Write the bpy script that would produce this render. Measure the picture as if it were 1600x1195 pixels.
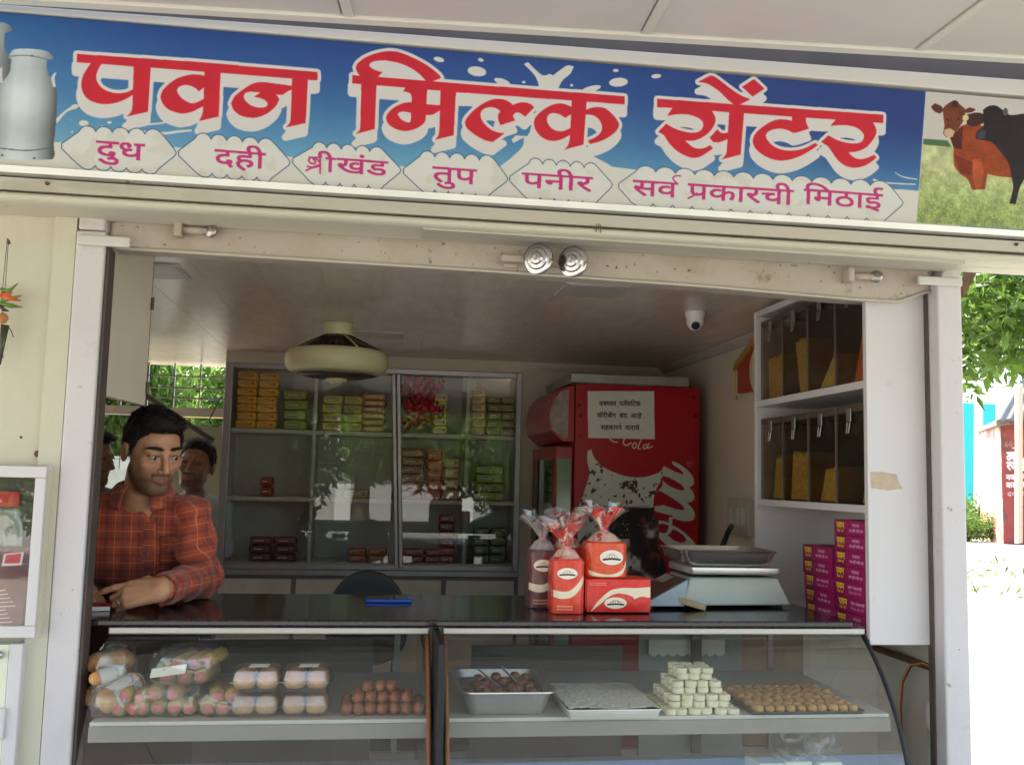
import bpy, math, random
import numpy as np
from mathutils import Vector, Matrix
for _o in list(bpy.data.objects): bpy.data.objects.remove(_o)
SC = bpy.context.scene
COL = SC.collection
rnd = random.Random(7)

# ------------------------------------------------------------------ camera
FPX = 1500.0
YAW, PITCH, ROLL = math.radians(8.05), math.radians(5.73), math.radians(1.36)
CAM = np.array([0.0, -2.45, 1.5])
_f = np.array([math.sin(YAW)*math.cos(PITCH), math.cos(YAW)*math.cos(PITCH), math.sin(PITCH)])
_r0 = np.array([math.cos(YAW), -math.sin(YAW), 0.0]); _u0 = np.cross(_r0, _f)
_r = _r0*math.cos(ROLL) + _u0*math.sin(ROLL); _u = -_r0*math.sin(ROLL) + _u0*math.cos(ROLL)
cam_data = bpy.data.cameras.new('camera'); cam = bpy.data.objects.new('camera', cam_data); COL.objects.link(cam)
M4 = Matrix.Identity(4)
for i in range(3):
    M4[i][0], M4[i][1], M4[i][2], M4[i][3] = _r[i], _u[i], -_f[i], CAM[i]
cam.matrix_world = M4
cam_data.sensor_fit = 'HORIZONTAL'; cam_data.sensor_width = 36.0; cam_data.lens = FPX/1600*36.0
cam_data.clip_start = 0.05; cam_data.clip_end = 600
SC.camera = cam
# ------------------------------------------------------------------ daylight
SUN_EL, SUN_AZ = math.radians(58), math.radians(-38)      # azimuth from +Y towards +X: the sun stands behind the shop, to the left
W = bpy.data.worlds.new('World'); SC.world = W; W.use_nodes = True
nt = W.node_tree; bg = nt.nodes['Background']
sky = nt.nodes.new('ShaderNodeTexSky'); sky.sky_type = 'NISHITA'; sky.sun_disc = False
sky.sun_elevation = SUN_EL; sky.sun_rotation = SUN_AZ; sky.dust_density = 2.2; sky.air_density = 1.2
nt.links.new(sky.outputs[0], bg.inputs[0]); bg.inputs[1].default_value = 0.15
sd = bpy.data.lights.new('sun', 'SUN'); sun = bpy.data.objects.new('sun', sd); COL.objects.link(sun)
sd.energy = 4.2; sd.angle = math.radians(0.5); sd.color = (1, .95, .87)
_sv = Vector((math.sin(SUN_AZ)*math.cos(SUN_EL), math.cos(SUN_AZ)*math.cos(SUN_EL), math.sin(SUN_EL)))
sun.rotation_euler = _sv.to_track_quat('Z', 'Y').to_euler()
sun.location = (-4, 3, 9)
SC.view_settings.view_transform = 'Standard'; SC.view_settings.look = 'None'
SC.view_settings.exposure = 2.3; SC.view_settings.gamma = 1.0; SC.view_settings.use_curve_mapping = False
SC.render.engine = 'CYCLES'
cy = SC.cycles
cy.use_denoising = True; cy.max_bounces = 10; cy.diffuse_bounces = 6; cy.glossy_bounces = 4
cy.transmission_bounces = 6; cy.transparent_max_bounces = 16; cy.caustics_reflective = False; cy.caustics_refractive = False
cy.sample_clamp_indirect = 6.0

# ------------------------------------------------------------------ rays of the photograph, used to measure where things stand
def ray(x, y):
    return _r*((x-800)/FPX) - _u*((y-597.5)/FPX) + _f
def PY(x, y, Y): d = ray(x, y); return CAM + d*((Y-CAM[1])/d[1])
def PX(x, y, X): d = ray(x, y); return CAM + d*((X-CAM[0])/d[0])
def PZ(x, y, Z): d = ray(x, y); return CAM + d*((Z-CAM[2])/d[2])

# ------------------------------------------------------------------ colours and materials
def lin(c): c = c/255.0; return c/12.92 if c <= .04045 else ((c+.055)/1.055)**2.4
def rgb(r, g, b): return (lin(r), lin(g), lin(b), 1)
MATS = {}
def mat(name, col, rough=.5, metal=0.0, var=.08, scale=9.0, bump=0.0, bscale=None, dirt=None, spec=.5, coat=0.0, sheen=0.0, stretch=None, emit=None, trans=0.0):
    """principled material: base colour varied by noise, fine relief, patches of dirt or wear (colour, scale, threshold)"""
    if name in MATS: return MATS[name]
    m = bpy.data.materials.new(name); m.use_nodes = True; MATS[name] = m
    t = m.node_tree; b = t.nodes['Principled BSDF']; L = t.links.new
    if len(col) == 3: col = (*col, 1)
    b.inputs['Base Color'].default_value = col
    b.inputs['Roughness'].default_value = rough; b.inputs['Metallic'].default_value = metal
    b.inputs['Specular IOR Level'].default_value = spec; b.inputs['Coat Weight'].default_value = coat
    if trans: b.inputs['Transmission Weight'].default_value = trans
    geo = t.nodes.new('ShaderNodeNewGeometry'); pos = geo.outputs['Position']
    if stretch:
        mp = t.nodes.new('ShaderNodeMapping'); mp.inputs['Scale'].default_value = stretch; L(pos, mp.inputs['Vector']); pos = mp.outputs[0]
    if var:
        n = t.nodes.new('ShaderNodeTexNoise'); n.inputs['Scale'].default_value = scale; n.inputs['Detail'].default_value = 5; L(pos, n.inputs['Vector'])
        r = t.nodes.new('ShaderNodeValToRGB'); L(n.outputs['Fac'], r.inputs[0])
        r.color_ramp.elements[0].position = .3; r.color_ramp.elements[1].position = .7
        r.color_ramp.elements[0].color = (*[max(0, c*(1-var)) for c in col[:3]], 1)
        r.color_ramp.elements[1].color = (*[min(1, c*(1+var)) for c in col[:3]], 1)
        out = r.outputs[0]
    else:
        rr = t.nodes.new('ShaderNodeRGB'); rr.outputs[0].default_value = col; out = rr.outputs[0]
    if dirt:
        for (dc, ds, dth, dw) in dirt:
            n2 = t.nodes.new('ShaderNodeTexNoise'); n2.inputs['Scale'].default_value = ds; n2.inputs['Detail'].default_value = 7; n2.inputs['Roughness'].default_value = .65; L(pos, n2.inputs['Vector'])
            r2 = t.nodes.new('ShaderNodeValToRGB'); L(n2.outputs['Fac'], r2.inputs[0])
            r2.color_ramp.elements[0].position = dth; r2.color_ramp.elements[0].color = (0, 0, 0, 1)
            r2.color_ramp.elements[1].position = min(1, dth+dw); r2.color_ramp.elements[1].color = (1, 1, 1, 1)
            mx = t.nodes.new('ShaderNodeMix'); mx.data_type = 'RGBA'
            L(r2.outputs[0], mx.inputs['Factor']); L(out, mx.inputs[6]); mx.inputs[7].default_value = (*dc[:3], 1); out = mx.outputs[2]
    L(out, b.inputs['Base Color'])
    if bump:
        n3 = t.nodes.new('ShaderNodeTexNoise'); n3.inputs['Scale'].default_value = bscale or scale*6; n3.inputs['Detail'].default_value = 4; L(pos, n3.inputs['Vector'])
        bp = t.nodes.new('ShaderNodeBump'); bp.inputs['Strength'].default_value = bump; bp.inputs['Distance'].default_value = .01
        L(n3.outputs['Fac'], bp.inputs['Height']); L(bp.outputs[0], b.inputs['Normal'])
    if emit:
        b.inputs['Emission Color'].default_value = (*emit[0][:3], 1); b.inputs['Emission Strength'].default_value = emit[1]
    return m
def glassmat(name, tint=(.93, .97, .95), rough=0.0, haze=0.0, hazecol=(.8, .85, .85), boost=2.0):
    """a thin pane: see-through with a mirror-like reflection that grows at grazing angles, and a film of dust"""
    if name in MATS: return MATS[name]
    m = bpy.data.materials.new(name); m.use_nodes = True; MATS[name] = m
    t = m.node_tree; t.nodes.clear(); L = t.links.new
    o = t.nodes.new('ShaderNodeOutputMaterial'); tr = t.nodes.new('ShaderNodeBsdfTransparent'); tr.inputs[0].default_value = (*tint, 1)
    gl = t.nodes.new('ShaderNodeBsdfGlossy'); gl.inputs['Roughness'].default_value = rough
    lw = t.nodes.new('ShaderNodeLayerWeight'); lw.inputs[0].default_value = .5            # facing: the same from both sides of the pane
    pw = t.nodes.new('ShaderNodeMath'); pw.operation = 'POWER'; pw.inputs[1].default_value = 5; L(lw.outputs['Facing'], pw.inputs[0])
    mu = t.nodes.new('ShaderNodeMath'); mu.operation = 'MULTIPLY_ADD'; mu.use_clamp = True; mu.inputs[1].default_value = .9; mu.inputs[2].default_value = .042*boost; L(pw.outputs[0], mu.inputs[0])
    mx = t.nodes.new('ShaderNodeMixShader'); L(mu.outputs[0], mx.inputs[0])
    if haze:
        df = t.nodes.new('ShaderNodeBsdfDiffuse'); df.inputs[0].default_value = (*hazecol, 1)
        n = t.nodes.new('ShaderNodeTexNoise'); n.inputs['Scale'].default_value = 6; n.inputs['Detail'].default_value = 6
        geo = t.nodes.new('ShaderNodeNewGeometry'); L(geo.outputs['Position'], n.inputs['Vector'])
        m2 = t.nodes.new('ShaderNodeMath'); m2.operation = 'MULTIPLY'; L(n.outputs['Fac'], m2.inputs[0]); m2.inputs[1].default_value = haze*2
        mh = t.nodes.new('ShaderNodeMixShader'); L(m2.outputs[0], mh.inputs[0]); L(tr.outputs[0], mh.inputs[1]); L(df.outputs[0], mh.inputs[2]); L(mh.outputs[0], mx.inputs[1])
    else: L(tr.outputs[0], mx.inputs[1])
    L(gl.outputs[0], mx.inputs[2]); L(mx.outputs[0], o.inputs[0])
    return m
def imgmat(name, img, rough=.4, bump=0.0, bscale=60, spec=.5, coat=0.0):
    m = bpy.data.materials.new(name); m.use_nodes = True; MATS[name] = m
    t = m.node_tree; b = t.nodes['Principled BSDF']; L = t.links.new
    i = t.nodes.new('ShaderNodeTexImage'); i.image = img; i.extension = 'EXTEND'
    L(i.outputs[0], b.inputs['Base Color']); b.inputs['Roughness'].default_value = rough
    b.inputs['Specular IOR Level'].default_value = spec; b.inputs['Coat Weight'].default_value = coat
    if bump:
        n3 = t.nodes.new('ShaderNodeTexNoise'); n3.inputs['Scale'].default_value = bscale
        geo = t.nodes.new('ShaderNodeNewGeometry'); L(geo.outputs['Position'], n3.inputs['Vector'])
        bp = t.nodes.new('ShaderNodeBump'); bp.inputs['Strength'].default_value = bump; bp.inputs['Distance'].default_value = .01
        L(n3.outputs['Fac'], bp.inputs['Height']); L(bp.outputs[0], b.inputs['Normal'])
    return m

# ------------------------------------------------------------------ mesh builder
def basis(axis):
    a = Vector(axis).normalized(); h = Vector((0, 0, 1)) if abs(a.z) < .95 else Vector((1, 0, 0))
    u = h.cross(a).normalized(); return u, a.cross(u), a
class MB:
    def __init__(s): s.v = []; s.f = []; s.mi = []; s.uv = {}
    def add(s, vs, fs, mi=0, uvs=None):
        n = len(s.v); s.v += [tuple(map(float, q)) for q in vs]
        for k, f in enumerate(fs):
            s.f.append(tuple(n+i for i in f)); s.mi.append(mi)
            if uvs is not None and uvs[k] is not None: s.uv[len(s.f)-1] = uvs[k]
        return s
    def quad(s, a, b, c, d, mi=0, uv=((0, 0), (1, 0), (1, 1), (0, 1))): return s.add([a, b, c, d], [(0, 1, 2, 3)], mi, [uv])
    def box(s, x0, x1, y0, y1, z0, z1, mi=0, front=None):
        """front: material index of the face looking towards -Y, mapped 0..1"""
        vs = [(x0, y0, z0), (x1, y0, z0), (x1, y1, z0), (x0, y1, z0), (x0, y0, z1), (x1, y0, z1), (x1, y1, z1), (x0, y1, z1)]
        fs = [(0, 3, 2, 1), (4, 5, 6, 7), (1, 2, 6, 5), (2, 3, 7, 6), (3, 0, 4, 7)]
        s.add(vs, fs, mi); n = len(s.v)-8
        s.f.append((n, n+1, n+5, n+4)); s.mi.append(mi if front is None else front); s.uv[len(s.f)-1] = ((0, 0), (1, 0), (1, 1), (0, 1))
        return s
    def obox(s, c, half, rot=None, mi=0, taper=1.0):
        R = rot or Matrix.Identity(3); c = Vector(c); vs = []
        for z in (-1, 1):
            k = taper if z > 0 else 1
            for x, y in ((-1, -1), (1, -1), (1, 1), (-1, 1)): vs.append(c + R @ Vector((x*half[0]*k, y*half[1]*k, z*half[2])))
        return s.add(vs, [(0, 3, 2, 1), (4, 5, 6, 7), (0, 1, 5, 4), (1, 2, 6, 5), (2, 3, 7, 6), (3, 0, 4, 7)], mi, [None, None, ((0, 0), (1, 0), (1, 1), (0, 1)), None, None, None])
    def tube(s, pts, r, n=8, mi=0, closed=False, caps=True):
        pts = [Vector(p) for p in pts]; m = len(pts); rs = r if isinstance(r, (list, tuple)) else [r]*m; vs = []; fs = []
        prev = None
        for i, p in enumerate(pts):
            a = pts[(i+1) % m] if (closed or i < m-1) else pts[i]; b = pts[i-1] if (closed or i > 0) else pts[i]
            d = (a-b).normalized() if (a-b).length > 1e-9 else Vector((0, 0, 1))
            if prev is None: u, w, _ = basis(d)
            else:
                u = (prev - d*prev.dot(d)); u = u.normalized() if u.length > 1e-6 else basis(d)[0]; w = d.cross(u)
            prev = u
            for k in range(n):
                t = 2*math.pi*k/n; vs.append(p + (u*math.cos(t)+w*math.sin(t))*rs[i])
        for i in range(m if closed else m-1):
            j = (i+1) % m
            for k in range(n): fs.append((i*n+k, i*n+(k+1) % n, j*n+(k+1) % n, j*n+k))
        if caps and not closed: fs += [tuple(reversed(range(n))), tuple(range((m-1)*n, m*n))]
        return s.add(vs, fs, mi)
    def lathe(s, prof, c=(0, 0, 0), axis=(0, 0, 1), n=24, mi=0, sx=1.0, sy=1.0, mis=None):
        u, w, a = basis(axis); c = Vector(c)
        if abs(Vector(axis).normalized().z) > .999: u, w = Vector((1, 0, 0)), Vector((0, 1, 0)) if axis[2] > 0 else Vector((0, -1, 0))
        vs = []; fs = []
        for (r, h) in prof:
            for k in range(n):
                t = 2*math.pi*k/n; vs.append(c + u*(math.cos(t)*r*sx) + w*(math.sin(t)*r*sy) + a*h)
        base = len(s.f)
        for i in range(len(prof)-1):
            for k in range(n): fs.append((i*n+k, i*n+(k+1) % n, (i+1)*n+(k+1) % n, (i+1)*n+k))
        if prof[0][0] > 1e-6: fs.append(tuple(reversed(range(n))))
        if prof[-1][0] > 1e-6: fs.append(tuple(range((len(prof)-1)*n, len(prof)*n)))
        s.add(vs, fs, mi)
        if mis:
            for i in range(len(prof)-1):
                for k in range(n): s.mi[base+i*n+k] = mis[i]
        return s
    def prism(s, poly, off, mi=0, front=None, uvs=None):
        """poly: 3-D outline (front), off: vector to its back"""
        n = len(poly); off = Vector(off); vs = [Vector(p) for p in poly]+[Vector(p)+off for p in poly]
        s.add(vs, [tuple(range(n))], mi if front is None else front, [uvs])
        b = len(s.v)-2*n
        s.f.append(tuple(b+n+i for i in reversed(range(n)))); s.mi.append(mi)
        for i in range(n):
            j = (i+1) % n; s.f.append((b+j, b+i, b+n+i, b+n+j)); s.mi.append(mi)
        return s
    def grid(s, fn, nu, nv, mi=0, cu=False, cv=False, uv=True):
        vs = [fn(i/(nu if cu else nu-1), j/(nv if cv else nv-1)) for i in range(nu) for j in range(nv)]; fs = []; us = []
        for i in range(nu if cu else nu-1):
            for j in range(nv if cv else nv-1):
                i2, j2 = (i+1) % nu, (j+1) % nv
                fs.append((i*nv+j, i2*nv+j, i2*nv+j2, i*nv+j2))
                a, b, c, d = i/(nu-1), (i+1)/(nu-1), j/(nv-1), (j+1)/(nv-1); us.append(((a, c), (b, c), (b, d), (a, d)))
        return s.add(vs, fs, mi, us if uv else None)
    def build(s, name, mats, parent=None, smooth=False, bevel=0.0, seg=2, local=False, loc=None, angle=None):
        me = bpy.data.meshes.new(name)
        if not isinstance(mats, (list, tuple)): mats = [mats]
        for m in mats: me.materials.append(m)
        V = np.array(s.v, float)
        base = np.array(WL[parent.name]) if parent is not None else np.zeros(3)
        if local: org = np.array(loc if loc is not None else (0, 0, 0), float); wl = base+org
        else:
            mn, mx = V.min(0), V.max(0); org_w = np.array(loc, float) if loc is not None else np.array([(mn[0]+mx[0])/2, (mn[1]+mx[1])/2, mn[2]])
            V = V-org_w; org = org_w-base; wl = org_w
        me.from_pydata(V.tolist(), [], s.f)
        me.polygons.foreach_set('material_index', s.mi)
        if s.uv:
            ul = me.uv_layers.new(name='UVMap')
            for fi, uv in s.uv.items():
                p = me.polygons[fi]
                for k, li in enumerate(p.loop_indices): ul.data[li].uv = uv[k]
        if smooth: me.polygons.foreach_set('use_smooth', [True]*len(me.polygons))
        me.update()
        o = bpy.data.objects.new(name, me); COL.objects.link(o); o.location = org
        if parent is not None: o.parent = parent
        WL[o.name] = tuple(wl)
        if smooth and angle:
            try:
                me.set_sharp_from_angle(angle=math.radians(angle))
            except Exception: pass
        if bevel:
            b = o.modifiers.new('bevel', 'BEVEL'); b.width = bevel; b.segments = seg; b.limit_method = 'ANGLE'; b.angle_limit = math.radians(40)
        return o
WL = {}
ORD = ('first', 'second', 'third', 'fourth', 'fifth', 'sixth', 'seventh', 'eighth', 'ninth', 'tenth')
def tag(o, label=None, cat=None, group=None, kind=None):
    if label: o['label'] = label
    if cat: o['category'] = cat
    if group: o['group'] = group
    if kind: o['kind'] = kind
    return o
def thing(name, label, cat, loc, group=None):
    o = bpy.data.objects.new(name, None); COL.objects.link(o); o.location = loc; o.empty_display_size = .05
    WL[o.name] = tuple(float(c) for c in loc); return tag(o, label, cat, group)
def copy_tree(o, loc=None, label=None, group=None, rot=None, scale=None, parent=None):
    c = o.copy(); COL.objects.link(c); c.parent = parent
    if loc is not None: c.location = loc
    if rot is not None: c.rotation_euler = rot
    if scale is not None: c.scale = scale
    if label: c['label'] = label
    if group: c['group'] = group
    WL[c.name] = tuple(c.location)
    for ch in list(o.children): copy_tree(ch, parent=c)
    return c
def B(x0, x1, y0, y1, z0, z1): return MB().box(x0, x1, y0, y1, z0, z1)

# ------------------------------------------------------------------ flat print: a raster canvas for lettering and pictures
def spline(pts, per=6, ang=48):
    """closed outline through the points, smooth except at sharp corners"""
    P = np.array(pts, float); n = len(P); out = []
    corner = []
    for i in range(n):
        a, b = P[i]-P[i-1], P[(i+1) % n]-P[i]
        t = math.degrees(abs(math.atan2(a[0]*b[1]-a[1]*b[0], a@b))); corner.append(t > ang)
    for i in range(n):
        p0, p1, p2, p3 = P[i-1], P[i], P[(i+1) % n], P[(i+2) % n]
        m1 = (p2-p1) if corner[i] else (p2-p0)/2; m2 = (p2-p1) if corner[(i+1) % n] else (p3-p1)/2
        l = np.linalg.norm(p2-p1)
        for m in (m1, m2):
            k = np.linalg.norm(m)
            if k > l: m *= l/k
        for k in range(per):
            t = k/per; out.append((2*t**3-3*t**2+1)*p1+(t**3-2*t**2+t)*m1+(-2*t**3+3*t**2)*p2+(t**3-t**2)*m2)
    return np.array(out)
class Canvas:
    def __init__(s, w, h, mp=None, ss=2, bg=(1, 1, 1)):
        s.w, s.h, s.ss = w, h, ss; s.a = np.empty((h*ss, w*ss, 3), np.float32); s.a[:] = bg; s.mp = mp or (lambda x, y: (x, y))
    def T(s, pts): return np.array([s.mp(*p) for p in pts], float)*s.ss
    def blank(s): return np.zeros(s.a.shape[:2], bool)
    def mask(s, *contours, raw=False):
        m = s.blank()
        for c in contours:
            P = c if raw else s.T(c)
            x0, y0 = np.floor(P.min(0)).astype(int)-1; x1, y1 = np.ceil(P.max(0)).astype(int)+2
            x0, y0 = max(x0, 0), max(y0, 0); x1, y1 = min(x1, m.shape[1]), min(y1, m.shape[0])
            if x1 <= x0 or y1 <= y0: continue
            gx = np.arange(x0, x1)+.5; gy = (np.arange(y0, y1)+.5)
            sub = np.zeros((y1-y0, x1-x0), bool)
            for i in range(len(P)):
                (ax, ay), (bx, by) = P[i-1], P[i]
                if ay == by: continue
                lo, hi = min(ay, by), max(ay, by)
                r = np.nonzero((gy >= lo) & (gy < hi))[0]
                if len(r) == 0: continue
                xc = ax+(gy[r]-ay)/(by-ay)*(bx-ax)
                sub[r] ^= gx[None, :] > xc[:, None]
            m[y0:y1, x0:x1] ^= sub
        return m
    def poly(s, pts, col, smooth=True, **k):
        m = s.mask(spline(pts) if smooth else np.array(pts, float)); s.paint(m, col); return m
    def paint(s, m, col):
        c = np.array(col, np.float32)
        if c.ndim == 1: s.a[m] = c
        else: s.a[m] = c[m]
    def blend(s, al, col): s.a += (np.array(col, np.float32)-s.a)*al[..., None]
    def ell(s, x, y, rx, ry, col=None, rot=0):
        t = np.linspace(0, 2*math.pi, 28)[:-1]; c, q = math.cos(rot), math.sin(rot)
        P = [(x+rx*math.cos(k)*c-ry*math.sin(k)*q, y+rx*math.cos(k)*q+ry*math.sin(k)*c) for k in t]
        m = s.mask(P)
        if col is not None: s.paint(m, col)
        return m
    def stroke(s, pts, w, col=None, smooth=True, closed=False):
        """a pen line of width w (canvas units before supersampling, or a list of widths)"""
        P = s.T(pts); n = len(P)
        ws = np.array(w if isinstance(w, (list, tuple)) else [w]*n, float)*s.ss/2
        if smooth and n > 2:
            Q = []; WW = []
            for i in range(n-1 if not closed else n):
                p0, p1, p2, p3 = P[(i-1) if (i or closed) else 0], P[i], P[(i+1) % n], P[(i+2) % n if (closed or i+2 < n) else n-1]
                for k in range(8):
                    t = k/8; Q.append(.5*((2*p1)+(p2-p0)*t+(2*p0-5*p1+4*p2-p3)*t*t+(3*p1-p0-3*p2+p3)*t**3)); WW.append(ws[i]*(1-t)+ws[(i+1) % n]*t)
            if not closed: Q.append(P[-1]); WW.append(ws[-1])
            P = np.array(Q); ws = np.array(WW)
        m = s.blank(); H, Wd = m.shape
        for i in range(len(P)-(0 if closed else 1)):
            a, b = P[i], P[(i+1) % len(P)]; r = max(ws[i], ws[(i+1) % len(P)], .6)
            x0, x1 = int(max(0, min(a[0], b[0])-r-1)), int(min(Wd, max(a[0], b[0])+r+2)); y0, y1 = int(max(0, min(a[1], b[1])-r-1)), int(min(H, max(a[1], b[1])+r+2))
            if x1 <= x0 or y1 <= y0: continue
            gx, gy = np.meshgrid(np.arange(x0, x1)+.5, np.arange(y0, y1)+.5); d = b-a; L2 = max(d@d, 1e-9)
            t = np.clip(((gx-a[0])*d[0]+(gy-a[1])*d[1])/L2, 0, 1); rr = ws[i]*(1-t)+ws[(i+1) % len(P)]*t
            m[y0:y1, x0:x1] |= (gx-a[0]-t*d[0])**2+(gy-a[1]-t*d[1])**2 <= np.maximum(rr, .6)**2
        if col is not None: s.paint(m, col)
        return m
    def text(s, body, left, right, h, col=None, bold=0.0, slant=0.0):
        """glyphs fitted between the ends of their head line (left, right) with head-to-foot height h, in map coordinates"""
        m = s.blank(); V, Tr = glyphs(body)
        if len(V) == 0: return m
        x0, x1 = V[:, 0].min(), V[:, 0].max(); L = np.array(left, float); Rr = np.array(right, float)
        fx = (V[:, 0]-x0)/(x1-x0); fy = (.622-V[:, 1])/.622
        Q = L[None]+(Rr-L)[None]*fx[:, None]; Q[:, 1] += fy*h; Q[:, 0] -= slant*fy*h
        Q = s.T(Q); H, Wd = m.shape
        for a, b, c in Tr:
            A, Bq, Cq = Q[a], Q[b], Q[c]
            x0i, x1i = int(max(0, min(A[0], Bq[0], Cq[0]))), int(min(Wd, max(A[0], Bq[0], Cq[0])+2)); y0i, y1i = int(max(0, min(A[1], Bq[1], Cq[1]))), int(min(H, max(A[1], Bq[1], Cq[1])+2))
            if x1i <= x0i or y1i <= y0i: continue
            gx, gy = np.meshgrid(np.arange(x0i, x1i)+.5, np.arange(y0i, y1i)+.5)
            e = lambda p, q: (q[0]-p[0])*(gy-p[1])-(q[1]-p[1])*(gx-p[0])
            e1, e2, e3 = e(A, Bq), e(Bq, Cq), e(Cq, A)
            m[y0i:y1i, x0i:x1i] |= ((e1 >= 0) & (e2 >= 0) & (e3 >= 0)) | ((e1 <= 0) & (e2 <= 0) & (e3 <= 0))
        if bold: m = dilate(m, bold*s.ss)
        if col is not None: s.paint(m, col)
        return m
    def image(s, name):
        a = s.a.reshape(s.h, s.ss, s.w, s.ss, 3).mean((1, 3)).clip(0, 1)
        im = bpy.data.images.new(name, s.w, s.h); px = np.ones((s.h, s.w, 4), np.float32); px[..., :3] = a[::-1]
        im.pixels.foreach_set(px.ravel()); im.update(); im.pack(); return im
def shift(m, dx, dy):
    o = np.zeros_like(m); H, Wd = m.shape; dx, dy = int(round(dx)), int(round(dy))
    o[max(0, dy):H+min(0, dy), max(0, dx):Wd+min(0, dx)] = m[max(0, -dy):H-max(0, dy), max(0, -dx):Wd-max(0, dx)]; return o
def dilate(m, r):
    o = m.copy(); R = int(math.ceil(r))
    for dy in range(-R, R+1):
        w = r*r-dy*dy
        if w < 0: continue
        w = int(math.sqrt(w)); row = shift(m, 0, dy)
        # widen by doubling
        acc = row.copy(); done = 0
        while done < w:
            st = min(max(1, done), w-done) if done else 1
            acc = acc | shift(acc, st, 0) | shift(acc, -st, 0); done += st
        o |= acc
    return o
_GL = {}
def glyphs(body):
    if body not in _GL:
        c = bpy.data.curves.new('letters', 'FONT'); c.body = body; c.resolution_u = 3
        o = bpy.data.objects.new('letters', c); COL.objects.link(o); me = o.to_mesh(); me.calc_loop_triangles()
        V = np.array([v.co[:2] for v in me.vertices]) if len(me.vertices) else np.zeros((0, 2)); T = [tuple(t.vertices) for t in me.loop_triangles]
        o.to_mesh_clear(); bpy.data.objects.remove(o); bpy.data.curves.remove(c); _GL[body] = (V, T)
    return _GL[body]
def noise2(h, w, cell, seed=0, octv=4):
    g = np.random.default_rng(seed); out = np.zeros((h, w), np.float32); amp = 1; tot = 0
    for _ in range(octv):
        gh, gw = max(2, int(h/cell)+2), max(2, int(w/cell)+2); r = g.random((gh+1, gw+1), dtype=np.float32)
        y = np.linspace(0, gh-1.001, h); x = np.linspace(0, gw-1.001, w); yi, xi = y.astype(int), x.astype(int)
        fy, fx = (y-yi)[:, None], (x-xi)[None]; fy, fx = fy*fy*(3-2*fy), fx*fx*(3-2*fx)
        a = r[yi][:, xi]*(1-fx)+r[yi][:, xi+1]*fx; b = r[yi+1][:, xi]*(1-fx)+r[yi+1][:, xi+1]*fx
        out += amp*(a*(1-fy)+b*fy); tot += amp; amp *= .5; cell = max(1.2, cell/2)
    return out/tot
def c255(*c): return tuple(k/255 for k in c)

# ------------------------------------------------------------------ smooth bodies: distance fields turned into one continuous skin
def ellip(P, c, r):
    q = (P-np.array(c))/np.array(r); k0 = np.linalg.norm(q, axis=-1); k1 = np.linalg.norm(q/np.array(r), axis=-1)
    return k0*(k0-1)/np.maximum(k1, 1e-9)
def caps(P, a, b, r1, r2=None):
    a, b = np.array(a, float), np.array(b, float); r2 = r1 if r2 is None else r2; d = b-a
    t = np.clip(((P-a)@d)/max(d@d, 1e-12), 0, 1); return np.linalg.norm(P-a-t[..., None]*d, axis=-1)-(r1+(r2-r1)*t)
def smin(a, b, k): h = np.clip(.5+.5*(b-a)/k, 0, 1); return b+(a-b)*h-k*h*(1-h)
def smax(a, b, k): return -smin(-a, -b, k)
def surface(fn, lo, hi, res):
    lo, hi = np.array(lo, float), np.array(hi, float); n = np.ceil((hi-lo)/res).astype(int)+1
    ax = [lo[i]+np.arange(n[i])*res for i in range(3)]
    G = np.stack(np.meshgrid(*ax, indexing='ij'), -1); v = fn(G.reshape(-1, 3)).reshape(n)
    ins = v < 0; c = tuple(k-1 for k in n); acc = np.zeros((*c, 3)); cnt = np.zeros(c)
    offs = [(0, 0, 0), (1, 0, 0), (0, 1, 0), (1, 1, 0), (0, 0, 1), (1, 0, 1), (0, 1, 1), (1, 1, 1)]
    S = lambda A, o: A[o[0]:o[0]+c[0], o[1]:o[1]+c[1], o[2]:o[2]+c[2]]
    for i in range(8):
        for d in range(3):
            if offs[i][d]: continue
            j = list(offs[i]); j[d] = 1; j = tuple(j); va, vb = S(v, offs[i]), S(v, j); cr = S(ins, offs[i]) != S(ins, j)
            t = np.where(cr, va/np.where(np.abs(va-vb) < 1e-12, 1, va-vb), 0)
            for k in range(3): acc[..., k] += np.where(cr, offs[i][k]+(t if k == d else 0), 0)
            cnt += cr
    act = cnt > 0; idx = -np.ones(c, int); idx[act] = np.arange(act.sum())
    ijk = np.argwhere(act); V = lo+(ijk+acc[act]/cnt[act][:, None])*res; F = []
    for d in range(3):
        a, b = [(1, 2), (2, 0), (0, 1)][d]
        sl0 = [slice(None)]*3; sl1 = [slice(None)]*3; sl0[d] = slice(0, -1); sl1[d] = slice(1, None)
        cr = ins[tuple(sl0)] != ins[tuple(sl1)]; e = np.argwhere(cr)
        ok = (e[:, a] > 0) & (e[:, b] > 0) & (e[:, a] < n[a]-1) & (e[:, b] < n[b]-1); e = e[ok]
        fl = ins[tuple(sl0)][tuple(e.T)]
        q = []
        for (da, db) in ((-1, -1), (0, -1), (0, 0), (-1, 0)):
            k = e.copy(); k[:, a] += da; k[:, b] += db; q.append(idx[tuple(k.T)])
        q = np.stack(q, 1); q[~fl] = q[~fl][:, ::-1]; F.append(q)
    return V, np.concatenate(F)
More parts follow.
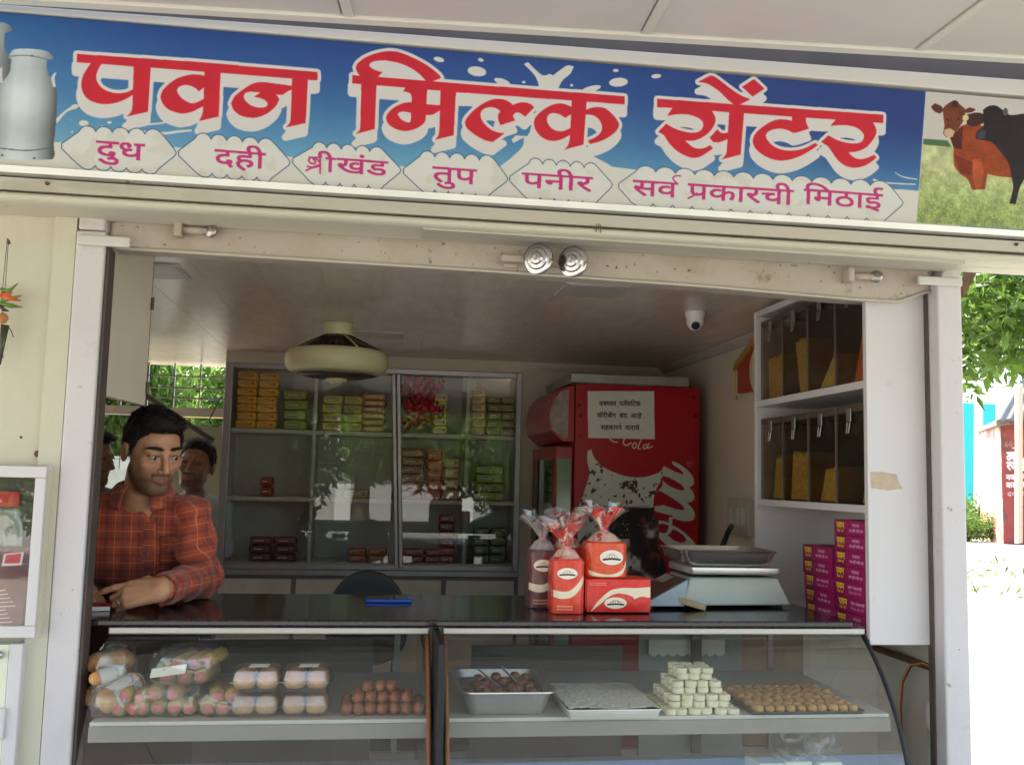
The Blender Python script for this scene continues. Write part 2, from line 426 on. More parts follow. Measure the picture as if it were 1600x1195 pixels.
def skin_obj(name, V, F, mats, parent, cols=None, uvs=None):
    me = bpy.data.meshes.new(name)
    for m in (mats if isinstance(mats, (list, tuple)) else [mats]): me.materials.append(m)
    mn, mx = V.min(0), V.max(0); org = np.array([(mn[0]+mx[0])/2, (mn[1]+mx[1])/2, mn[2]]); base = np.array(WL[parent.name]) if parent else np.zeros(3)
    me.from_pydata((V-org).tolist(), [], F.tolist()); me.polygons.foreach_set('use_smooth', [True]*len(me.polygons))
    if cols is not None:
        ca = me.color_attributes.new('tone', 'FLOAT_COLOR', 'POINT'); ca.data.foreach_set('color', np.concatenate([cols, np.ones((len(cols), 1))], 1).astype(np.float32).ravel())
    if uvs is not None:
        at = me.attributes.new('weave', 'FLOAT_VECTOR', 'POINT'); at.data.foreach_set('vector', uvs.astype(np.float32).ravel())
    me.update(); o = bpy.data.objects.new(name, me); COL.objects.link(o); o.location = org-base
    if parent: o.parent = parent
    WL[o.name] = tuple(org); return o
# ================================================================== materials of the setting
m_post = mat('post_paint', rgb(208, 201, 203), .45, var=.03, scale=5, bump=.12, bscale=60, dirt=[(rgb(150, 140, 130), 26, .64, .05), (rgb(112, 100, 88), 80, .67, .03), (rgb(188, 178, 166), 4, .56, .15)])
m_cream = mat('cream_wall', rgb(202, 197, 178), .75, var=.04, scale=2.2, bump=.1, bscale=90, dirt=[(rgb(196, 188, 160), 6, .58, .25)])
m_beam = mat('beam_paint', rgb(182, 170, 158), .5, var=.06, scale=4, bump=.12, bscale=30, dirt=[(rgb(168, 152, 132), 5, .50, .2), (rgb(126, 104, 86), 11, .63, .1), (rgb(84, 72, 64), 60, .635, .03)])
m_trim = mat('fascia_paint', rgb(190, 184, 170), .5, var=.06, scale=3, bump=.1, bscale=20, dirt=[(rgb(165, 158, 142), 9, .56, .2)], stretch=(.25, 1, 1))
m_lip = mat('fascia_lip_paint', rgb(206, 200, 182), .55, var=.05, scale=4, bump=.15, bscale=30, dirt=[(rgb(170, 160, 140), 14, .6, .15)], stretch=(.3, 1, 1))
m_alu = mat('pale_metal', rgb(196, 196, 192), .32, metal=.75, var=.06, scale=12)
m_alu_dull = mat('dull_metal', rgb(150, 148, 148), .42, metal=.7, var=.1, scale=15, bump=.05)
m_soffit = mat('soffit_board', rgb(208, 202, 198), .55, var=.035, scale=3.2, bump=.04, bscale=8)
m_strip = mat('soffit_strip', rgb(214, 212, 202), .5, var=.03)
m_darkgap = mat('dark_plaster', rgb(88, 74, 64), .9, var=.15, scale=6)
m_ceil = mat('ceiling_board', rgb(226, 212, 200), .24, var=.09, scale=7, stretch=(3.2, .9, 1))
m_inwall = mat('shop_wall_paint', rgb(214, 203, 190), .7, var=.04, scale=3, bump=.05, bscale=60)
m_khaki = mat('khaki_wall_paint', rgb(150, 148, 126), .8, var=.06, scale=3)
m_floor = mat('shop_floor_tile', rgb(176, 166, 154), .4, var=.1, scale=5)
m_white = mat('white_laminate', rgb(212, 206, 208), .38, var=.02, scale=4, dirt=[(rgb(196, 188, 184), 12, .66, .12)])
m_black = mat('black_rubber', rgb(28, 26, 26), .55, var=.1)
m_dark = mat('dark_channel', rgb(84, 74, 68), .6, var=.15, scale=20)
m_rust = mat('rusty_iron', rgb(112, 78, 58), .75, metal=.2, var=.3, scale=30, bump=.2)
m_teal = mat('teal_paint', rgb(40, 178, 178), .6, var=.05, scale=1.5)
m_ground = mat('sandy_ground', rgb(150, 146, 134), .95, var=.12, scale=.9, bump=.3, bscale=14, dirt=[(rgb(150, 158, 104), .55, .60, .12), (rgb(170, 160, 138), 3, .55, .2)])
m_pave = mat('pavement_concrete', rgb(150, 145, 136), .9, var=.1, scale=2.5, bump=.2, bscale=30)

# ================================================================== ground
g = MB().box(-160, 160, -160, 160, -.3, 0).build('ground', m_ground); tag(g, 'pale sunlit sandy ground beyond the shop', kind='structure')
g = MB().box(-5, 2.6, -2.6, .02, .004, .03).build('pavement', m_pave, bevel=.01); tag(g, 'concrete pavement in front of the shop', kind='structure')

# ================================================================== the shop building
shop = thing('shop_building', 'cream fronted sweet shop with white shutter posts and an open counter', 'shop', (.4, 1.2, 0))
CZ = 2.154
floor_ = B(-2.4, 1.6, .02, 3.75, -.05, .1).build('floor', m_floor, shop)
wl_ = MB().box(-3.4, -.749, .02, .16, 0, 2.13).build('wall', m_cream, shop)
MB().box(-.80, -.7485, .005, .02, 0, 2.13).build('wall', m_cream, shop)
MB().box(-3.4, 2.8, .0, .16, 2.33, 3.3).build('wall', m_darkgap, shop)
rw = MB().box(1.62, 1.66, .075, 3.4, 0, CZ).build('wall', m_inwall, shop)
MB().box(.80, 1.62, 2.80, 2.9, .1, CZ).build('wall', m_inwall, shop)
MB().box(-.80, .80, 2.80, 2.9, 2.085, CZ).build('wall', m_inwall, shop)
MB().box(1.37, 1.619, .50, .52, .1, 1.068).build('wall', m_inwall, shop)
MB().box(-.80, .80, 3.22, 3.3, .1, CZ).build('wall', m_inwall, shop)
MB().box(-2.4, -2.3, .16, 3.7, .1, CZ).build('wall', m_inwall, shop)
MB().box(-1.2, -.80, 3.5, 3.58, .1, 1.775).build('wall', m_khaki, shop)      # low partition behind the second man
MB().box(-2.3, -.80, 3.46, 3.54, 1.825, 1.875).build('lintel', mat('lintel_paint', rgb(190, 184, 176), .6), shop)
MB().box(-.84, -.80, 3.12, 3.49, .1, CZ).build('wall', m_khaki, shop)
MB().box(-3.4, 1.655, .165, 3.8, CZ+.012, 2.33).build('roof_slab', m_darkgap, shop)
# ceiling of long narrow boards running into the depth
ceil = MB().box(-2.4, 1.66, .1, 3.7, CZ+.004, CZ+.01).build('ceiling', m_ceil, shop)
x = -2.39
while x < 1.6:
    MB().box(x, min(x+.1996, 1.62), .13, 3.68, CZ-.006, CZ+.003).build('ceiling_board', m_ceil, ceil, bevel=.0006, seg=1); x += .2
# moulding where the right wall meets the ceiling
MB().prism([(1.62, .9, CZ-.007), (1.575, .9, CZ-.007), (1.585, .9, CZ-.02), (1.605, .9, CZ-.035), (1.62, .9, CZ-.04)], (0, 1.9, 0)).build('moulding', mat('moulding_paint', rgb(196, 188, 186), .5), shop)
MB().prism([(1.58, 2.80, CZ-.03), (.9, 2.80, CZ-.03), (.9, 2.80, CZ-.055), (1.58, 2.80, CZ-.055)], (0, -.02, 0)).build('moulding', mat('moulding_paint', rgb(196, 188, 186), .5), shop)
# square light panels, unlit, let into the ceiling
def lightpanel(cx, cy, w=.225):
    fr = MB().box(cx-w/2, cx+w/2, cy-w/2, cy+w/2, CZ-.012, CZ-.0065).build('light_frame', mat('panel_frame', rgb(206, 200, 196), .5), ceil, bevel=.002)
    MB().box(cx-w/2+.012, cx+w/2-.012, cy-w/2+.012, cy+w/2-.012, CZ-.0135, CZ-.0122).build('diffuser', mat('panel_diffuser', rgb(198, 192, 186), .35, var=.02), fr)
lightpanel(.715, .71); lightpanel(-.745, .76); lightpanel(.0, 1.98); lightpanel(.2, 1.5-.45-.5, .0001) if False else None

# posts: two white steel columns with the dark shutter channel on their inner edge
def post(x0, x1, inner):
    b = MB().box(x0, x1, 0, .075, 0, 2.085)
    p = b.build('post', m_post, shop, bevel=.005)
    c = MB()
    if inner > 0: c.box(x1+.0005, x1+.008, .012, .07, 0, 2.05)
    else: c.box(x0-.005, x0-.0005, .045, .072, 0, 2.05)
    c.build('shutter_channel', m_dark, p, bevel=.002)
    return p
pL = post(-.747, -.678, 1); pR = post(1.541, 1.614, -1)
MB().box(-.745, -.683, .003, .06, 2.088, 2.135).build('post_head', m_post, pL, bevel=.006)
MB().prism([(1.555, .003, 2.088), (1.612, .003, 2.088), (1.628, .003, 2.13), (1.57, .003, 2.13)], (0, .06, 0)).build('post_head', m_post, pR, bevel=.004)
MB().box(-.742, -.617, -.012, -.001, 2.046, 2.073).build('latch_bar', mat('latch_paint', rgb(206, 203, 198), .5, var=.06, bump=.1), pL, bevel=.006)
MB().box(1.478, 1.612, -.012, -.001, 2.064, 2.089).build('latch_bar', MATS['latch_paint'], pR, bevel=.006)
# the shutter beam: a boxed steel rail above the opening
bm = MB().prism([(-.676, .03, 2.054), (.3, .03, 2.046), (.9, .03, 2.036), (1.30, .03, 2.022), (1.44, .03, 2.022), (1.539, .03, 2.058), (1.539, .03, 2.30), (-.676, .03, 2.30)], (0, .09, 0))
beam = bm.build('shutter_beam', m_beam, shop, bevel=.008)
MB().tube([(-.67, .028, 2.052), (.3, .028, 2.044), (.9, .028, 2.034), (1.30, .028, 2.02), (1.44, .028, 2.02), (1.535, .028, 2.056)], .0045, 6).build('beam_lip', m_trim, beam, smooth=True)
m_steel = mat('worn_steel', rgb(168, 160, 152), .3, metal=.9, var=.15, scale=30)
m_chrome = mat('roller_chrome', rgb(176, 172, 172), .14, metal=1, var=.06, scale=30)
def roller(x, z):
    r = MB().lathe([(0, 0), (.004, 0), (.006, .002), (.014, .003), (.017, .008), (.026, .009), (.029, .013), (.036, .0135), (.041, .016), (.041, .022), (.038, .026), (0, .026)][::1], (x+.012, -.062, z), (.55, .83, .05), 32)
    o = r.build('shutter_roller', m_chrome, beam, smooth=True, angle=35)
    MB().lathe([(0, 0), (.006, 0), (.006, .006), (0, .006)], (x+.0085, -.067, z), (.55, .83, .05), 6).build('bolt_head', m_steel, o)
    MB().obox((x-.035, .006, z+.006), (.034, .022, .009)).build('roller_arm', m_beam, o, bevel=.003)
roller(.378, 2.066); roller(.47, 2.064)
MB().box(.32, .355, .018, .03, 2.055, 2.083).build('roller_plate', m_beam, beam, bevel=.002)
def hasp(x, z):
    a = MB().box(x, x+.018, -.008, .03, z-.02, z+.02).build('hasp', m_beam, beam, bevel=.004)
    MB().tube([(x+.015, .012, z), (x+.085, .012, z)], .010, 10).build('hasp_bar', m_beam, a, smooth=True)
    MB().lathe([(0, 0), (.016, 0), (.018, .004), (.016, .012), (.008, .012), (.007, .006), (0, .006)], (x+.085, .0, z), (.4, .9, 0), 16).build('hasp_ring', m_steel, a, smooth=True)
hasp(-.516, 2.103); hasp(1.275, 2.082)
# folded side leaf hanging inside on the left
lf = MB(); R = Matrix.Rotation(math.radians(98), 3, 'Z')
lf.prism([(-.745, .12, 1.70), (-.655, .42, 1.684), (-.655, .42, 2.14), (-.745, .12, 2.14)], (-.02, .006, 0))
leaf = lf.build('side_leaf', mat('leaf_paint', rgb(206, 196, 180), .55, var=.04, scale=6), shop, bevel=.002)
for z in (1.735, 1.98): MB().tube([(-.652, .418, z-.018), (-.652, .418, z+.018)], .005, 8).build('hinge', m_dark, leaf)
MB().box(-.675, -.66, .43, .445, 1.684, 2.14).build('leaf_edge', m_dark, leaf)
# strips and lip of the fascia under the sign
fas = MB()
fas.prism([(-3.4, -.125, 2.199), (-3.4, -.135, 2.196), (-3.4, -.13, 2.181), (-3.4, -.115, 2.176), (-3.4, .02, 2.176), (-3.4, .02, 2.199)], (6.2, 0, .002))
fascia = fas.build('fascia', m_alu, shop, smooth=False)
MB().prism([(-3.4, -.116, 2.175), (-3.4, -.112, 2.146), (-3.4, .02, 2.146), (-3.4, .02, 2.175)], (6.2, 0, -.002)).build('fascia_strip', m_trim, shop)
lipm = MB(); prof = [(-.118+.024*(1-math.cos(t)), 2.133+.0125*math.sin(t)) for t in np.linspace(-1.57, 1.57, 9)]
lipm.prism([(-3.4, -.118+.02-.026*math.cos(t), 2.1325+.0125*math.sin(t)) for t in np.linspace(-1.57, 1.57, 10)]+[(-3.4, .02, 2.145), (-3.4, .02, 2.12)], (6.2, 0, -.008))
lip = lipm.build('fascia_lip', m_lip, shop, smooth=True, angle=40)
MB().prism([(.1, -.10, 2.120), (1.56, -.10, 2.116), (1.56, -.10, 2.106), (.1, -.10, 2.112)], (0, .1, 0)).build('fascia_flashing', m_trim, shop)
# nails and the wire hook left in the fascia
for (px, py) in ((74, 287), (200, 286), (1588, 382)):
    q = PY(px, py, -.117); MB().lathe([(0, -.004), (.004, -.004), (.005, .0), (.0025, .002), (.002, .012), (0, .012)], q, (0, 1, -.2), 8).build('nail', m_rust, shop)
q = PY(935, 357, -.125)
MB().tube([q+[-.006, 0, -.010], q+[-.006, 0, .008], q+[-.002, -.003, .011], q+[0, -.002, -.004], q+[.002, -.003, .011], q+[.006, 0, .008], q+[.006, 0, -.011]], .0012, 5).build('wire_hook', m_dark, shop)
# sloping brace behind the right end of the fascia
MB().prism([PY(1521, 412, .08), PY(1534, 412, .08), PY(1507, 462, .08), PY(1503, 452, .08)], (0, .03, 0)).build('brace', mat('brace_wood', rgb(120, 92, 72), .8, var=.2, scale=20), shop)
# canopy: boards that fall gently towards the street
def sof(x, d, z=0):                       # x along the back edge, d metres out towards the street
    return (x-.076*d, -.2-d, 2.592+.0315*(x)-.083*d+z)
canopy = MB().prism([sof(-3.4, -.02, .03), sof(3.2, -.02, .03), sof(3.2, 3.0, .03), sof(-3.4, 3.0, .03)], (0, 0, .07)).build('canopy', m_strip, shop)
x = -.112-.731*4
for k in range(9):
    a, b = x+.0015, x+.731-.0015
    MB().prism([sof(a, .03), sof(b, .03), sof(b, 2.95), sof(a, 2.95)], (0, 0, .028)).build('soffit_board', m_soffit, canopy, bevel=.002, seg=1); x += .731
for k in range(-3, 4):
    xx = -.112+.731*k; MB().prism([sof(xx+.003, .032, -.0045), sof(xx+.026, .032, -.0045), sof(xx+.026, 2.94, -.0045), sof(xx+.003, 2.94, -.0045)], (0, 0, .004)).build('soffit_strip', m_strip, canopy)
MB().prism([sof(-3.4, 0, -.012), sof(3.2, 0, -.012), sof(3.2, .03, -.008), sof(-3.4, .03, -.008)], (0, 0, .04)).build('soffit_trim', m_strip, canopy, bevel=.003)
# bolt and a plugged hole in the cream wall
q = PY(60, 709, .02); o_ = MB().lathe([(0, -.012), (.005, -.012), (.005, -.006), (.009, -.006), (.009, 0), (0, 0)], q, (0, 1, 0), 6).build('wall_bolt', m_rust, wl_)
q = PY(33, 683, .02); MB().lathe([(0, -.001), (.003, -.001), (.003, .003), (0, .003)], q, (0, 1, 0), 10).build('plug_hole', m_black, wl_)

# barred opening at the back left, looking out on the yard
grille = thing('window_grille', 'painted window grille of thin bars above the low beam at the back left', 'window grille', (-1.6, 3.5, 1.875))
for z in (1.93, 1.99, 2.06): MB().box(-2.3, -.84, 3.49, 3.505, z, z+.008).build('bar', m_alu_dull, grille)
for i in range(10): MB().box(-2.25+i*.15, -2.25+i*.15+.008, 3.475, 3.489, 1.876, 2.14).build('bar', m_alu_dull, grille)
mesh_ = thing('wire_mesh', 'fine wire mesh screen under the beam behind the shopkeeper', 'mesh screen', (-1.5, 3.52, 1.5))
for i in range(12): MB().box(-2.3, -1.2, 3.52, 3.523, 1.56+i*.022, 1.5625+i*.022).build('wire', m_dark, mesh_)
for i in range(9): MB().box(-2.27+i*.13, -2.266+i*.13, 3.516, 3.519, 1.5, 1.824).build('wire', m_dark, mesh_)
MB().tube([(-1.5, 3.3, 2.05), (-1.0, 3.35, 1.72), (-.93, 3.35, 1.68)], .018, 8).build('pipe', mat('pipe_dark', rgb(70, 62, 58), .6), None)
tag(bpy.data.objects['pipe'], 'dark slanting pipe running down across the back opening', 'pipe')
MB().tube([(-.9, 3.32, 1.93), (-.93, 3.32, 1.86), (-.955, 3.32, 1.80), (-.94, 3.32, 1.765), (-.90, 3.32, 1.76)], .004, 6).build('hanging_wire', m_black, None)
tag(bpy.data.objects['hanging_wire'], 'black wire hanging down over the bright slit at the back', 'wire')
# ================================================================== the printed shop sign
SX0, SX1, SZ0, SZ1, SD = -1.35, 2.15, 2.199, 2.571, .0016
SY = -.12
sgn = Canvas(int((SX1-SX0)/SD), int(round((SZ1-SZ0)/SD)), None, 2)
def smap(x, y):
    p = PY(x, y, SY); return ((p[0]-SX0)/SD, (SZ1-p[2])/SD)
sgn.mp = smap
H_, W_ = sgn.a.shape[:2]
vv = np.linspace(0, 1, H_)[:, None]; uu = np.linspace(SX0, SX1, W_)[None]
ramp = lambda t, xs, cs: np.stack([np.interp(t, xs, [c[k]/255 for c in cs]) for k in range(3)], -1)
left = ramp(vv, [0, .5, 1], [(58, 108, 164), (84, 146, 196), (150, 196, 220)])
mid = ramp(vv, [0, .2, .5, .8, 1], [(54, 84, 150), (52, 94, 164), (74, 128, 184), (110, 174, 214), (140, 196, 224)])
rgt = ramp(vv, [0, .3, .6, .85, 1], [(48, 72, 140), (46, 72, 142), (64, 110, 170), (106, 168, 208), (130, 186, 218)])
k1 = np.clip((uu+.95)/.45, 0, 1)[..., None]; k2 = np.clip((uu-.4)/.8, 0, 1)[..., None]
sgn.a[:] = (left*(1-k1)+mid*k1)*(1-k2)+rgt*k2
sgn.a *= (1+.05*(noise2(H_, W_, 40, 3)-.5))[..., None]
cream = c255(228, 228, 222)
top = [(-200, 205), (0, 214), (60, 222), (100, 224), (250, 229), (450, 246), (640, 262), (760, 264), (860, 250), (960, 262), (1100, 280), (1300, 291), (1440, 299), (1500, 302)]
sgn.paint(sgn.mask(np.array(top+[(1500, 420), (-200, 320)], float)), cream)
Z2 = lambda p: [(500+x/2.845, 40+y/2.845) for x, y in p]
sgn.poly(Z2([(905, 172), (925, 163), (955, 195), (985, 220), (1005, 222), (1020, 216), (1035, 223), (1065, 200), (1100, 178), (1128, 183), (1112, 215), (1078, 245), (1060, 278), (1075, 300), (1180, 300), (1160, 540), (1200, 575), (1310, 640), (1350, 720), (740, 720), (790, 640), (850, 590), (900, 540), (905, 500), (860, 525), (850, 510), (870, 490), (920, 495), (960, 420), (960, 300), (972, 275), (955, 225)]), cream)
for x, y, a, b, r in ((697, 205, 42, 22, .15), (528, 152, 24, 11, .25), (714, 154, 13, 8, .3), (1326, 253, 42, 20, -.08), (1314, 201, 13, 7, 0), (1494, 226, 22, 10, -.1), (810, 252, 38, 14, .35), (1205, 283, 45, 13, -.25), (905, 253, 8, 6, 0), (1118, 267, 7, 6, 0)):
    sgn.ell(500+x/2.845, 40+y/2.845, a/2.845, b/2.845, cream, r)
A1 = lambda p: [(100+x/7.965, 70+y/7.965) for x, y in p]
for x, y, a, b in ((245, 985, 60, 38), (565, 975, 30, 16), (340, 870, 18, 14), (90, 945, 8, 6), (100, 1095, 16, 12), (475, 1025, 18, 10), (130, 780, 52, 30)): sgn.ell(100+x/7.965, 70+y/7.965, a/7.965, b/7.965, cream, -.3 if x == 130 else 0)
sgn.stroke(A1([(-100, 960), (20, 840), (120, 785)]), [6, 3, 6], cream)
sgn.stroke(A1([(890, 1050), (1000, 1090), (1250, 1110), (1450, 1085), (1580, 1075)]), [1.5, 3, 4, 4, 3], cream)
sgn.stroke(A1([(740, 1075), (900, 1040), (1000, 1005), (1200, 985), (1290, 965)]), [1.5, 2, 3, 3, 1.5], cream)
sgn.stroke([(1365, 282), (1390, 287), (1430, 289)], [4, 2.5, 2], cream); sgn.stroke([(1398, 270), (1410, 277), (1432, 281)], [1, 2, 2], cream)
# --- the big red words with their white outline and dropped white copy
Bz = lambda p: [(300+x/7.965, 70+y/7.965) for x, y in p]
Cz = lambda p: [(540+x/7.241, 70+y/7.241) for x, y in p]
Dz = lambda p: [(710+x/5.714, 120+y/5.714) for x, y in p]
Ez = lambda p: [(1010+x/6.64, 100+y/6.64) for x, y in p]
Fz = lambda p: [(1160+x/6.667, 150+y/6.667) for x, y in p]
red = sgn.blank()
def R(pts, hole=None):
    global red
    m = sgn.mask(spline(pts))
    if hole: m &= ~sgn.mask(spline(hole))
    red |= m
def S(pts):
    global red
    red |= sgn.mask(np.array(pts, float))
S(A1([(160, 120), (1593, 215)])+Bz([(1560, 345), (1560, 448), (0, 328)])+A1([(160, 222)]))
R(A1([(350, 215), (290, 300), (235, 400), (215, 510), (240, 610), (310, 690), (420, 735), (540, 745), (660, 725), (770, 680), (880, 615), (880, 550), (790, 595), (680, 612), (570, 595), (470, 545), (412, 470), (400, 390), (425, 310), (480, 215)]))
R(A1([(868, 240), (1078, 255), (1045, 840), (775, 900), (830, 850), (850, 780)]))
R(Bz([(165, 400), (120, 385), (60, 378)])+A1([(1593, 376), (1500, 395), (1400, 430), (1300, 500), (1225, 580), (1203, 660), (1230, 740), (1300, 810), (1400, 850), (1480, 862)])+Bz([(0, 840), (70, 805), (165, 760), (165, 670), (80, 715), (0, 738)])+A1([(1530, 715), (1470, 680), (1420, 620), (1400, 570), (1430, 530), (1490, 508), (1560, 512)])+Bz([(40, 545), (85, 585), (165, 520)]))
R(Bz([(155, 320), (357, 335), (328, 900), (90, 955), (125, 880), (140, 800)]))
R(Bz([(1245, 400), (1442, 415), (1412, 980), (1170, 1035), (1215, 980), (1228, 900)]))
R(Bz([(1250, 518), (1100, 498), (950, 478), (840, 472), (760, 490), (640, 560), (530, 650), (485, 740), (520, 820), (600, 885), (720, 915), (830, 905), (950, 850), (1040, 770), (1083, 690), (1065, 650), (1035, 625), (1120, 628), (1175, 595), (1250, 555)]),
  Bz([(855, 597), (720, 590), (660, 605), (637, 650), (660, 700), (720, 755), (800, 785), (880, 790), (930, 775), (945, 740), (920, 705), (850, 670), (770, 655), (815, 625)]))
S(Cz([(75, 348), (900, 412), (1240, 440)])+Dz([(1520, 178), (1517, 250), (1040, 215)])+Cz([(1245, 540), (690, 490), (75, 440)]))
R(Cz([(180, 365), (130, 310), (112, 260), (140, 210), (220, 150), (330, 105), (450, 80), (560, 80), (680, 115), (800, 170), (900, 225), (980, 280), (1050, 340), (1080, 378), (975, 420), (920, 425), (840, 340), (760, 280), (650, 225), (540, 195), (430, 180), (320, 190), (265, 220), (275, 255), (330, 290), (415, 315), (350, 370)]))
R(Cz([(180, 370), (352, 380), (325, 960), (115, 1015), (160, 970), (165, 900)]))
R(Cz([(690, 470), (650, 532), (715, 545), (745, 585), (748, 655), (650, 668), (550, 715), (480, 780), (458, 835), (480, 895), (540, 945), (620, 975), (700, 980), (790, 955), (860, 915), (900, 865), (905, 800), (975, 797), (1030, 770), (1090, 725), (1090, 690), (1000, 685), (913, 678), (922, 480)]),
  Cz([(585, 790), (610, 768), (660, 762), (740, 775), (735, 870), (715, 888), (680, 880), (620, 845)]))
R(Cz([(1075, 500), (1247, 515), (1220, 1030), (1010, 1080), (1045, 1040), (1060, 960)]))
R(Dz([(445, 510), (340, 588), (270, 570), (180, 520), (110, 460), (95, 410), (120, 360), (190, 290), (270, 235), (350, 205), (430, 205), (490, 230), (520, 258), (570, 238), (630, 233), (680, 250), (710, 278), (630, 360), (590, 330), (550, 320), (525, 345), (525, 370), (540, 395), (410, 435), (392, 390), (390, 345), (410, 315), (385, 290), (330, 275), (270, 285), (235, 320), (235, 370), (270, 430), (330, 480), (390, 503)]))
R(Dz([(1047, 200), (1180, 210), (1150, 610), (980, 655), (1015, 615), (1030, 540)]))
R(Dz([(1050, 275), (980, 248), (920, 243), (850, 265), (780, 310), (725, 365), (710, 415), (725, 480), (770, 535), (830, 570), (890, 577), (960, 560), (1050, 512), (1050, 458), (970, 490), (910, 488), (860, 460), (830, 415), (825, 370), (850, 335), (890, 328), (940, 340), (990, 370), (1050, 330)]))
R(Dz([(1160, 305), (1230, 280), (1300, 275), (1350, 290), (1410, 340), (1455, 400), (1468, 440), (1440, 490), (1380, 540), (1300, 580), (1210, 605), (1190, 575), (1250, 550), (1300, 510), (1318, 460), (1305, 410), (1275, 370), (1225, 345), (1160, 340)]))
S(Ez([(110, 365)])+Fz([(1465, 200), (1465, 285), (0, 182)])+Ez([(110, 450)]))
R(Ez([(535, 190), (665, 125), (720, 145), (800, 205), (880, 265), (970, 325), (1075, 370), (970, 420), (905, 420), (840, 370), (770, 300), (690, 240), (620, 203)]))
S(Ez([(1115, 160), (1222, 260), (1100, 340), (990, 240)]))
R(Ez([(290, 430), (215, 540), (330, 525), (440, 530), (530, 560), (580, 600), (588, 650), (560, 695), (510, 718), (430, 715), (330, 690), (250, 655), (205, 625), (120, 710), (180, 745), (230, 820), (300, 895), (390, 950), (480, 980), (560, 965), (640, 915), (688, 880), (660, 848), (600, 878), (540, 885), (480, 870), (430, 830), (400, 800), (480, 800), (560, 775), (640, 720), (700, 640), (715, 580), (700, 530), (650, 470)]))
R(Ez([(735, 683), (655, 770), (690, 810), (740, 818), (800, 800), (865, 770), (865, 712), (800, 725), (765, 715)]))
R(Ez([(860, 470), (1012, 490), (975, 945), (780, 995), (825, 940), (835, 860)]))
R(Fz([(515, 195), (665, 205), (660, 270), (688, 345), (540, 388), (470, 360), (400, 345), (320, 352), (260, 380), (240, 415), (255, 460), (310, 520), (390, 560), (480, 575), (570, 570), (660, 545), (760, 495), (782, 518), (700, 575), (600, 630), (500, 665), (400, 678), (300, 660), (200, 610), (130, 545), (107, 480), (120, 420), (170, 360), (250, 300), (330, 260), (410, 247), (515, 262)]))
R(Fz([(990, 230), (915, 315), (1000, 308), (1100, 310), (1190, 335), (1250, 385), (1265, 430), (1240, 480), (1180, 500), (1100, 495), (1000, 470), (890, 415), (820, 485), (890, 530), (940, 600), (1000, 680), (1080, 735), (1170, 752), (1260, 735), (1340, 690), (1395, 645), (1370, 620), (1300, 650), (1220, 665), (1150, 640), (1100, 590), (1180, 585), (1280, 545), (1350, 470), (1392, 390), (1380, 320), (1330, 260)]))
white = dilate(red, 11)
white |= shift(white, -2, 33)
sgn.paint(white, c255(230, 227, 226))
sgn.paint(dilate(red, 1.6) & ~red, c255(240, 190, 192))
redc = np.empty_like(sgn.a); redc[:] = c255(216, 44, 62)
redc *= (1+.10*(noise2(H_, W_, 60, 5)-.5))[..., None]
sgn.paint(red, redc)
# --- cloud badges
def badge(Lp, Rp, TL, TR, BL, BR, n, b=5.2):
    pts = [np.array(Lp, float)+[0, -3]]; TL, TR, BL, BR = [np.array(p, float) for p in (TL, TR, BL, BR)]
    for A, Bp, up in ((TL, TR, -1), ):
        for i in range(n):
            a, c = A+(Bp-A)*(i/n-.5/n*0), A+(Bp-A)*((i+1)/n)
            for t in np.linspace(0, 1, 9)[:-1]: pts.append(a+(c-a)*t+np.array([0, 5-b*1.75*math.sin(math.pi*t)**.6]))
    pts += [TR+[3, 6], np.array(Rp, float)+[-2, -4], np.array(Rp, float)+[0, 0], np.array(Rp, float)+[-2, 4]]
    for i in range(n):
        a, c = BR+(BL-BR)*(i/n), BR+(BL-BR)*((i+1)/n)
        for t in np.linspace(0, 1, 9)[:-1]: pts.append(a+(c-a)*t+np.array([0, -4+b*1.5*math.sin(math.pi*t)**.6]))
    pts += [BL+[-3, -4], np.array(Lp, float)+[0, 4]]
    m = sgn.mask(np.array(pts, float)); sgn.paint(dilate(m, 3), c255(74, 98, 140)); sgn.paint(m, c255(232, 234, 229)); return m
BD = [((97, 229), (274.5, 240), (124, 202), (252, 208), (124, 261), (246, 270), 5), ((279.6, 240), (452.5, 255), (305, 213), (428, 223), (308, 273), (424, 283), 5),
      ((458, 252), (625.5, 267), (488, 227), (600, 236), (486, 287), (598, 296), 5), ((631, 268), (792.5, 280.5), (656, 241), (772, 249), (658, 299), (764, 309), 5),
      ((797, 280), (956, 290), (826, 252), (934, 261), (822, 311), (932, 320), 5), ((967.5, 291), (1410, 318), (994, 264), (1390, 289), (990, 321), (1384, 347), 13)]
bmk = sgn.blank()
for b_ in BD: bmk |= badge(*b_)
stain = noise2(H_, W_, 50, 11); sgn.blend(np.where(bmk, np.clip((stain-.6)*3, 0, .22), 0), c255(196, 192, 170))
pink = c255(206, 58, 132)
def T(body, l, r, h=25, b=.75): return sgn.text(body, l, r, h, pink, b, slant=.04)
T('दुध', (150.5, 221), (226, 227), 25); T('दही', (335.5, 234.5), (415, 241), 24)
T('ी', (497, 246.5), (524, 248.5), 22); T('खंड', (526, 248), (606, 254), 22)
for st in ([(483, 247), (500, 247.5)], [(489, 249), (493, 255), (487, 257), (482, 252), (487, 247), (497, 252), (500, 259), (490, 263), (480, 261)], [(478, 268), (490, 262), (500, 258)], [(500, 247), (500, 272)]): sgn.stroke(st, 2.6, pink)
T('तुप', (676, 261.5), (745, 266.5), 23); T('पनीर', (816, 271), (926, 278.5), 22)
T('सव', (989, 282.5), (1059, 287), 23); sgn.stroke([(1056, 286), (1051, 280), (1055, 276), (1063, 276)], 2.4, pink)
T('पकारची', (1075, 288), (1240, 298.5), 23); sgn.stroke([(1075, 311), (1083, 307), (1089, 303)], 2.6, pink)
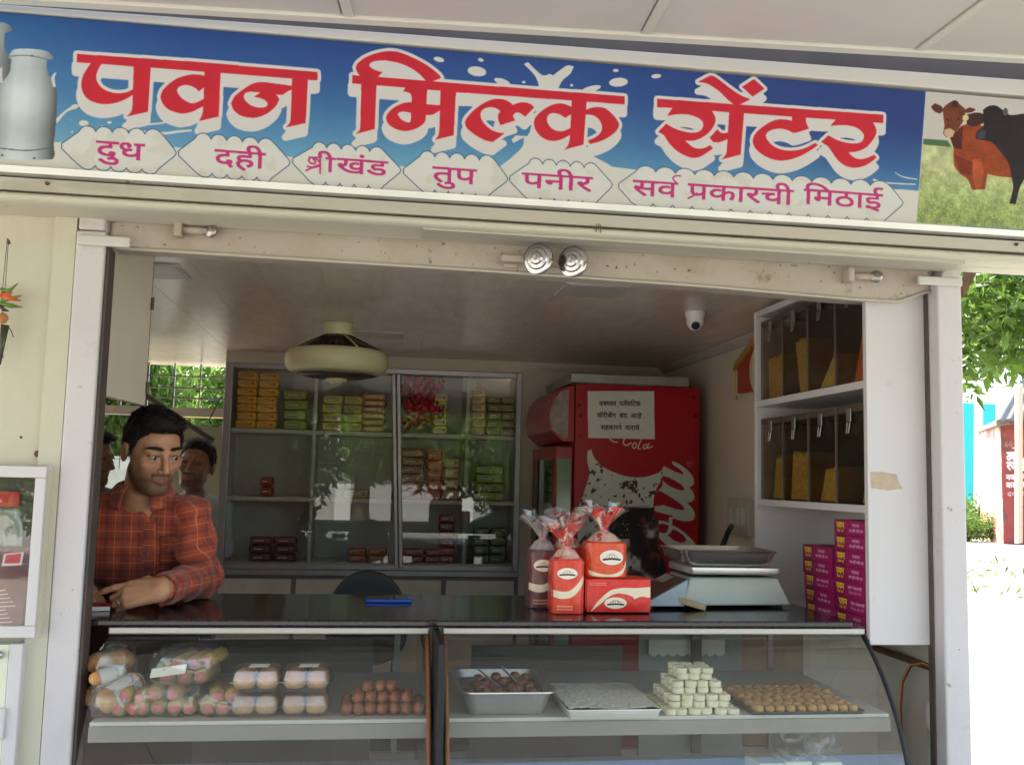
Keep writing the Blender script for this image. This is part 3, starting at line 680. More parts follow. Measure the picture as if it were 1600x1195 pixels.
T('िमठाई', (1256, 296), (1379, 305), 23)
# --- milk cans, printed
def printed_can(ax, pts, dark=1.0):
    m = sgn.mask(spline(pts)); xs = np.nonzero(m.any(0))[0]
    if len(xs) == 0: return
    x0 = sgn.T([(ax[0], 150)])[0][0]; x1 = sgn.T([(ax[1], 150)])[0][0]
    t = np.clip((np.arange(W_)-x0)/(x1-x0), 0, 1); L_ = np.interp(t, [0, .12, .3, .5, .72, .9, 1], [.62, .8, .93, .92, .8, .58, .40])*dark
    yy = np.linspace(0, 1, H_)[:, None]; L2 = L_[None]*(1+.06*np.sin(yy*14))+.05*(noise2(H_, W_, 30, 8)-.5)
    c = np.stack([L2*.93, L2*.985, L2*1.0], -1); sgn.paint(m, c.astype(np.float32).clip(0, 1))
G = lambda p: [(x/4.78, 20+y/4.78) for x, y in p]
printed_can((-60, 18), G([(-300, 90), (-100, 70), (20, 75), (70, 95), (98, 135), (60, 150), (35, 155), (30, 230), (40, 290), (75, 350), (75, 460), (20, 560), (-300, 560)]), .82)
printed_can((-6, 88), G([(80, 300), (110, 275), (230, 272), (350, 290), (402, 338), (385, 352), (350, 350), (350, 420), (370, 480), (420, 560), (425, 700), (415, 850), (400, 1000), (408, 1060), (395, 1100), (200, 1108), (-30, 1095), (-30, 600), (20, 520), (70, 450), (85, 350), (60, 335)]))
sgn.stroke(G([(60, 330), (200, 322), (350, 350)]), 1.6, c255(120, 128, 136)); sgn.stroke(G([(-20, 1015), (200, 1035), (400, 1010)]), 1.8, c255(96, 110, 122))
sgn.stroke(G([(415, 455), (395, 490), (405, 550)]), [2, 5, 4], c255(220, 226, 228)); sgn.stroke(G([(10, 420), (0, 470), (10, 520)]), [3, 6, 4], c255(216, 222, 224))
for x, y in ((16, 1070), (255, 1093), (238, 325)): sgn.ell(x/4.78, 20+y/4.78, 2, 1.3, c255(50, 56, 60))
# --- the picture of two cattle in a meadow on the right end
K = lambda p: [(1420+x/4.978, 130+y/4.978) for x, y in p]
pic = sgn.mask(np.array(K([(130, 55), (900, 118), (3500, 330), (3500, 1400), (896, 1145), (58, 1088)]), float))
px0 = sgn.T(K([(130, 55)]))[0]
sgn.paint(pic, c255(214, 210, 206))
grass = sgn.mask(np.array(K([(112, 440), (250, 460), (900, 500), (3500, 700), (3500, 1400), (896, 1145), (58, 1088), (90, 700)]), float))
gt = np.clip((vv-.42)/.5, 0, 1); gn = noise2(H_, W_, 26, 21, 5); gs = noise2(H_, W_*1, 5, 22, 2)
gc = ramp(np.broadcast_to(gt, (H_, W_)), [0, .25, .6, 1], [(196, 206, 156), (206, 214, 160), (186, 202, 136), (160, 180, 108)])
gc = gc*(1+.5*(gn-.5)+.45*gt*(gs-.5))[..., None]; sgn.paint(grass & pic, gc.astype(np.float32).clip(0, 1))
sgn.paint(sgn.mask(np.array(K([(112, 435), (300, 450), (330, 500), (110, 480)]), float)), c255(84, 118, 78))
cw = .65*noise2(H_, W_, 36, 31, 4)+.35*noise2(H_, W_, 7, 32, 2)
def beast(pts, col, amp=.5):
    m = sgn.mask(spline(pts)) & pic; c = np.array(col)/255*(1+amp*(cw-.5))[..., None]; sgn.paint(m, c.astype(np.float32).clip(0, 1))
beast(K([(345, 500), (330, 420), (420, 330), (560, 330), (700, 420), (790, 560), (810, 740), (700, 730), (610, 710), (590, 830), (490, 835), (455, 750), (400, 710), (350, 640)]), (158, 70, 36))
beast(K([(490, 600), (560, 590), (580, 700), (560, 820), (520, 830), (500, 740)]), (190, 92, 50)); beast(K([(350, 560), (500, 620), (480, 720), (400, 700)]), (124, 46, 26))
beast(K([(320, 430), (420, 330), (410, 520), (345, 500)]), (88, 40, 30))
beast(K([(270, 190), (320, 150), (360, 135), (400, 170), (445, 210), (420, 300), (350, 400), (340, 425), (290, 425), (265, 395), (275, 330), (265, 240)]), (122, 62, 42))
beast(K([(330, 145), (360, 133), (385, 150), (375, 190), (340, 185)]), (70, 40, 36))
beast(K([(170, 185), (200, 158), (250, 180), (270, 215), (240, 240), (195, 220)]), (92, 52, 46)); beast(K([(430, 215), (470, 192), (520, 205), (495, 225), (450, 235)]), (104, 52, 46))
beast(K([(440, 250), (530, 230), (600, 250), (590, 310), (500, 340), (450, 320)]), (70, 40, 40))
sgn.poly(K([(275, 365), (320, 352), (355, 375), (340, 420), (300, 428), (275, 400)]), c255(214, 184, 154)); sgn.ell(1420+440/4.978, 130+272/4.978, 5, 5, c255(226, 214, 150))
for e in ((300, 285), (385, 280)): sgn.ell(1420+e[0]/4.978, 130+e[1]/4.978, 1.6, 1.6, c255(30, 20, 20))
beast(K([(575, 210), (620, 180), (680, 178), (740, 220), (790, 250), (900, 240), (1100, 250), (1400, 330), (1600, 500), (1600, 900), (1500, 900), (1300, 780), (896, 750), (860, 820), (830, 945), (780, 940), (810, 820), (800, 740), (770, 620), (690, 510), (640, 460), (540, 440), (515, 430), (530, 380), (580, 330)]), (36, 32, 38), .6)
sgn.poly(K([(525, 400), (560, 360), (600, 370), (590, 430), (540, 440)]), c255(66, 68, 90)); sgn.ell(1420+750/4.978, 130+225/4.978, 4, 6, c255(96, 92, 98))
sgn.a *= .915
sgn_img = sgn.image('sign_print')

sign = thing('shop_sign', 'wide blue shop sign with big red white-edged lettering, milk cans and cattle', 'sign', ((SX0+SX1)/2, SY, SZ0))
fb = MB(); fb.box(SX0, SX1, SY, -.002, SZ0+.001, SZ1, 1, front=0)
fb.build('sign_face', [imgmat('sign_print', sgn_img, .38, spec=.35), m_strip], sign)
m_signframe = mat('sign_frame_paint', rgb(210, 206, 200), .4, var=.03, scale=4, dirt=[(rgb(200, 192, 180), 10, .6, .2)], stretch=(.3, 1, 1))
MB().prism([(SX0, SY-.004, SZ1+.001), (SX1, SY-.004, SZ1+.012), (SX1, SY-.004, SZ1+.062), (SX0, SY-.004, SZ1+.012)], (0, .11, 0)).build('sign_frame', m_signframe, sign, bevel=.003)
# ================================================================== glass display counters
m_gran = mat('black_granite', rgb(40, 34, 36), .13, var=.5, scale=220, spec=.5)
m_edge = mat('polished_trim', rgb(176, 172, 166), .36, metal=.8, var=.04, stretch=(.1, 1, 1))
m_glass = glassmat('counter_glass', (.93, .95, .935), 0, haze=.014, boost=2.4)
m_lam = mat('pale_shelf_laminate', rgb(206, 204, 196), .4, var=.04)
m_wood = mat('brown_edge_wood', rgb(128, 82, 48), .5, var=.25, scale=14)
m_inner = mat('counter_inner_laminate', rgb(82, 72, 68), .55, var=.1)
m_pale = mat('pale_grey_laminate', rgb(150, 156, 148), .5, var=.04)
def gp(t_): a = .6+(math.pi/2-.6)*t_/(math.pi/2); return (.416-.58*math.sin(a), .62+.578*math.cos(a))
def display(x0, x1, label, lend, rend):
    t = thing('display_counter', label, 'display counter', ((x0+x1)/2, .25, .03))
    MB().grid(lambda u, v: (x0+(x1-x0)*u, *gp(v*math.pi/2)), 2, 25, uv=False).build('curved_glass', m_glass, t, smooth=True)
    MB().box(x0, x1, -.155, .6, .03, .16).build('plinth', m_inner, t)
    MB().box(x0, x1, -.163, -.156, .16, .617).build('front_panel', m_white, t)
    MB().box(x0+.003, x1-.003, -.045, .52, .884, .9165).build('shelf', m_lam, t, bevel=.002)
    MB().box(x0+.003, x1-.003, -.052, -.0455, .872, .908).build('shelf_lip', mat('lip_grey', rgb(150, 145, 136), .45, var=.06), t, bevel=.002)
    MB().box(x0+.003, x1-.003, -.14, .31, .70, .72).build('lower_shelf', m_white, t)  # white shelf raised to stand in for the bright reflection low in the glass
    MB().box(x0, x1, .076, .096, 1.0965, 1.1145).build('top_trim', m_edge, t, bevel=.004, seg=3)
    MB().box(x0, x1, .60, .62, 1.07, 1.115).build('back_rail', m_alu_dull, t); MB().box(x0, x1, .60, .62, .62, .66).build('back_rail', m_alu_dull, t)
    for (xa, on) in ((x0, lend), (x1-.004, rend)):
        if not on: continue
        poly = [(xa, .6, .62), (xa, .6, 1.09)]+[(xa, *gp(a)) for a in np.linspace(0, math.pi/2, 16)]
        MB().add(poly, [tuple(range(len(poly)))]).build('end_glass', m_glass, t)
    # rubber strip round the edge of the curved glass
    for xa in ((x0+.004, x1-.004) if lend else (x1-.004,)):
        MB().tube([(xa, *gp(a)) for a in np.linspace(.02, math.pi/2, 18)], .0065, 6).build('edge_strip', m_black if xa > 1 else m_wood, t, smooth=True)
    for xa in ((x0+.02, x1-.075) if lend else (x1-.075,)):
        MB().box(xa, xa+.018, .56, .58, .66, 1.09).build('upright', m_alu_dull, t, bevel=.002)
    return t
dl = display(-.632, .158, 'left glass display counter holding buns, rolls and eggs', False, True)
dr = display(.192, 1.355, 'right glass display counter holding trays of milk sweets', True, True)
dv = MB().box(.1665, .1835, -.16, .09, .05, 1.112).build('divider', m_black, dr, bevel=.003)
MB().box(1.02, 1.05, .54, .56, .66, 1.07).build('upright', m_dark, dr)
MB().box(.86, 1.2, .585, .596, .64, 1.03).build('back_door', m_pale, dr); MB().box(.32, .80, .57, .582, .64, .985).build('back_door', mat('smoked_door', rgb(92, 88, 86), .35), dr)
MB().box(-.5, .02, .585, .596, .64, 1.0).build('back_door', mat('smoked_door', rgb(92, 88, 86), .35), dl)
MB().box(-.86, -.5005, .5851, .596, .64, 1.06).build('back_door', mat('maroon_door', rgb(70, 44, 40), .5), dl)
pp = MB(); sc = [(.884+.25*k/40, .563, .962-.010*abs(math.sin(math.pi*k/5))) for k in range(41)]
pp.prism([(.884, .563, 1.005), (1.134, .563, 1.005)][::-1]+sc, (0, .002, 0)); tag(pp.build('paper_strip', mat('paper_white', rgb(226, 224, 216), .8, var=.02), None), 'white paper strip with a scalloped edge hung at the back of the right counter', 'paper strip')
top = MB(); top.prism([(-1.4, .072, 1.116), (1.318, .072, 1.116), (1.318, .62, 1.116), (-1.4, .62, 1.116)], (0, 0, .017))
tag(top.build('counter_top', m_gran, None, bevel=.005, seg=3), 'long polished black granite counter top across both display counters', 'counter top')
CT = 1.1335
# ------------------------------------------------------------------ steel tray with fried milk balls and two ladles
m_ss = mat('tray_steel', rgb(216, 216, 214), .34, metal=.9, var=.05, scale=20, bump=.03)
def rrect(hx, hy, r, n=5):
    out = []
    for cx, cy_, a0 in ((hx-r, hy-r, 0), (-hx+r, hy-r, 90), (-hx+r, -hy+r, 180), (hx-r, -hy+r, 270)):
        for k in range(n): a = math.radians(a0+90*k/(n-1)); out.append((cx+r*math.cos(a), cy_+r*math.sin(a)))
    return out
def loft(mb, rings, mi=0, cap0=True, cap1=False):
    n = len(rings[0]); vs = [p for r in rings for p in r]; fs = []
    for i in range(len(rings)-1):
        for k in range(n): fs.append((i*n+k, i*n+(k+1) % n, (i+1)*n+(k+1) % n, (i+1)*n+k))
    if cap0: fs.append(tuple(reversed(range(n))))
    if cap1: fs.append(tuple(range((len(rings)-1)*n, len(rings)*n)))
    return mb.add(vs, fs, mi)
def tray(name, label, cat, c, hx0, hy0, hx1, hy1, h, th=.003, r=.03, rim=.008, m=None, group=None, rot=0):
    cx, cy_, cz = c; t = thing(name, label, cat, c, group); cs, sn = math.cos(rot), math.sin(rot)
    ring = lambda hx, hy, z, rr: [(cx+a*cs-b*sn, cy_+a*sn+b*cs, cz+z) for a, b in rrect(hx, hy, rr)]
    mb = MB(); loft(mb, [ring(hx0, hy0, 0, r*.8), ring(hx1, hy1, h, r), ring(hx1+rim, hy1+rim, h+.001, r), ring(hx1+rim, hy1+rim, h-.002, r), ring(hx1-th, hy1-th, h-.003, r), ring(hx0-th, hy0-th, th, r*.8)], cap1=True)
    o = mb.build('tray_body', m or m_ss, t, smooth=True, angle=50); return t
SH = .9175
gj = tray('sweet_tray', 'deep steel tray of brown milk balls in syrup with two ladles', 'tray', (.352, .108, SH), .094, .125, .114, .145, .058)
m_syrup = mat('brown_syrup', rgb(84, 44, 26), .08, var=.2, scale=40, coat=.4)
MB().prism([(p[0]+.352, p[1]+.108, SH+.040) for p in rrect(.103, .133, .03)], (0, 0, -.001)).build('syrup', m_syrup, gj)
m_ball = mat('fried_ball', rgb(128, 72, 40), .3, var=.25, scale=60, bump=.15, bscale=150, coat=.3)
bp = [(.30, .02), (.335, .01), (.38, .03), (.42, .02), (.29, .07), (.33, .075), (.375, .085), (.42, .08), (.31, .13), (.36, .14), (.41, .135), (.30, .19), (.35, .2), (.40, .19), (.43, .2)]
b0 = None
for i, (x, y) in enumerate(bp):
    z = SH+.029+rnd.uniform(0, .008)
    if b0 is None:
        b0 = MB().lathe([(0, -.014), (.009, -.012), (.0138, -.005), (.0145, 0), (.0138, .006), (.009, .012), (0, .0145)], (x, y, z+.0145), n=14).build('milk_ball', m_ball, None, smooth=True)
        tag(b0, 'brown fried milk ball in the steel tray of syrup', 'milk ball', 'milk balls in the syrup tray')
    else: copy_tree(b0, loc=(x, y, z))
m_lad = mat('dark_steel', rgb(96, 90, 86), .3, metal=.8, var=.2, scale=40)
def ladle(a, b, lab):
    a, b = Vector(a), Vector(b); t = thing('ladle', lab, 'ladle', a)
    d = (b-a).normalized(); s_ = d.cross(Vector((0, 0, 1))).normalized()*.0075
    MB().prism([a-s_*.6, b-s_, b+s_, a+s_*.6], (0, 0, .005)).build('handle', m_lad, t, bevel=.001)
    MB().lathe([(0, -.012), (.014, -.008), (.02, .0), (.0185, .0), (.013, -.007), (0, -.0105)], b+d*.012, n=16).build('bowl', m_lad, t, smooth=True)
ladle(PY(744, 1043, .03), PY(784, 1078, .05), 'left ladle standing in the tray of milk balls'); ladle(PY(782, 1041, .04), PY(816, 1077, .06), 'right ladle standing in the tray of milk balls')
# white milk cake on a low tray
bf = tray('sweet_tray', 'shallow tray holding one crumbly white slab of milk cake', 'tray', (.612, .075, SH), .112, .145, .118, .152, .023, rim=.002, r=.008, m=mat('tray_paint', rgb(214, 214, 206), .4))
m_barfi = mat('milk_cake', rgb(230, 228, 212), .8, var=.1, scale=70, bump=.4, bscale=160, dirt=[(rgb(182, 168, 118), 50, .63, .06)])
g_ = np.random.default_rng(3)
tag(MB().grid(lambda u, v: (.497+.230*u, -.072+.294*v, SH+.024+.002*math.sin(9*u+4*v)*math.cos(7*v)+.0022*rnd.random()), 30, 34, uv=False).build('milk_cake', m_barfi, None), 'crumbly white slab of milk cake filling the shallow tray', 'milk cake')
# pyramid of white milk discs
m_disc = mat('white_sweet', rgb(232, 226, 196), .7, var=.05, scale=50, bump=.12, bscale=120)
def disc_mb(c, r=.0158, h=.0146): return MB().lathe([(0, 0), (r*.93, 0), (r, .002), (r, h-.002), (r*.93, h), (0, h)], c, n=18)
d0 = None
for l, n in enumerate((6, 5, 5, 4, 4, 3, 3)):
    for i in range(n):
        for j in range(n):
            if not (i in (0, n-1) or j == 0 or l == 6): continue
            lb = 'round white sweet, %s layer up, %s from left, %s row from front' % (ORD[l], ORD[i], ORD[j])
            x = .8485+(i-(n-1)/2)*.0335+rnd.uniform(-.003, .003); y = .055+(j-(n-1)/2)*.0335+rnd.uniform(-.003, .003); z = SH+.0152*l
            if d0 is None: d0 = disc_mb((x, y, z)).build('sweet_disc', m_disc, None, smooth=True, angle=40); tag(d0, lb, 'sweet', 'white sweets in the pyramid')
            else: copy_tree(d0, loc=(x, y, z), label=lb, rot=(rnd.uniform(-.06, .06), rnd.uniform(-.06, .06), rnd.random()*3), scale=[rnd.uniform(.93, 1.05)]*2+[rnd.uniform(.92, 1.0)])
# dark tray with rows of small brown sweets
pt = tray('sweet_tray', 'flat dark tray of small brown round sweets at the right end', 'tray', (1.128, .085, SH), .15, .135, .152, .14, .008, rim=.002, r=.008, m=mat('dark_tray', rgb(66, 60, 58), .4))
m_peda = mat('brown_sweet', rgb(190, 146, 92), .65, var=.14, scale=60, bump=.25, bscale=140)
p0 = None
for i in range(10):
    for j in range(8):
        lb = 'small brown sweet on the dark tray, %s row from front, %s from left' % (ORD[j], ORD[i])
        x = 1.0+i*.0285+(j % 2)*.006+rnd.uniform(-.002, .002); y = -.035+j*.034; z = SH+.004
        if p0 is None:
            p0 = MB().lathe([(0, 0), (.012, 0), (.0145, .006), (.013, .014), (.007, .0185), (0, .0185)], (x, y, z), n=12).build('brown_sweet', m_peda, None, smooth=True); tag(p0, lb, 'sweet', 'brown sweets on the dark tray')
        else: copy_tree(p0, loc=(x, y, z), label=lb, rot=(0, 0, rnd.random()*6), scale=[rnd.uniform(.88, 1.08)]*3)
# ------------------------------------------------------------------ left counter: eggs, buns, rolls in bags
m_egg = mat('brown_egg', rgb(150, 92, 64), .45, var=.1, scale=30)
e0 = None
prof = [(0, -.027), (.009, -.025), (.0165, -.018), (.0205, -.007), (.021, .002), (.0185, .013), (.0125, .022), (.006, .0265), (0, .028)]
for l, (nx, ny) in enumerate(((7, 3), (5, 2), (3, 1))):
    for i in range(nx):
        for j in range(ny):
            if l < 2 and 0 < i < nx-1 and j > 1: continue
            lb = 'brown egg in the %s layer of the heap, %s from left, %s row from front' % (('bottom', 'middle', 'top')[l], ORD[i], ORD[j])
            x = .045+(i-(nx-1)/2)*.0295+rnd.uniform(-.002, .002)-(.008 if l == 2 else 0); y = .0+j*.042+l*.012+rnd.uniform(-.002, .002); z = SH+.0152+l*.024
            if e0 is None: e0 = MB().lathe([(a*.72, b_*.8) for a, b_ in prof], (x, y, z), (0, 1, 0), n=16).build('egg', m_egg, None, smooth=True); tag(e0, lb, 'egg', 'brown eggs heaped in the left counter')
            else: copy_tree(e0, loc=(x, y, z-.0151), label=lb, rot=(0, 0, rnd.uniform(-.4, .4)))
m_film = glassmat('plastic_film', (.95, .95, .945), .14, haze=.045, boost=3.0)
m_bun = mat('bun_crust', rgb(206, 142, 80), .5, var=.2, scale=14, bump=.06, dirt=[(rgb(226, 190, 140), 16, .5, .2)])
m_bunside = mat('bun_side', rgb(222, 176, 132), .7, var=.1, scale=30)
m_roll = mat('swiss_roll', rgb(188, 156, 92), .6, var=.2, scale=20, bump=.1)
m_pink = mat('pink_cream', rgb(226, 130, 130), .55, var=.12, scale=60)
m_lab = mat('paper_label', rgb(228, 224, 216), .6, var=.04)
def film_blob(c, r, seed, name, parent, lo=-.3):
    q = random.Random(seed); ph = [q.random()*6 for _ in range(6)]
    def f(u, v):
        a = u*2*math.pi; b = (v-.5)*math.pi; k = 1+.05*math.sin(5*a+ph[0])*math.cos(3*b+ph[1])+.04*math.sin(9*a+ph[2]+4*b)+.03*math.sin(13*b+ph[3])
        cx_, sx_ = math.copysign(abs(math.cos(a))**.6, math.cos(a)), math.copysign(abs(math.sin(a))**.6, math.sin(a)); cb = abs(math.cos(b))**.5; sb = math.copysign(abs(math.sin(b))**.7, math.sin(b))
        return (c[0]+r[0]*cx_*cb*k, c[1]+r[1]*sx_*cb*k, max(c[2]+r[2]*sb*k, SH+.0008))
    return MB().grid(f, 28, 18, cu=True, uv=False).build(name, m_film, parent, smooth=True)
def cap_tube(a, b, r):
    a, b = Vector(a), Vector(b); d = (b-a).normalized()
    return MB().tube([a, a+d*.004, a+d*.012, b-d*.012, b-d*.004, b], [r*.55, r*.85, r, r, r*.85, r*.55], 14, caps=True)
def roll_bag(c, rolls, size, label, seed, strip=None):
    t = thing('roll_bag', label, 'bag of rolls', (c[0], c[1], c[2]))
    for (dx, dz, tw) in rolls:
        a = (c[0]+dx, c[1]-.065+abs(tw)*.2, c[2]+dz); b = (c[0]+dx+tw, c[1]+.06, c[2]+dz)
        o = cap_tube(a, b, .0185).build('cake_roll', m_roll, t, smooth=True)
        MB().lathe([(0, -.002), (.010, -.002), (.0125, .002), (0, .004)], a, (Vector(b)-Vector(a)), 14).build('roll_end', m_pink, o, smooth=True)
    film_blob((c[0], c[1], c[2]+size[2]*.85), size, seed, 'plastic_bag', t)
    if strip: MB().prism([Vector(strip[0]), Vector(strip[1]), Vector(strip[1])+Vector((.004, 0, .022)), Vector(strip[0])+Vector((.004, 0, .022))], (0, .001, 0)).build('label_strip', m_lab, t)
    return t
roll_bag((-.47, .06, SH), [(-.055, .02, .0), (-.018, .02, .0), (.02, .02, 0), (.055, .019, 0), (-.03, .052, .01), (.015, .052, .01)], (.088, .085, .045), 'clear bag of pink ended cake rolls lying second from the left', 5)
roll_bag((-.44, .09, SH+.062), [(-.04, .02, .02), (.0, .02, .02), (.04, .024, .02), (-.015, .052, .02), (.024, .056, .02), (.055, .06, .02)], (.08, .08, .05), 'clear bag of pink ended cake rolls on top of another bag', 6, ((-.515, .02, SH+.085), (-.43, -.0, SH+.1)))
roll_bag((-.335, .05, SH), [(-.035, .02, -.02), (.0, .019, -.02), (.04, .02, -.02), (-.015, .048, -.02), (.02, .048, -.02)], (.068, .078, .036), 'flat clear bag of pink ended cake rolls beside the bun boxes', 7)
roll_bag((-.595, .05, SH), [(.015, .02, .03), (.05, .02, .03), (.03, .05, .03), (.065, .045, .03)], (.05, .08, .036), 'small bag of cake rolls behind the printed roll wrappers', 17)
def wrap_roll(a, b, r, lab, red=True):
    a, b = Vector(a), Vector(b); t = thing('wrapped_roll', lab, 'wrapped roll', a)
    cap_tube(a, b, r).build('bread_roll', m_bun, t, smooth=True)
    d = b-a; w = MB().tube([a+d*.22, a+d*.85, a+d*1.02], [r+.002, r+.002, r*.7], 16, caps=False).build('wrapper', mat('wrapper_paper', rgb(220, 216, 216), .4, var=.05, dirt=[(rgb(170, 40, 60), 26, .62, .03)]), t, smooth=True)
wrap_roll((-.615, -.01, SH+.030), (-.55, .07, SH+.07), .029, 'round roll in a white printed wrapper leaning right beside the post')
wrap_roll((-.645, .0, SH+.085), (-.585, .05, SH+.10), .016, 'slim white wrapped roll lying above the printed roll')
bb = thing('bun_bag', 'clear bag of brown buns against the left post', 'bag of buns', (-.628, .06, SH))
for dx, dy, dz in ((-.03, 0, .03), (.02, 0, .03), (-.025, .0, .11), (.03, .01, .115)):
    MB().lathe([(0, -.02), (.03, -.018), (.036, -.004), (.03, .012), (.016, .022), (0, .025)], (-.628+dx*.8, .09+dy, SH+dz), n=16).build('bun', m_bun, bb, smooth=True)
film_blob((-.61, .085, SH+.075), (.045, .06, .08), 8, 'plastic_bag', bb)
def bun_box(cx, cz, label, seed, lab=True):
    t = thing('bun_box', label, 'bun box', (cx, .05, cz))
    for i in (-1, 1):
        for j in (0, 1):
            c = (cx+i*.027, .0+j*.05, cz+.008)
            MB().lathe([(0, 0), (.022, 0), (.0265, .008), (.0265, .021), (.024, .030), (.014, .037), (0, .0395)], c, n=16, mis=[1, 1, 1, 0, 0, 0]).build('bun', [m_bun, m_bunside], t, smooth=True)
    ring = lambda hx, hy, z: [(cx+a*.86, .026+b*.82, cz+z*.8) for a, b in rrect(hx, hy, .02)]
    mb = MB(); loft(mb, [ring(.056, .058, .001), ring(.066, .068, .028), ring(.074, .076, .030), ring(.074, .076, .033), ring(.066, .068, .034), ring(.06, .062, .062), ring(.045, .05, .068)], cap1=True)
    mb.build('clear_box', m_film, t, smooth=True, angle=50)
    if lab: MB().prism([(cx-.02, -.006, cz+.0558), (cx+.026, -.004, cz+.0558), (cx+.03, .03, cz+.057), (cx-.016, .03, cz+.057)], (0, 0, .0006)).build('label_strip', m_lab, t)
for cx, s in ((-.262, 'left'), (-.143, 'right')):
    bun_box(cx, SH+.0005, 'bottom box of buns in the %s stack beside the eggs' % s, 1, False); bun_box(cx, SH+.059, 'labelled top box of buns in the %s stack beside the eggs' % s, 2)
# things on the lower shelf, seen through the glare
for k, (x, w, h, col, lab) in enumerate(((1.04, .08, .06, (226, 216, 176), 'left block of yellowish milk sweet on the lower shelf'), (1.115, .08, .065, (230, 222, 184), 'middle block of yellowish milk sweet on the lower shelf'), (1.21, .07, .06, (232, 224, 190), 'right block of yellowish milk sweet on the lower shelf'))):
    tag(MB().box(x, x+w*.94, .06, .16, .7205, .7205+h*.75).build('sweet_block', mat('block_%d' % k, rgb(*col), .7, var=.06, scale=30, bump=.2), None, bevel=.004), lab, 'sweet block')
hb = thing('hanging_bag', 'clear plastic bag of snacks hanging under the right shelf', 'plastic bag', (1.17, .05, .78))
def fb_(u, v):
    a = u*2*math.pi; b = (v-.5)*math.pi; k = 1+.07*math.sin(7*a+5*b)+.05*math.sin(13*a)
    return (1.17+.085*math.cos(a)*math.cos(b)**.5*k if math.cos(b) > 0 else 1.17, .05+.06*math.sin(a)*max(math.cos(b), 0)**.5*k, .83+.045*math.sin(b)*k)
mb = MB().grid(fb_, 26, 14, cu=True, uv=False); mb.v = [(a+rnd.uniform(-.012, .012), b_+rnd.uniform(-.010, .010), c_+rnd.uniform(-.009, .009)) for a, b_, c_ in mb.v]; mb.build('plastic_film', glassmat('crumpled_film', (.95, .96, .96), .2, haze=.03, boost=2.0), hb)
# ------------------------------------------------------------------ bread packets on the counter
def bread_print(seed, w, h, kind, base=(226, 66, 44)):
    c = Canvas(w, h, None, 2, c255(*base)); H, Wd = c.a.shape[:2]
    c.a *= (1+.18*(noise2(H, Wd, 30, seed)-.5))[..., None]
    cr = c255(238, 222, 196)
    if kind == 'tall':
        c.poly([(0, .55*h), (.25*w, .58*h), (.5*w, .57*h), (.75*w, .45*h), (w, .25*h), (w, .36*h), (.8*w, .58*h), (.55*w, .70*h), (.25*w, .72*h), (0, .68*h)], cr)
        ox, oy, rx, ry = .45*w, .24*h, .34*w, .12*h
    elif kind == 'flat':
        c.poly([(.06*w, h), (.16*w, .70*h), (.35*w, .35*h), (.55*w, .25*h), (.8*w, .25*h), (w, .22*h), (w, .55*h), (.85*w, .52*h), (.75*w, .60*h), (.7*w, .50*h), (.5*w, .42*h), (.35*w, .52*h), (.2*w, .78*h)], cr)
        ox, oy, rx, ry = .45*w, .72*h, .19*w, .20*h
    else:
        c.poly([(0, .78*h), (.3*w, .9*h), (.6*w, .92*h), (.85*w, .8*h), (w, .5*h), (w, .68*h), (.8*w, .97*h), (.4*w, h), (.1*w, .95*h)], cr)
        ox, oy, rx, ry = .6*w, .42*h, .32*w, .25*h
    c.ell(ox, oy, rx, ry, c255(200, 60, 44)); c.ell(ox, oy, rx*.93, ry*.9, c255(240, 230, 214))
    q = random.Random(seed)
    for k in range(5): c.stroke([(ox-rx*.5+k*rx*.25, oy+ry*.1), (ox-rx*.3+k*rx*.15, oy-ry*.5*math.sin((k+1)*.52)), (ox+(k-2)*rx*.12, oy-ry*.3)], max(1, w*.008), c255(120, 60, 50))
    c.stroke([(ox-rx*.65, oy+ry*.25), (ox, oy+ry*.15), (ox+rx*.65, oy+ry*.25)], max(1.2, ry*.24), c255(64, 30, 34))
    for k in range(2):
        for i in range(9):
            x = w*(.15+.055*i) if kind != 'flat' else w*(.04+.03*i); y = h*((.86 if kind == 'tall' else .10)+.055*k)
            if kind != 'round': c.stroke([(x, y), (x+w*.012, y+h*.02), (x+w*.03, y-h*.005)], max(1, h*.012), c255(250, 176, 150))
    return c.image('bread_print_%d' % seed)
m_twist = mat('printed_film', rgb(220, 74, 62), .22, var=.5, scale=45, bump=.4, bscale=60, dirt=[(rgb(238, 214, 206), 38, .52, .06)])
m_clearw = mat('milky_film', rgb(214, 176, 162), .22, var=.3, scale=40, bump=.4, bscale=50, dirt=[(rgb(190, 70, 54), 34, .56, .05)])
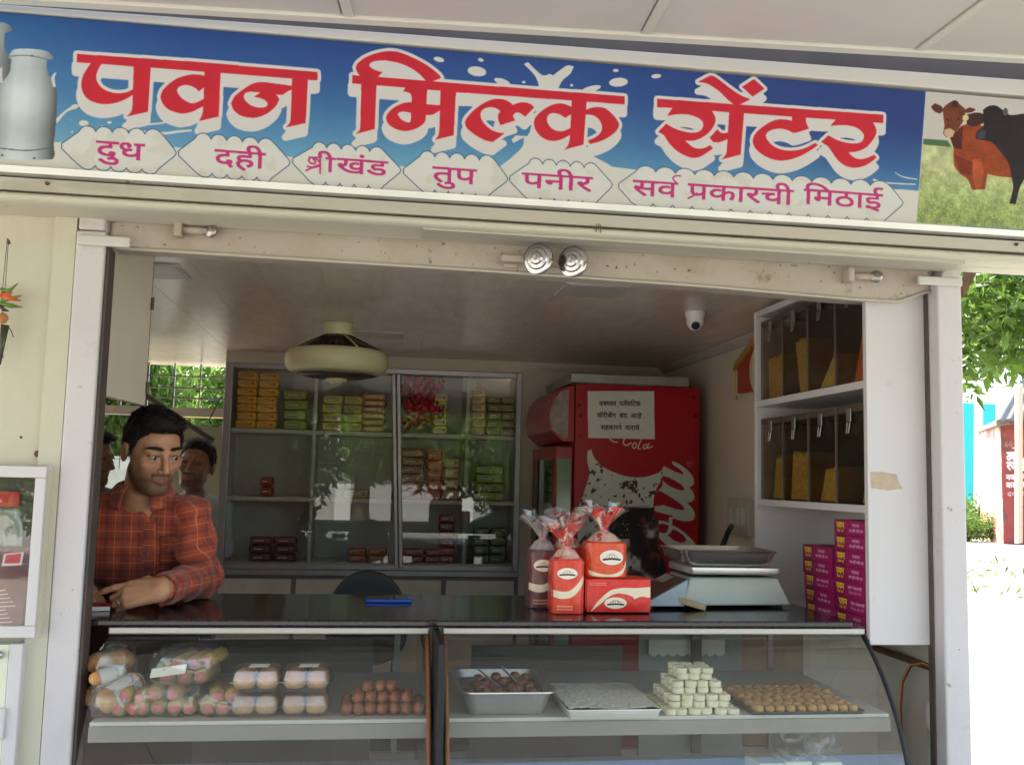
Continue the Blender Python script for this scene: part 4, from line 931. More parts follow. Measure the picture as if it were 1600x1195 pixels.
def loaf(c, hx, hy, h, img, label, seed, twist=True, rot=0.0, side=(214, 58, 40), topm=None, twm=None):
    """a bagged loaf: rounded body with the print in front, film gathered above into a tied, flared twist"""
    cx, cy_, cz = c; t = thing('bread_packet', label, 'bread packet', c); q = random.Random(seed); R = Matrix.Rotation(rot, 3, 'Z')
    ms = mat('packet_side_%d_%d_%d' % side, rgb(*side), .3, var=.15, scale=25, bump=.25, bscale=40)
    mf = imgmat('packet_front_%d' % seed, img, .28, bump=.2, bscale=30)
    def P(x, y, z): v = R @ Vector((x, y, 0)); return (cx+v.x, cy_+v.y, cz+z)
    mb = MB()
    def body(u, v):
        a = u*2*math.pi; e = .42; ca, sa = math.cos(a), math.sin(a); x = hx*math.copysign(abs(ca)**e, ca); y = hy*math.copysign(abs(sa)**e, sa)
        k = 1-.10*max(0, (v-.86)/.14)**2-.05*max(0, (.08-v)/.08)+.012*math.sin(11*a+seed)*math.sin(9*v+seed); return P(x*k, y*k, h*v)
    mb.grid(body, 48, 14, cu=True, uv=False)
    mb.f.append(tuple(range(13, 48*14, 14))); mb.mi.append(0); mb.f.append(tuple(reversed(range(0, 48*14, 14)))); mb.mi.append(0)
    mb.build('loaf_bag', ms, t, smooth=True, angle=60)
    fr = MB().grid(lambda u, v: P(hx*(-.965+1.93*u), -hy*(1-abs(-.965+1.93*u)**4.76)**.21-.0022-.004*math.sin(math.pi*u)*math.sin(math.pi*v)-.001*math.sin(17*u+seed)*math.sin(12*v), h*(.015+.95*v)), 14, 14)
    fr.build('printed_front', mf, t, smooth=True)
    if twist:
        s1 = MB(); n = 40
        def cone(u, v):
            a = u*2*math.pi; k = (1-v)**.5; wv = 1+.10*v*math.sin(12*a+seed)+.05*v*math.sin(21*a)
            return P((hx*.95*k+.010*(1-k))*math.cos(a)*wv, (hy*.95*k+.010*(1-k))*math.sin(a)*wv, h-.001+.030*v**2)
        s1.grid(cone, n, 9, cu=True, uv=False).build('gathered_film', topm or m_clearw, t, smooth=True)
        s2 = MB(); tilt = q.uniform(-.25, .15)
        def flare(u, v):
            a = u*2*math.pi; r = .008+.035*v**1.3; wv = 1+.40*v*math.sin(7*a+seed)+.22*v*math.sin(13*a+2*seed)
            return P(r*math.cos(a)*wv+tilt*.05*v, r*.6*math.sin(a)*wv, h+.028+.060*v*(1+.18*math.sin(5*a+seed)))
        s2.grid(flare, 56, 8, cu=True, uv=False).build('film_twist', twm or m_twist, t, smooth=True)
        def flare2(u, v):
            a = u*2*math.pi; r = .009+.045*v**1.2; wv = 1+.4*v*math.sin(6*a+seed+1)+.2*v*math.sin(11*a)
            return P(r*math.cos(a)*wv+tilt*.05*v, r*.6*math.sin(a)*wv, h+.030+.072*v*(1+.2*math.sin(4*a+2*seed)))
        MB().grid(flare2, 56, 8, cu=True, uv=False).build('clear_twist', m_film, t, smooth=True)
        MB().lathe([(.010, -.004), (.012, 0), (.010, .004)], P(0, 0, h+.029), n=12).build('tie', m_pink, t)
    return t
loaf((.545, .235, CT), .047, .042, .150, bread_print(1, 140, 240, 'tall'), 'tall orange bread packet standing in front with an oval emblem', 1)
loaf((.575, .36, CT), .05, .045, .172, bread_print(2, 140, 240, 'tall', (190, 46, 36)), 'red bread packet with a big red twist behind the tall one', 2, side=(176, 44, 36))
loaf((.497, .35, CT), .045, .045, .165, bread_print(3, 140, 240, 'tall', (112, 66, 66)), 'brown bread packet with a clear twist at the back left', 3, side=(104, 64, 64), topm=mat('grey_film', rgb(176, 160, 160), .25, var=.4, scale=30, bump=.4), twm=mat('grey_film', rgb(176, 160, 160), .25))
t4 = thing('bread_packet', 'red bread packet lying flat with a cream wave and oval emblem', 'bread packet', (.692, .26, CT))
def flatb(u, v):
    a = u*2*math.pi; e = .32; ca, sa = math.cos(a), math.sin(a); b = -1+2*v; kx = 1-.04*abs(b)**6
    return (.692+.094*b, .265+.05*math.copysign(abs(ca)**e, ca)*kx, CT+.0485+.048*math.copysign(abs(sa)**e, sa)*kx+.002*math.sin(8*a+6*b))
mb = MB().grid(flatb, 36, 16, cu=True, uv=False); mb.f.append(tuple(range(15, 36*16, 16))); mb.mi.append(0); mb.f.append(tuple(reversed(range(0, 36*16, 16)))); mb.mi.append(0)
mb.build('loaf_bag', mat('packet_side_214_58_40', rgb(214, 58, 40), .3), t4, smooth=True, angle=60)
MB().grid(lambda u, v: (.601+.182*u, .2115-.004*math.sin(math.pi*u)*math.sin(math.pi*v)-.001*math.sin(19*u)*math.sin(10*v), CT+.004+.089*v), 16, 10).build('printed_front', imgmat('packet_front_4', bread_print(4, 260, 130, 'flat', (222, 48, 40)), .28, bump=.2, bscale=30), t4, smooth=True)
MB().grid(lambda u, v: (.786+.012*u+.003*math.sin(30*v), .235+.06*v*.9, CT+.010+.077*v+.004*u*math.sin(40*v)), 5, 24, uv=False).build('crimped_end', m_film, t4, smooth=True)
loaf((.662, .275, CT+.0975), .06, .048, .098, bread_print(5, 200, 150, 'round', (226, 84, 46)), 'short orange bread packet with a twist on top of the flat one', 5, side=(216, 74, 42))
# ------------------------------------------------------------------ weighing scale
sc_ = thing('weighing_scale', 'grey electronic weighing scale with a shiny steel pan', 'weighing scale', (1.08, .36, CT))
m_scale = mat('scale_plastic', rgb(176, 184, 178), .45, var=.05, scale=8, bump=.05)
b = MB(); z0, z1 = CT+.008, CT+.088
bq = [(.905, .315, z0), (1.262, .345, z0), (1.262, .56, z0), (.905, .56, z0)]; tq = [(.945, .345, z1), (1.225, .36, z1), (1.225, .54, z1), (.945, .54, z1)]
b.add(bq+tq, [(3, 2, 1, 0), (4, 5, 6, 7), (0, 1, 5, 4), (1, 2, 6, 5), (2, 3, 7, 6), (3, 0, 4, 7)]).build('housing', m_scale, sc_, bevel=.006)
k = MB(); k.add([(.80, .30, z0), (.915, .305, z0), (.935, .33, z1-.004), (.80, .30, z0+.012), (.80, .52, z0), (.915, .54, z0), (.935, .54, z1-.004), (.80, .52, z0+.012)], [(0, 1, 2, 3), (7, 6, 5, 4), (3, 2, 6, 7), (1, 5, 6, 2), (0, 3, 7, 4), (0, 4, 5, 1)]).build('keypad_wedge', mat('scale_side', rgb(150, 168, 180), .4), sc_, bevel=.003)
k = MB(); sl = Vector((.935-.80, .03, z1-z0-.016)); o0 = Vector((.80, .30, z0+.0125))
f = lambda s, y: o0+sl*s+Vector((0, y*.2, .0015)); k.quad(f(.06, .05), f(.97, .05), f(.97, .98), f(.06, .98)); k.build('keypad', mat('keypad_brown', rgb(96, 66, 54), .3, var=.3, scale=50), sc_)
k = MB(); k.quad(f(.62, .5)+Vector((0, 0, .002)), f(.9, .5)+Vector((0, 0, .002)), f(.9, .95)+Vector((0, 0, .002)), f(.62, .95)+Vector((0, 0, .002))); k.build('display_window', mat('display_grey', rgb(190, 186, 180), .3), sc_)
for i in range(4): MB().lathe([(0, 0), (.008, 0), (.008, .008), (0, .008)], (.93+.3*(i % 2), .36+.17*(i//2), CT+.0002), n=10).build('foot', m_black, sc_)
k = MB(); k.obox((.935, .302, CT+.0165), (.042, .012, .009), Matrix.Rotation(.25, 3, 'Y').to_3x3() @ Matrix.Rotation(-.5, 3, 'Z')); tag(k.build('tan_packet', mat('tan_card', rgb(176, 160, 126), .6, var=.1), None, bevel=.003), 'small tan packet leaning on the front of the scale', 'packet')
rg = lambda cx, cy_, hx, hy, z, r: [(cx+a, cy_+b_, z) for a, b_ in rrect(hx, hy, r)]
pl = MB(); loft(pl, [rg(1.082, .44, .139, .112, z1+.010, .012), rg(1.082, .44, .141, .114, z1+.014, .012), rg(1.082, .44, .141, .114, z1+.030, .012), rg(1.082, .44, .137, .11, z1+.033, .012)], cap1=True); pl.build('platform', m_ss, sc_, smooth=True, angle=40)
pn = MB(); zz = z1+.034; loft(pn, [rg(1.055, .42, .108, .088, zz, .03), rg(1.055, .42, .126, .104, zz+.004, .035), rg(1.055, .42, .138, .114, zz+.016, .035), rg(1.055, .42, .145, .12, zz+.036, .035), rg(1.055, .42, .152, .125, zz+.047, .03), rg(1.055, .42, .149, .122, zz+.048, .03), rg(1.055, .42, .142, .117, zz+.036, .035), rg(1.055, .42, .122, .10, zz+.007, .035), rg(1.055, .42, .098, .083, zz+.003, .03)], cap1=True); pn.build('pan', mat('pan_steel', rgb(226, 224, 222), .22, metal=.95, var=.06, scale=26, bump=.05), sc_, smooth=True, angle=60)
# phone and the shopkeeper's pad
ph = thing('mobile_phone', 'blue edged mobile phone lying flat on the black counter', 'phone', (.058, .45, CT))
MB().prism([(.058+a, .45+b_, CT+.0005) for a, b_ in rrect(.068, .036, .01)], (0, 0, .009)).build('case', mat('phone_blue', rgb(50, 90, 196), .3), ph, bevel=.002)
MB().prism([(.058+a, .45+b_, CT+.0096) for a, b_ in rrect(.062, .031, .008)], (0, 0, .0012)).build('screen', mat('phone_glass', rgb(22, 24, 30), .06), ph)
# ================================================================== white shelf unit on the right wall
su = thing('shelf_unit', 'white wall shelf unit with a torn sticker on its end panel', 'shelf unit', (1.47, .47, 1.07))
XF, XB = 1.36, 1.618
ep = MB().box(XF, 1.575, .063, .083, 1.072, 2.128).build('end_panel', m_white, su, bevel=.002)
MB().box(XF, XB, .853, .873, 1.072, 2.128).build('end_panel', m_white, su, bevel=.002)
MB().box(1.600, XB, .084, .852, 1.072, 2.128).build('back_panel', m_white, su)
for z, h in ((1.072, .022), (1.428, .022), (1.778, .023), (2.106, .022)):
    MB().box(XF+.002, 1.599, .084, .852, z, z+h).build('shelf', m_white, su, bevel=.002)
st = MB(); q = random.Random(4); pts = []
for x, y in ((1360, 737), (1378, 737), (1390, 739), (1401, 741), (1404, 752), (1411, 764), (1402, 764), (1388, 766), (1372, 764), (1361, 762)): p = PY(x, y, .0628); pts.append((p[0], .0628, p[2]))
st.prism(pts[::-1], (0, -.0006, 0)); st.build('sticker_residue', mat('old_sticker', rgb(196, 178, 156), .8, var=.12, scale=60), ep)
# eight snack containers
m_tint = glassmat('brown_tinted_plastic', (.87, .82, .77), .12, haze=.02, hazecol=(.22, .20, .18), boost=1.5)
m_lid = mat('brown_lid', rgb(82, 66, 60), .35, var=.12)
m_latch = mat('latch_steel', rgb(150, 146, 142), .3, metal=.8)
snacks = {'y': mat('yellow_snack', rgb(240, 196, 76), .75, var=.35, scale=90, bump=1.0, bscale=160), 'g': mat('pale_snack', rgb(226, 204, 104), .75, var=.2, scale=70, bump=.6, bscale=120), 'o': mat('orange_snack', rgb(226, 112, 50), .75, var=.25, scale=60, bump=.6, bscale=120)}
def jar(y0, y1, z0, h, fill, kind, label):
    t = thing('snack_container', label, 'container', (1.46, (y0+y1)/2, z0)); x0, x1 = 1.372, 1.588; y0 += .003; y1 -= .003
    th = .003; mb = MB()
    mb.box(x0, x0+th, y0, y1, z0, z0+h); mb.box(x1-th, x1, y0, y1, z0, z0+h); mb.box(x0+th, x1-th, y0, y0+th, z0, z0+h); mb.box(x0+th, x1-th, y1-th, y1, z0, z0+h); mb.box(x0+th, x1-th, y0+th, y1-th, z0, z0+th)
    bd = mb.build('container_body', m_tint, t)
    MB().box(x0-.004, x1, y0-.001, y1+.001, z0+h+.0005, z0+h+.022).build('lid', m_lid, t, bevel=.004)
    for yy in (y0, y1): MB().box(x0-.0015, x0-.0002, yy-.003, yy+.003, z0, z0+h).build('corner_rib', m_latch if (yy == y0 and kind != 'o') else m_lid, t)
    ym = (y0+y1)/2; l = MB().box(x0-.010, x0-.0045, ym-.013, ym+.013, z0+h-.028, z0+h+.012).build('latch', m_latch, t, bevel=.003)
    MB().tube([(x0-.008, ym-.008, z0+h-.03), (x0-.012, ym-.006, z0+h-.06), (x0-.012, ym+.006, z0+h-.06), (x0-.008, ym+.008, z0+h-.03)], .0022, 6).build('latch_loop', m_latch, l)
    (a0, b0, a1, b1) = fill                                  # heap: left and right foot, left and right top along the front
    W_ = y1-y0-.012; f = lambda s: y1-.006-W_*s
    hp = MB()
    def heap(u, v):
        s0, s1 = a0+(a1-a0)*v, b0+(b1-b0)*v; return (x0+.008+.09*abs(math.sin(0)), f(s0+(s1-s0)*u), z0+.005+h*fillh*v+(.007*math.sin(14*u+z0*40)+.005*math.sin(31*u+y0*60) if v > .9 else 0))
    fillh = kindh
    n = 16; front = [heap(0, 0), heap(1, 0)]+[heap(1-k/n, 1) for k in range(n+1)]
    hp.prism(front, (.12, 0, 0)); hp.build('snack_heap', snacks[kind], t)
    return t
zt, zb = 1.8015, 1.4505
spec = [(.83, .648, zt, .262, (.25, .98, .2, .98), 'y', .52, 'dark snack container with a tall yellow block of snack, far end of the upper shelf'),
        (.645, .455, zt, .268, (.62, .95, .42, .95), 'y', .62, 'dark snack container with a narrowing yellow heap, second from the far end above'),
        (.452, .268, zt, .275, (.35, .98, .85, .98), 'g', .32, 'dark snack container with a low pale slope of snack on the upper shelf'),
        (.265, .088, zt, .285, (.55, 1., .85, 1.), 'o', .46, 'dark snack container with orange snack next to the end panel above'),
        (.83, .648, zb, .262, (.45, .98, .62, .98), 'y', .52, 'dark snack container with a half yellow heap, far end of the lower shelf'),
        (.645, .455, zb, .262, (.18, .96, .30, .96), 'y', .56, 'dark snack container with a broad yellow heap on the lower shelf'),
        (.452, .268, zb, .262, (.32, .98, .55, .9), 'y', .36, 'dark snack container with a low yellow cone of snack on the lower shelf'),
        (.265, .088, zb, .265, (.8, 1., .95, 1.), 'g', .3, 'nearly empty dark snack container next to the end panel below')]
for y1, y0, z0, h, fill, kind, kindh, lab in spec: jar(y0, y1, z0, h, fill, kind, lab)
# sweet boxes in two stacks
def box_print(seed, alt):
    w, h = 200, 46; c = Canvas(w, h, None, 3, c255(142, 20, 84)); H, Wd = c.a.shape[:2]; c.a *= (1+.12*(noise2(H, Wd, 40, seed)-.5))[..., None]
    c.a[:, int(Wd*.34):] = c255(164, 26, 96)
    ye = c255(240, 214, 40); c.text('पवन', (14, 8), (62, 8), 18, ye, 1.0); c.text('िमलक', (18, 31), (38, 31), 7, ye, .4); c.text('सटर', (42, 31), (58, 31), 7, ye, .4)
    p = c255(236, 190, 214)
    if alt: c.text('सव पकारची', (84, 12), (164, 12), 8, p, .4); c.text('िमठाई दही पनीर', (88, 28), (160, 28), 7, p, .2)
    else: c.text('तपकर', (106, 10), (150, 10), 9, p, .4); c.text('दध दही पनीर तप', (90, 27), (170, 27), 8, p, .4)
    return c.image('sweet_box_print_%d' % seed)
m_box = mat('magenta_card', rgb(140, 22, 84), .5, var=.06)
bpr = [imgmat('sweet_box_%d' % i, box_print(40+i, i), .4) for i in (0, 1)]
def sweetbox(y1, z, alt, proto=[None, None]):
    if proto[alt] is None:
        mb = MB().box(0, .14, -.2, 0, 0, .0435); mb.quad((-.0006, 0, .0005), (-.0006, -.2, .0005), (-.0006, -.2, .043), (-.0006, 0, .043), 1)
        o = mb.build('sweet_box', [m_box, bpr[alt]], None, local=True); proto[alt] = o
    else: o = copy_tree(proto[alt])
    o.location = (1.372+rnd.uniform(0, .006), y1+rnd.uniform(-.006, .006), z); return o
for i in range(7): tag(sweetbox(.292, 1.0945+.0442*i, int(i in (1, 2))), '%s magenta sweet box from the bottom of the taller stack' % ORD[i], 'sweet box', 'sweet boxes in the tall stack')
for i in range(5): tag(sweetbox(.498, 1.0945+.0442*i, int(i in (0, 2))), '%s magenta sweet box from the bottom of the shorter stack' % ORD[i], 'sweet box', 'sweet boxes in the short stack')

# ================================================================== ceiling fan in a ring, camera dome
m_fan = mat('cream_plastic', rgb(222, 214, 172), .4, var=.04)
m_fandark = mat('fan_grille_dark', rgb(66, 52, 46), .5, var=.2)
fx, fy = -.172, 1.70
fan = thing('ceiling_fan', 'cream cabin fan in a round housing hanging from the ceiling', 'ceiling fan', (fx, fy, 1.885))
MB().lathe([(0, 0), (.069, 0), (.069, -.004), (.062, -.006), (.062, -.052), (0, -.052)], (fx, fy, CZ-.008), n=32).build('mount', m_fan, fan, smooth=True, angle=40)
MB().lathe([(.190, 2.027), (.205, 2.024), (.216, 2.004), (.219, 1.978), (.214, 1.952), (.200, 1.935), (.172, 1.922), (.172, 1.926), (.195, 1.940), (.195, 2.01)], (fx, fy, 0), n=48).build('housing', m_fan, fan, smooth=True)
MB().lathe([(.172, 1.924), (.12, 1.912), (.04, 1.908), (0, 1.908)], (fx, fy, 0), n=32).build('lower_grille', m_fandark, fan, smooth=True)
MB().lathe([(.046, 1.908), (.046, 1.898), (.030, 1.893), (.026, 1.886), (0, 1.884)], (fx, fy, 0), n=24).build('hub_cap', m_fan, fan, smooth=True)
MB().lathe([(.055, 2.09), (.10, 2.065), (.18, 2.025), (.16, 2.02), (0, 2.05)], (fx, fy, -.004), n=32).build('motor_cone', mat('fan_inside', rgb(40, 32, 30), .7), fan, smooth=True)
for k in range(40):
    a = 2*math.pi*k/40; c, s = math.cos(a), math.sin(a); wide = k % 10 == 3
    MB().tube([(fx+.058*c, fy+.058*s, 2.095), (fx+.12*c, fy+.12*s, 2.065), (fx+.192*c, fy+.192*s, 2.028)], .0045 if wide else .0016, 5).build('grille_rib', m_fan if wide else m_fandark, fan)
cc = thing('security_camera', 'white dome security camera on the shop ceiling', 'camera', (1.19, 1.03, 2.09))
MB().lathe([(.038, 0), (.038, -.012), (.034, -.02), (.032, -.035)], (1.19, 1.03, CZ-.0065), n=24).build('base', mat('camera_white', rgb(226, 224, 220), .35, var=.02), cc, smooth=True, angle=40)
MB().lathe([(0, -.036), (.018, -.031), (.030, -.016), (.033, 0), (.030, .016), (.018, .03), (0, .034)], (1.19, 1.03, CZ-.042), n=24).build('eyeball', MATS['camera_white'], cc, smooth=True)
MB().lathe([(.016, -.001), (.016, .002), (.012, .0035), (0, .004)], (1.183, 1.002, CZ-.062), (-.2, -.8, -.55), 20).build('lens', m_black, cc, smooth=True)
# ================================================================== glazed wall cabinet at the back
GY = 2.78
cab = thing('wall_cabinet', 'tall glass fronted wall cabinet of snack packets at the back', 'cabinet', (.04, 2.95, .1))
m_cglass = glassmat('cabinet_glass', (.94, .975, .96), 0, haze=.005, boost=2.0)
m_cab = mat('cabinet_frame_metal', rgb(168, 164, 168), .35, metal=.55, var=.08, scale=10)
m_cin = mat('cabinet_lining', rgb(206, 202, 200), .6, var=.05)
xl, xr = -.797, .797; zt_, zb_ = 2.083, 1.0
MB().box(xl, xl+.04, GY, GY+.04, zb_, zt_).build('frame', m_cab, cab, bevel=.003); MB().box(xr-.03, xr, GY, GY+.04, zb_, zt_).build('frame', m_cab, cab, bevel=.003)
MB().box(xl+.0405, xr-.0305, GY+.001, GY+.04, zt_-.03, zt_-.001).build('frame', m_cab, cab, bevel=.003); MB().box(xl+.0405, xr-.0305, GY+.001, GY+.04, zb_, zb_+.03).build('frame', m_cab, cab, bevel=.003)
for dx in (0, .026): MB().prism([(.078+dx, GY-.012, zt_-.032), (.1+dx, GY-.012, zt_-.032), (.152+dx*.9, GY-.012, zb_+.012), (.130+dx*.9, GY-.012, zb_+.012)], (0, .05, 0)).build('frame', m_cab, cab, bevel=.004)
MB().box(xl, xr, 3.19, 3.2, zb_, zt_).build('back_panel', m_cin, cab); MB().box(xl, xl+.012, GY+.045, 3.19, zb_, zt_).build('side_panel', m_cin, cab); MB().box(xr-.012, xr, GY+.045, 3.19, zb_, zt_).build('side_panel', m_cin, cab)
for z in (zb_+.008, 1.352, 1.715): MB().box(xl+.0125, xr-.0125, GY+.085, 3.189, z, z+.022).build('shelf', m_lam, cab, bevel=.002)
for x in (-.335, .50):
    for za, zc in ((zb_+.032, 1.35), (1.376, 1.713), (1.739, zt_)): MB().box(x, x+.018, GY+.09, 3.188, za, zc).build('partition', m_cin, cab)
for x0, x1, dy in ((xl+.03, -.12, .062), (-.2, .1, .05), (.135, .55, .062), (.47, xr-.02, .05)): MB().quad((x0, GY+dy, zb_+.02), (x1, GY+dy, zb_+.02), (x1, GY+dy, zt_-.02), (x0, GY+dy, zt_-.02)).build('glass_pane', m_cglass, cab)
lb = MB().box(xl, xr, GY+.02, 3.2, .1, zb_-.03).build('base_cupboard', mat('cupboard_grey', rgb(120, 116, 112), .5), cab)
MB().box(xl, xr, GY-.006, 3.2, zb_-.0295, zb_-.001).build('ledge', m_cab, cab, bevel=.003)
for i in range(4):
    a = xl+.02+i*.395; MB().box(a, a+.37, GY+.004, GY+.0195, .3, zb_-.05).build('cupboard_door', mat('door_cream', rgb(206, 200, 186), .5), cab, bevel=.004)
# packets
def packet_mb(w, d, h, pinch=.75):
    mb = MB()
    def f(u, v):
        a = u*2*math.pi; e = .45; c, s = math.cos(a), math.sin(a); b = -1+2*v; k = 1-(1-pinch)*abs(b)**5
        return (w/2*b, d/2*math.copysign(abs(c)**e, c)*k, h/2+h/2*math.copysign(abs(s)**e, s)*k)
    mb.grid(f, 16, 9, cu=True, uv=False); mb.f.append(tuple(range(8, 16*9, 9))); mb.mi.append(0); mb.f.append(tuple(reversed(range(0, 16*9, 9)))); mb.mi.append(0)
    return mb
def pack_print(seed, base, band, accent, w=120, h=46):
    c = Canvas(w, h, None, 2, c255(*base)); H, Wd = c.a.shape[:2]; c.a *= (1+.2*(noise2(H, Wd, 24, seed)-.5))[..., None]
    c.poly([(w*.1, h*.3), (w*.5, h*.2), (w*.72, h*.3), (w*.7, h*.7), (w*.4, h*.78), (w*.1, h*.7)], c255(*band)); c.ell(w*.82, h*.5, w*.1, h*.3, c255(*accent))
    for i in range(5): c.stroke([(w*(.16+.1*i), h*.6), (w*(.19+.1*i), h*.4), (w*(.23+.1*i), h*.6)], h*.07, c255(240, 236, 226))
    return c.image('pack_print_%d' % seed)
def stack(x, z, cols, rows, w, h, base, band, accent, label, group, seed, y=2.9, d=.07, gap=.006, lean=0):
    y = min(y, 2.93); base = tuple(min(255, int(k*1.18)+8) for k in base); band = tuple(min(255, int(k*1.15)) for k in band)
    pm = mat('pack_%d' % seed, rgb(*base), .3, var=.2, scale=20, bump=.2, bscale=50); im = imgmat('pack_front_%d' % seed, pack_print(seed, base, band, accent), .25, bump=.2, bscale=60); p0 = None; base_l = label
    for i in range(cols):
        for r in range(rows):
            X, Z = x+w/2+i*(w+gap), z+r*h*.985
            label = base_l if cols*rows == 1 else base_l+', '+('' if cols == 1 else ('left column, ', 'right column, ')[i])+ORD[r]+' up'
            if p0 is None:
                p0 = thing('snack_packet', label, 'packet', (X, y, Z), group); tmp = packet_mb(w, d, h); tmp.v = [(a+X, b_+y, c_+Z) for a, b_, c_ in tmp.v]; tmp.build('wrapper', pm, p0, smooth=True)
                MB().grid(lambda u, v: (X+w*(-.43+.86*u), y-d/2-.0016-.001*math.sin(math.pi*v), Z+h*(.14+.72*v)), 4, 4).build('printed_face', im, p0, smooth=True)
            else: copy_tree(p0, label=label, loc=(X+rnd.uniform(-.004, .004)+lean*r, y+rnd.uniform(-.004, .006), Z), rot=(0, 0, rnd.uniform(-.05, .05)))
S1, S2, S3 = 1.7375, 1.3745, 1.0305
stack(-.745, S1, 2, 7, .105, .0445, (226, 156, 40), (160, 84, 36), (214, 84, 40), 'yellow and orange biscuit packet in the twin stacks, top left', 'yellow biscuit packets at the top left', 1)
stack(-.50, S1, 1, 4, .13, .055, (120, 128, 52), (96, 104, 48), (150, 150, 70), 'dull green snack packet stacked beside the yellow biscuits', 'dull green packets on the top shelf', 2, y=3.03)
stack(-.29, S1, 2, 4, .11, .05, (176, 164, 60), (120, 120, 60), (190, 180, 90), 'yellow green snack packet behind the fan, top shelf', 'yellow green packets behind the fan', 3, y=3.0)
stack(-.075, S1, 1, 6, .13, .036, (148, 98, 40), (200, 150, 60), (226, 190, 110), 'gold foil packet stacked left of the cabinet mullion', 'gold foil packets by the mullion', 4)
stack(.32, S1, 1, 5, .075, .046, (206, 186, 80), (120, 130, 170), (90, 90, 160), 'pale yellow packet right of the red sweets', 'pale yellow packets on the top shelf', 5, y=3.0)
stack(.53, S1, 1, 6, .075, .044, (206, 170, 110), (110, 70, 50), (240, 214, 160), 'cream foil packet in the single stack at the upper right', 'cream foil packets at the upper right', 6)
stack(.62, S1, 2, 5, .075, .046, (120, 100, 50), (100, 84, 44), (150, 120, 60), 'olive brown packet at the top shelf far right', 'olive packets at the top right', 7, y=3.03)
stack(.135, S2, 1, 6, .135, .047, (150, 52, 26), (96, 40, 24), (196, 120, 50), 'dark orange wrapped packet, middle shelf left stack', 'dark orange packets on the middle shelf', 8, lean=.002)
stack(.29, S2, 1, 5, .085, .055, (190, 40, 34), (130, 26, 28), (226, 120, 100), 'red packet with white print, middle shelf stack', 'red packets on the middle shelf', 9)
stack(.385, S2, 1, 4, .085, .06, (150, 116, 70), (206, 180, 120), (110, 80, 40), 'tan foil packet right of the red middle stack', 'tan foil packets on the middle shelf', 10)
stack(.56, S2, 1, 4, .17, .05, (126, 132, 40), (90, 100, 40), (170, 170, 60), 'green yellow packet at the middle shelf right', 'green yellow packets at the right', 11, y=3.0)
stack(-.60, S2, 1, 2, .07, .055, (130, 40, 40), (90, 34, 34), (150, 110, 70), 'small dark red packet on the middle left shelf', 'dark red packets on the middle left', 12)
stack(-.16, S2, 1, 1, .14, .05, (130, 124, 50), (100, 96, 44), (120, 60, 40), 'single olive packet lying by the mullion on the middle shelf', None, 13)
stack(-.64, S3, 2, 3, .12, .045, (96, 44, 44), (70, 40, 44), (120, 90, 110), 'dim maroon packet at the cabinet bottom left', 'maroon packets at the bottom left', 14)
stack(-.12, S3, 2, 2, .1, .04, (150, 80, 50), (110, 70, 50), (160, 60, 50), 'small brown packet at the bottom beside the mullion', 'brown packets at the bottom', 15)
stack(.17, S3, 2, 2, .12, .04, (130, 36, 36), (100, 30, 34), (150, 70, 50), 'low dark red packet right of the mullion', 'dark red packets at the bottom', 16)
stack(.37, S3, 1, 6, .085, .045, (120, 34, 44), (100, 30, 40), (170, 110, 60), 'dark crimson packet in the tall bottom stack', 'crimson packets in the bottom stack', 17)
stack(.56, S3, 2, 4, .09, .05, (70, 76, 44), (60, 70, 60), (100, 110, 60), 'dark olive packet at the cabinet bottom right', 'dark olive packets at the bottom right', 18, y=3.02)
# hanging bunch of dark red sweets: each foil sweet a thing
m_candy = mat('red_foil', rgb(186, 16, 42), .25, var=.45, scale=30, bump=.2, coat=.2)
c0 = None; q = random.Random(12)
for i in range(70):
    X, Z = .15+q.random()*.20, S1+.02+(i/70)*.27+q.uniform(-.01, .01); Y = 2.885+q.random()*.06
    if c0 is None:
        mb = MB().lathe([(0, -.028), (.015, -.023), (.024, -.007), (.024, .007), (.015, .019), (.005, .026), (.012, .038), (.014, .044)], (X, Y, Z+.024), n=10, sy=.7); c0 = mb.build('foil_sweet', m_candy, None, smooth=True); tag(c0, 'dark red foil sweet in the shiny bunch on the top shelf', 'sweet', 'dark red foil sweets')
    else: copy_tree(c0, loc=(X, Y, Z), rot=(q.uniform(-.6, .6), q.uniform(-.6, .6), q.random()*6))
# round-backed chair behind the counter
ch = thing('chair', 'dark round backed chair behind the counter', 'chair', (0, .86, .1))
MB().prism([(-.004+.136*math.cos(a)*(1 if math.sin(a) > 0 else 1), .86, .985+.196*abs(math.sin(a))**.75*(1 if math.sin(a) > 0 else -.6)) for a in np.linspace(0, 2*math.pi, 40)[:-1]][::-1], (0, .03, 0)).build('backrest', mat('chair_plastic', rgb(34, 32, 34), .45, var=.1), ch, bevel=.008)
MB().box(-.19, .19, .87, 1.27, .52, .56).build('seat', MATS['chair_plastic'], ch, bevel=.015)
for x in (-.17, .17):
    for y in (.89, 1.25): MB().tube([(x, y, .1), (x*.9, y, .52)], .012, 8).build('leg', m_alu_dull, ch)
    MB().tube([(x*.6, .88, .54), (x*.5, .88, .9)], .01, 8).build('back_support', m_alu_dull, ch)
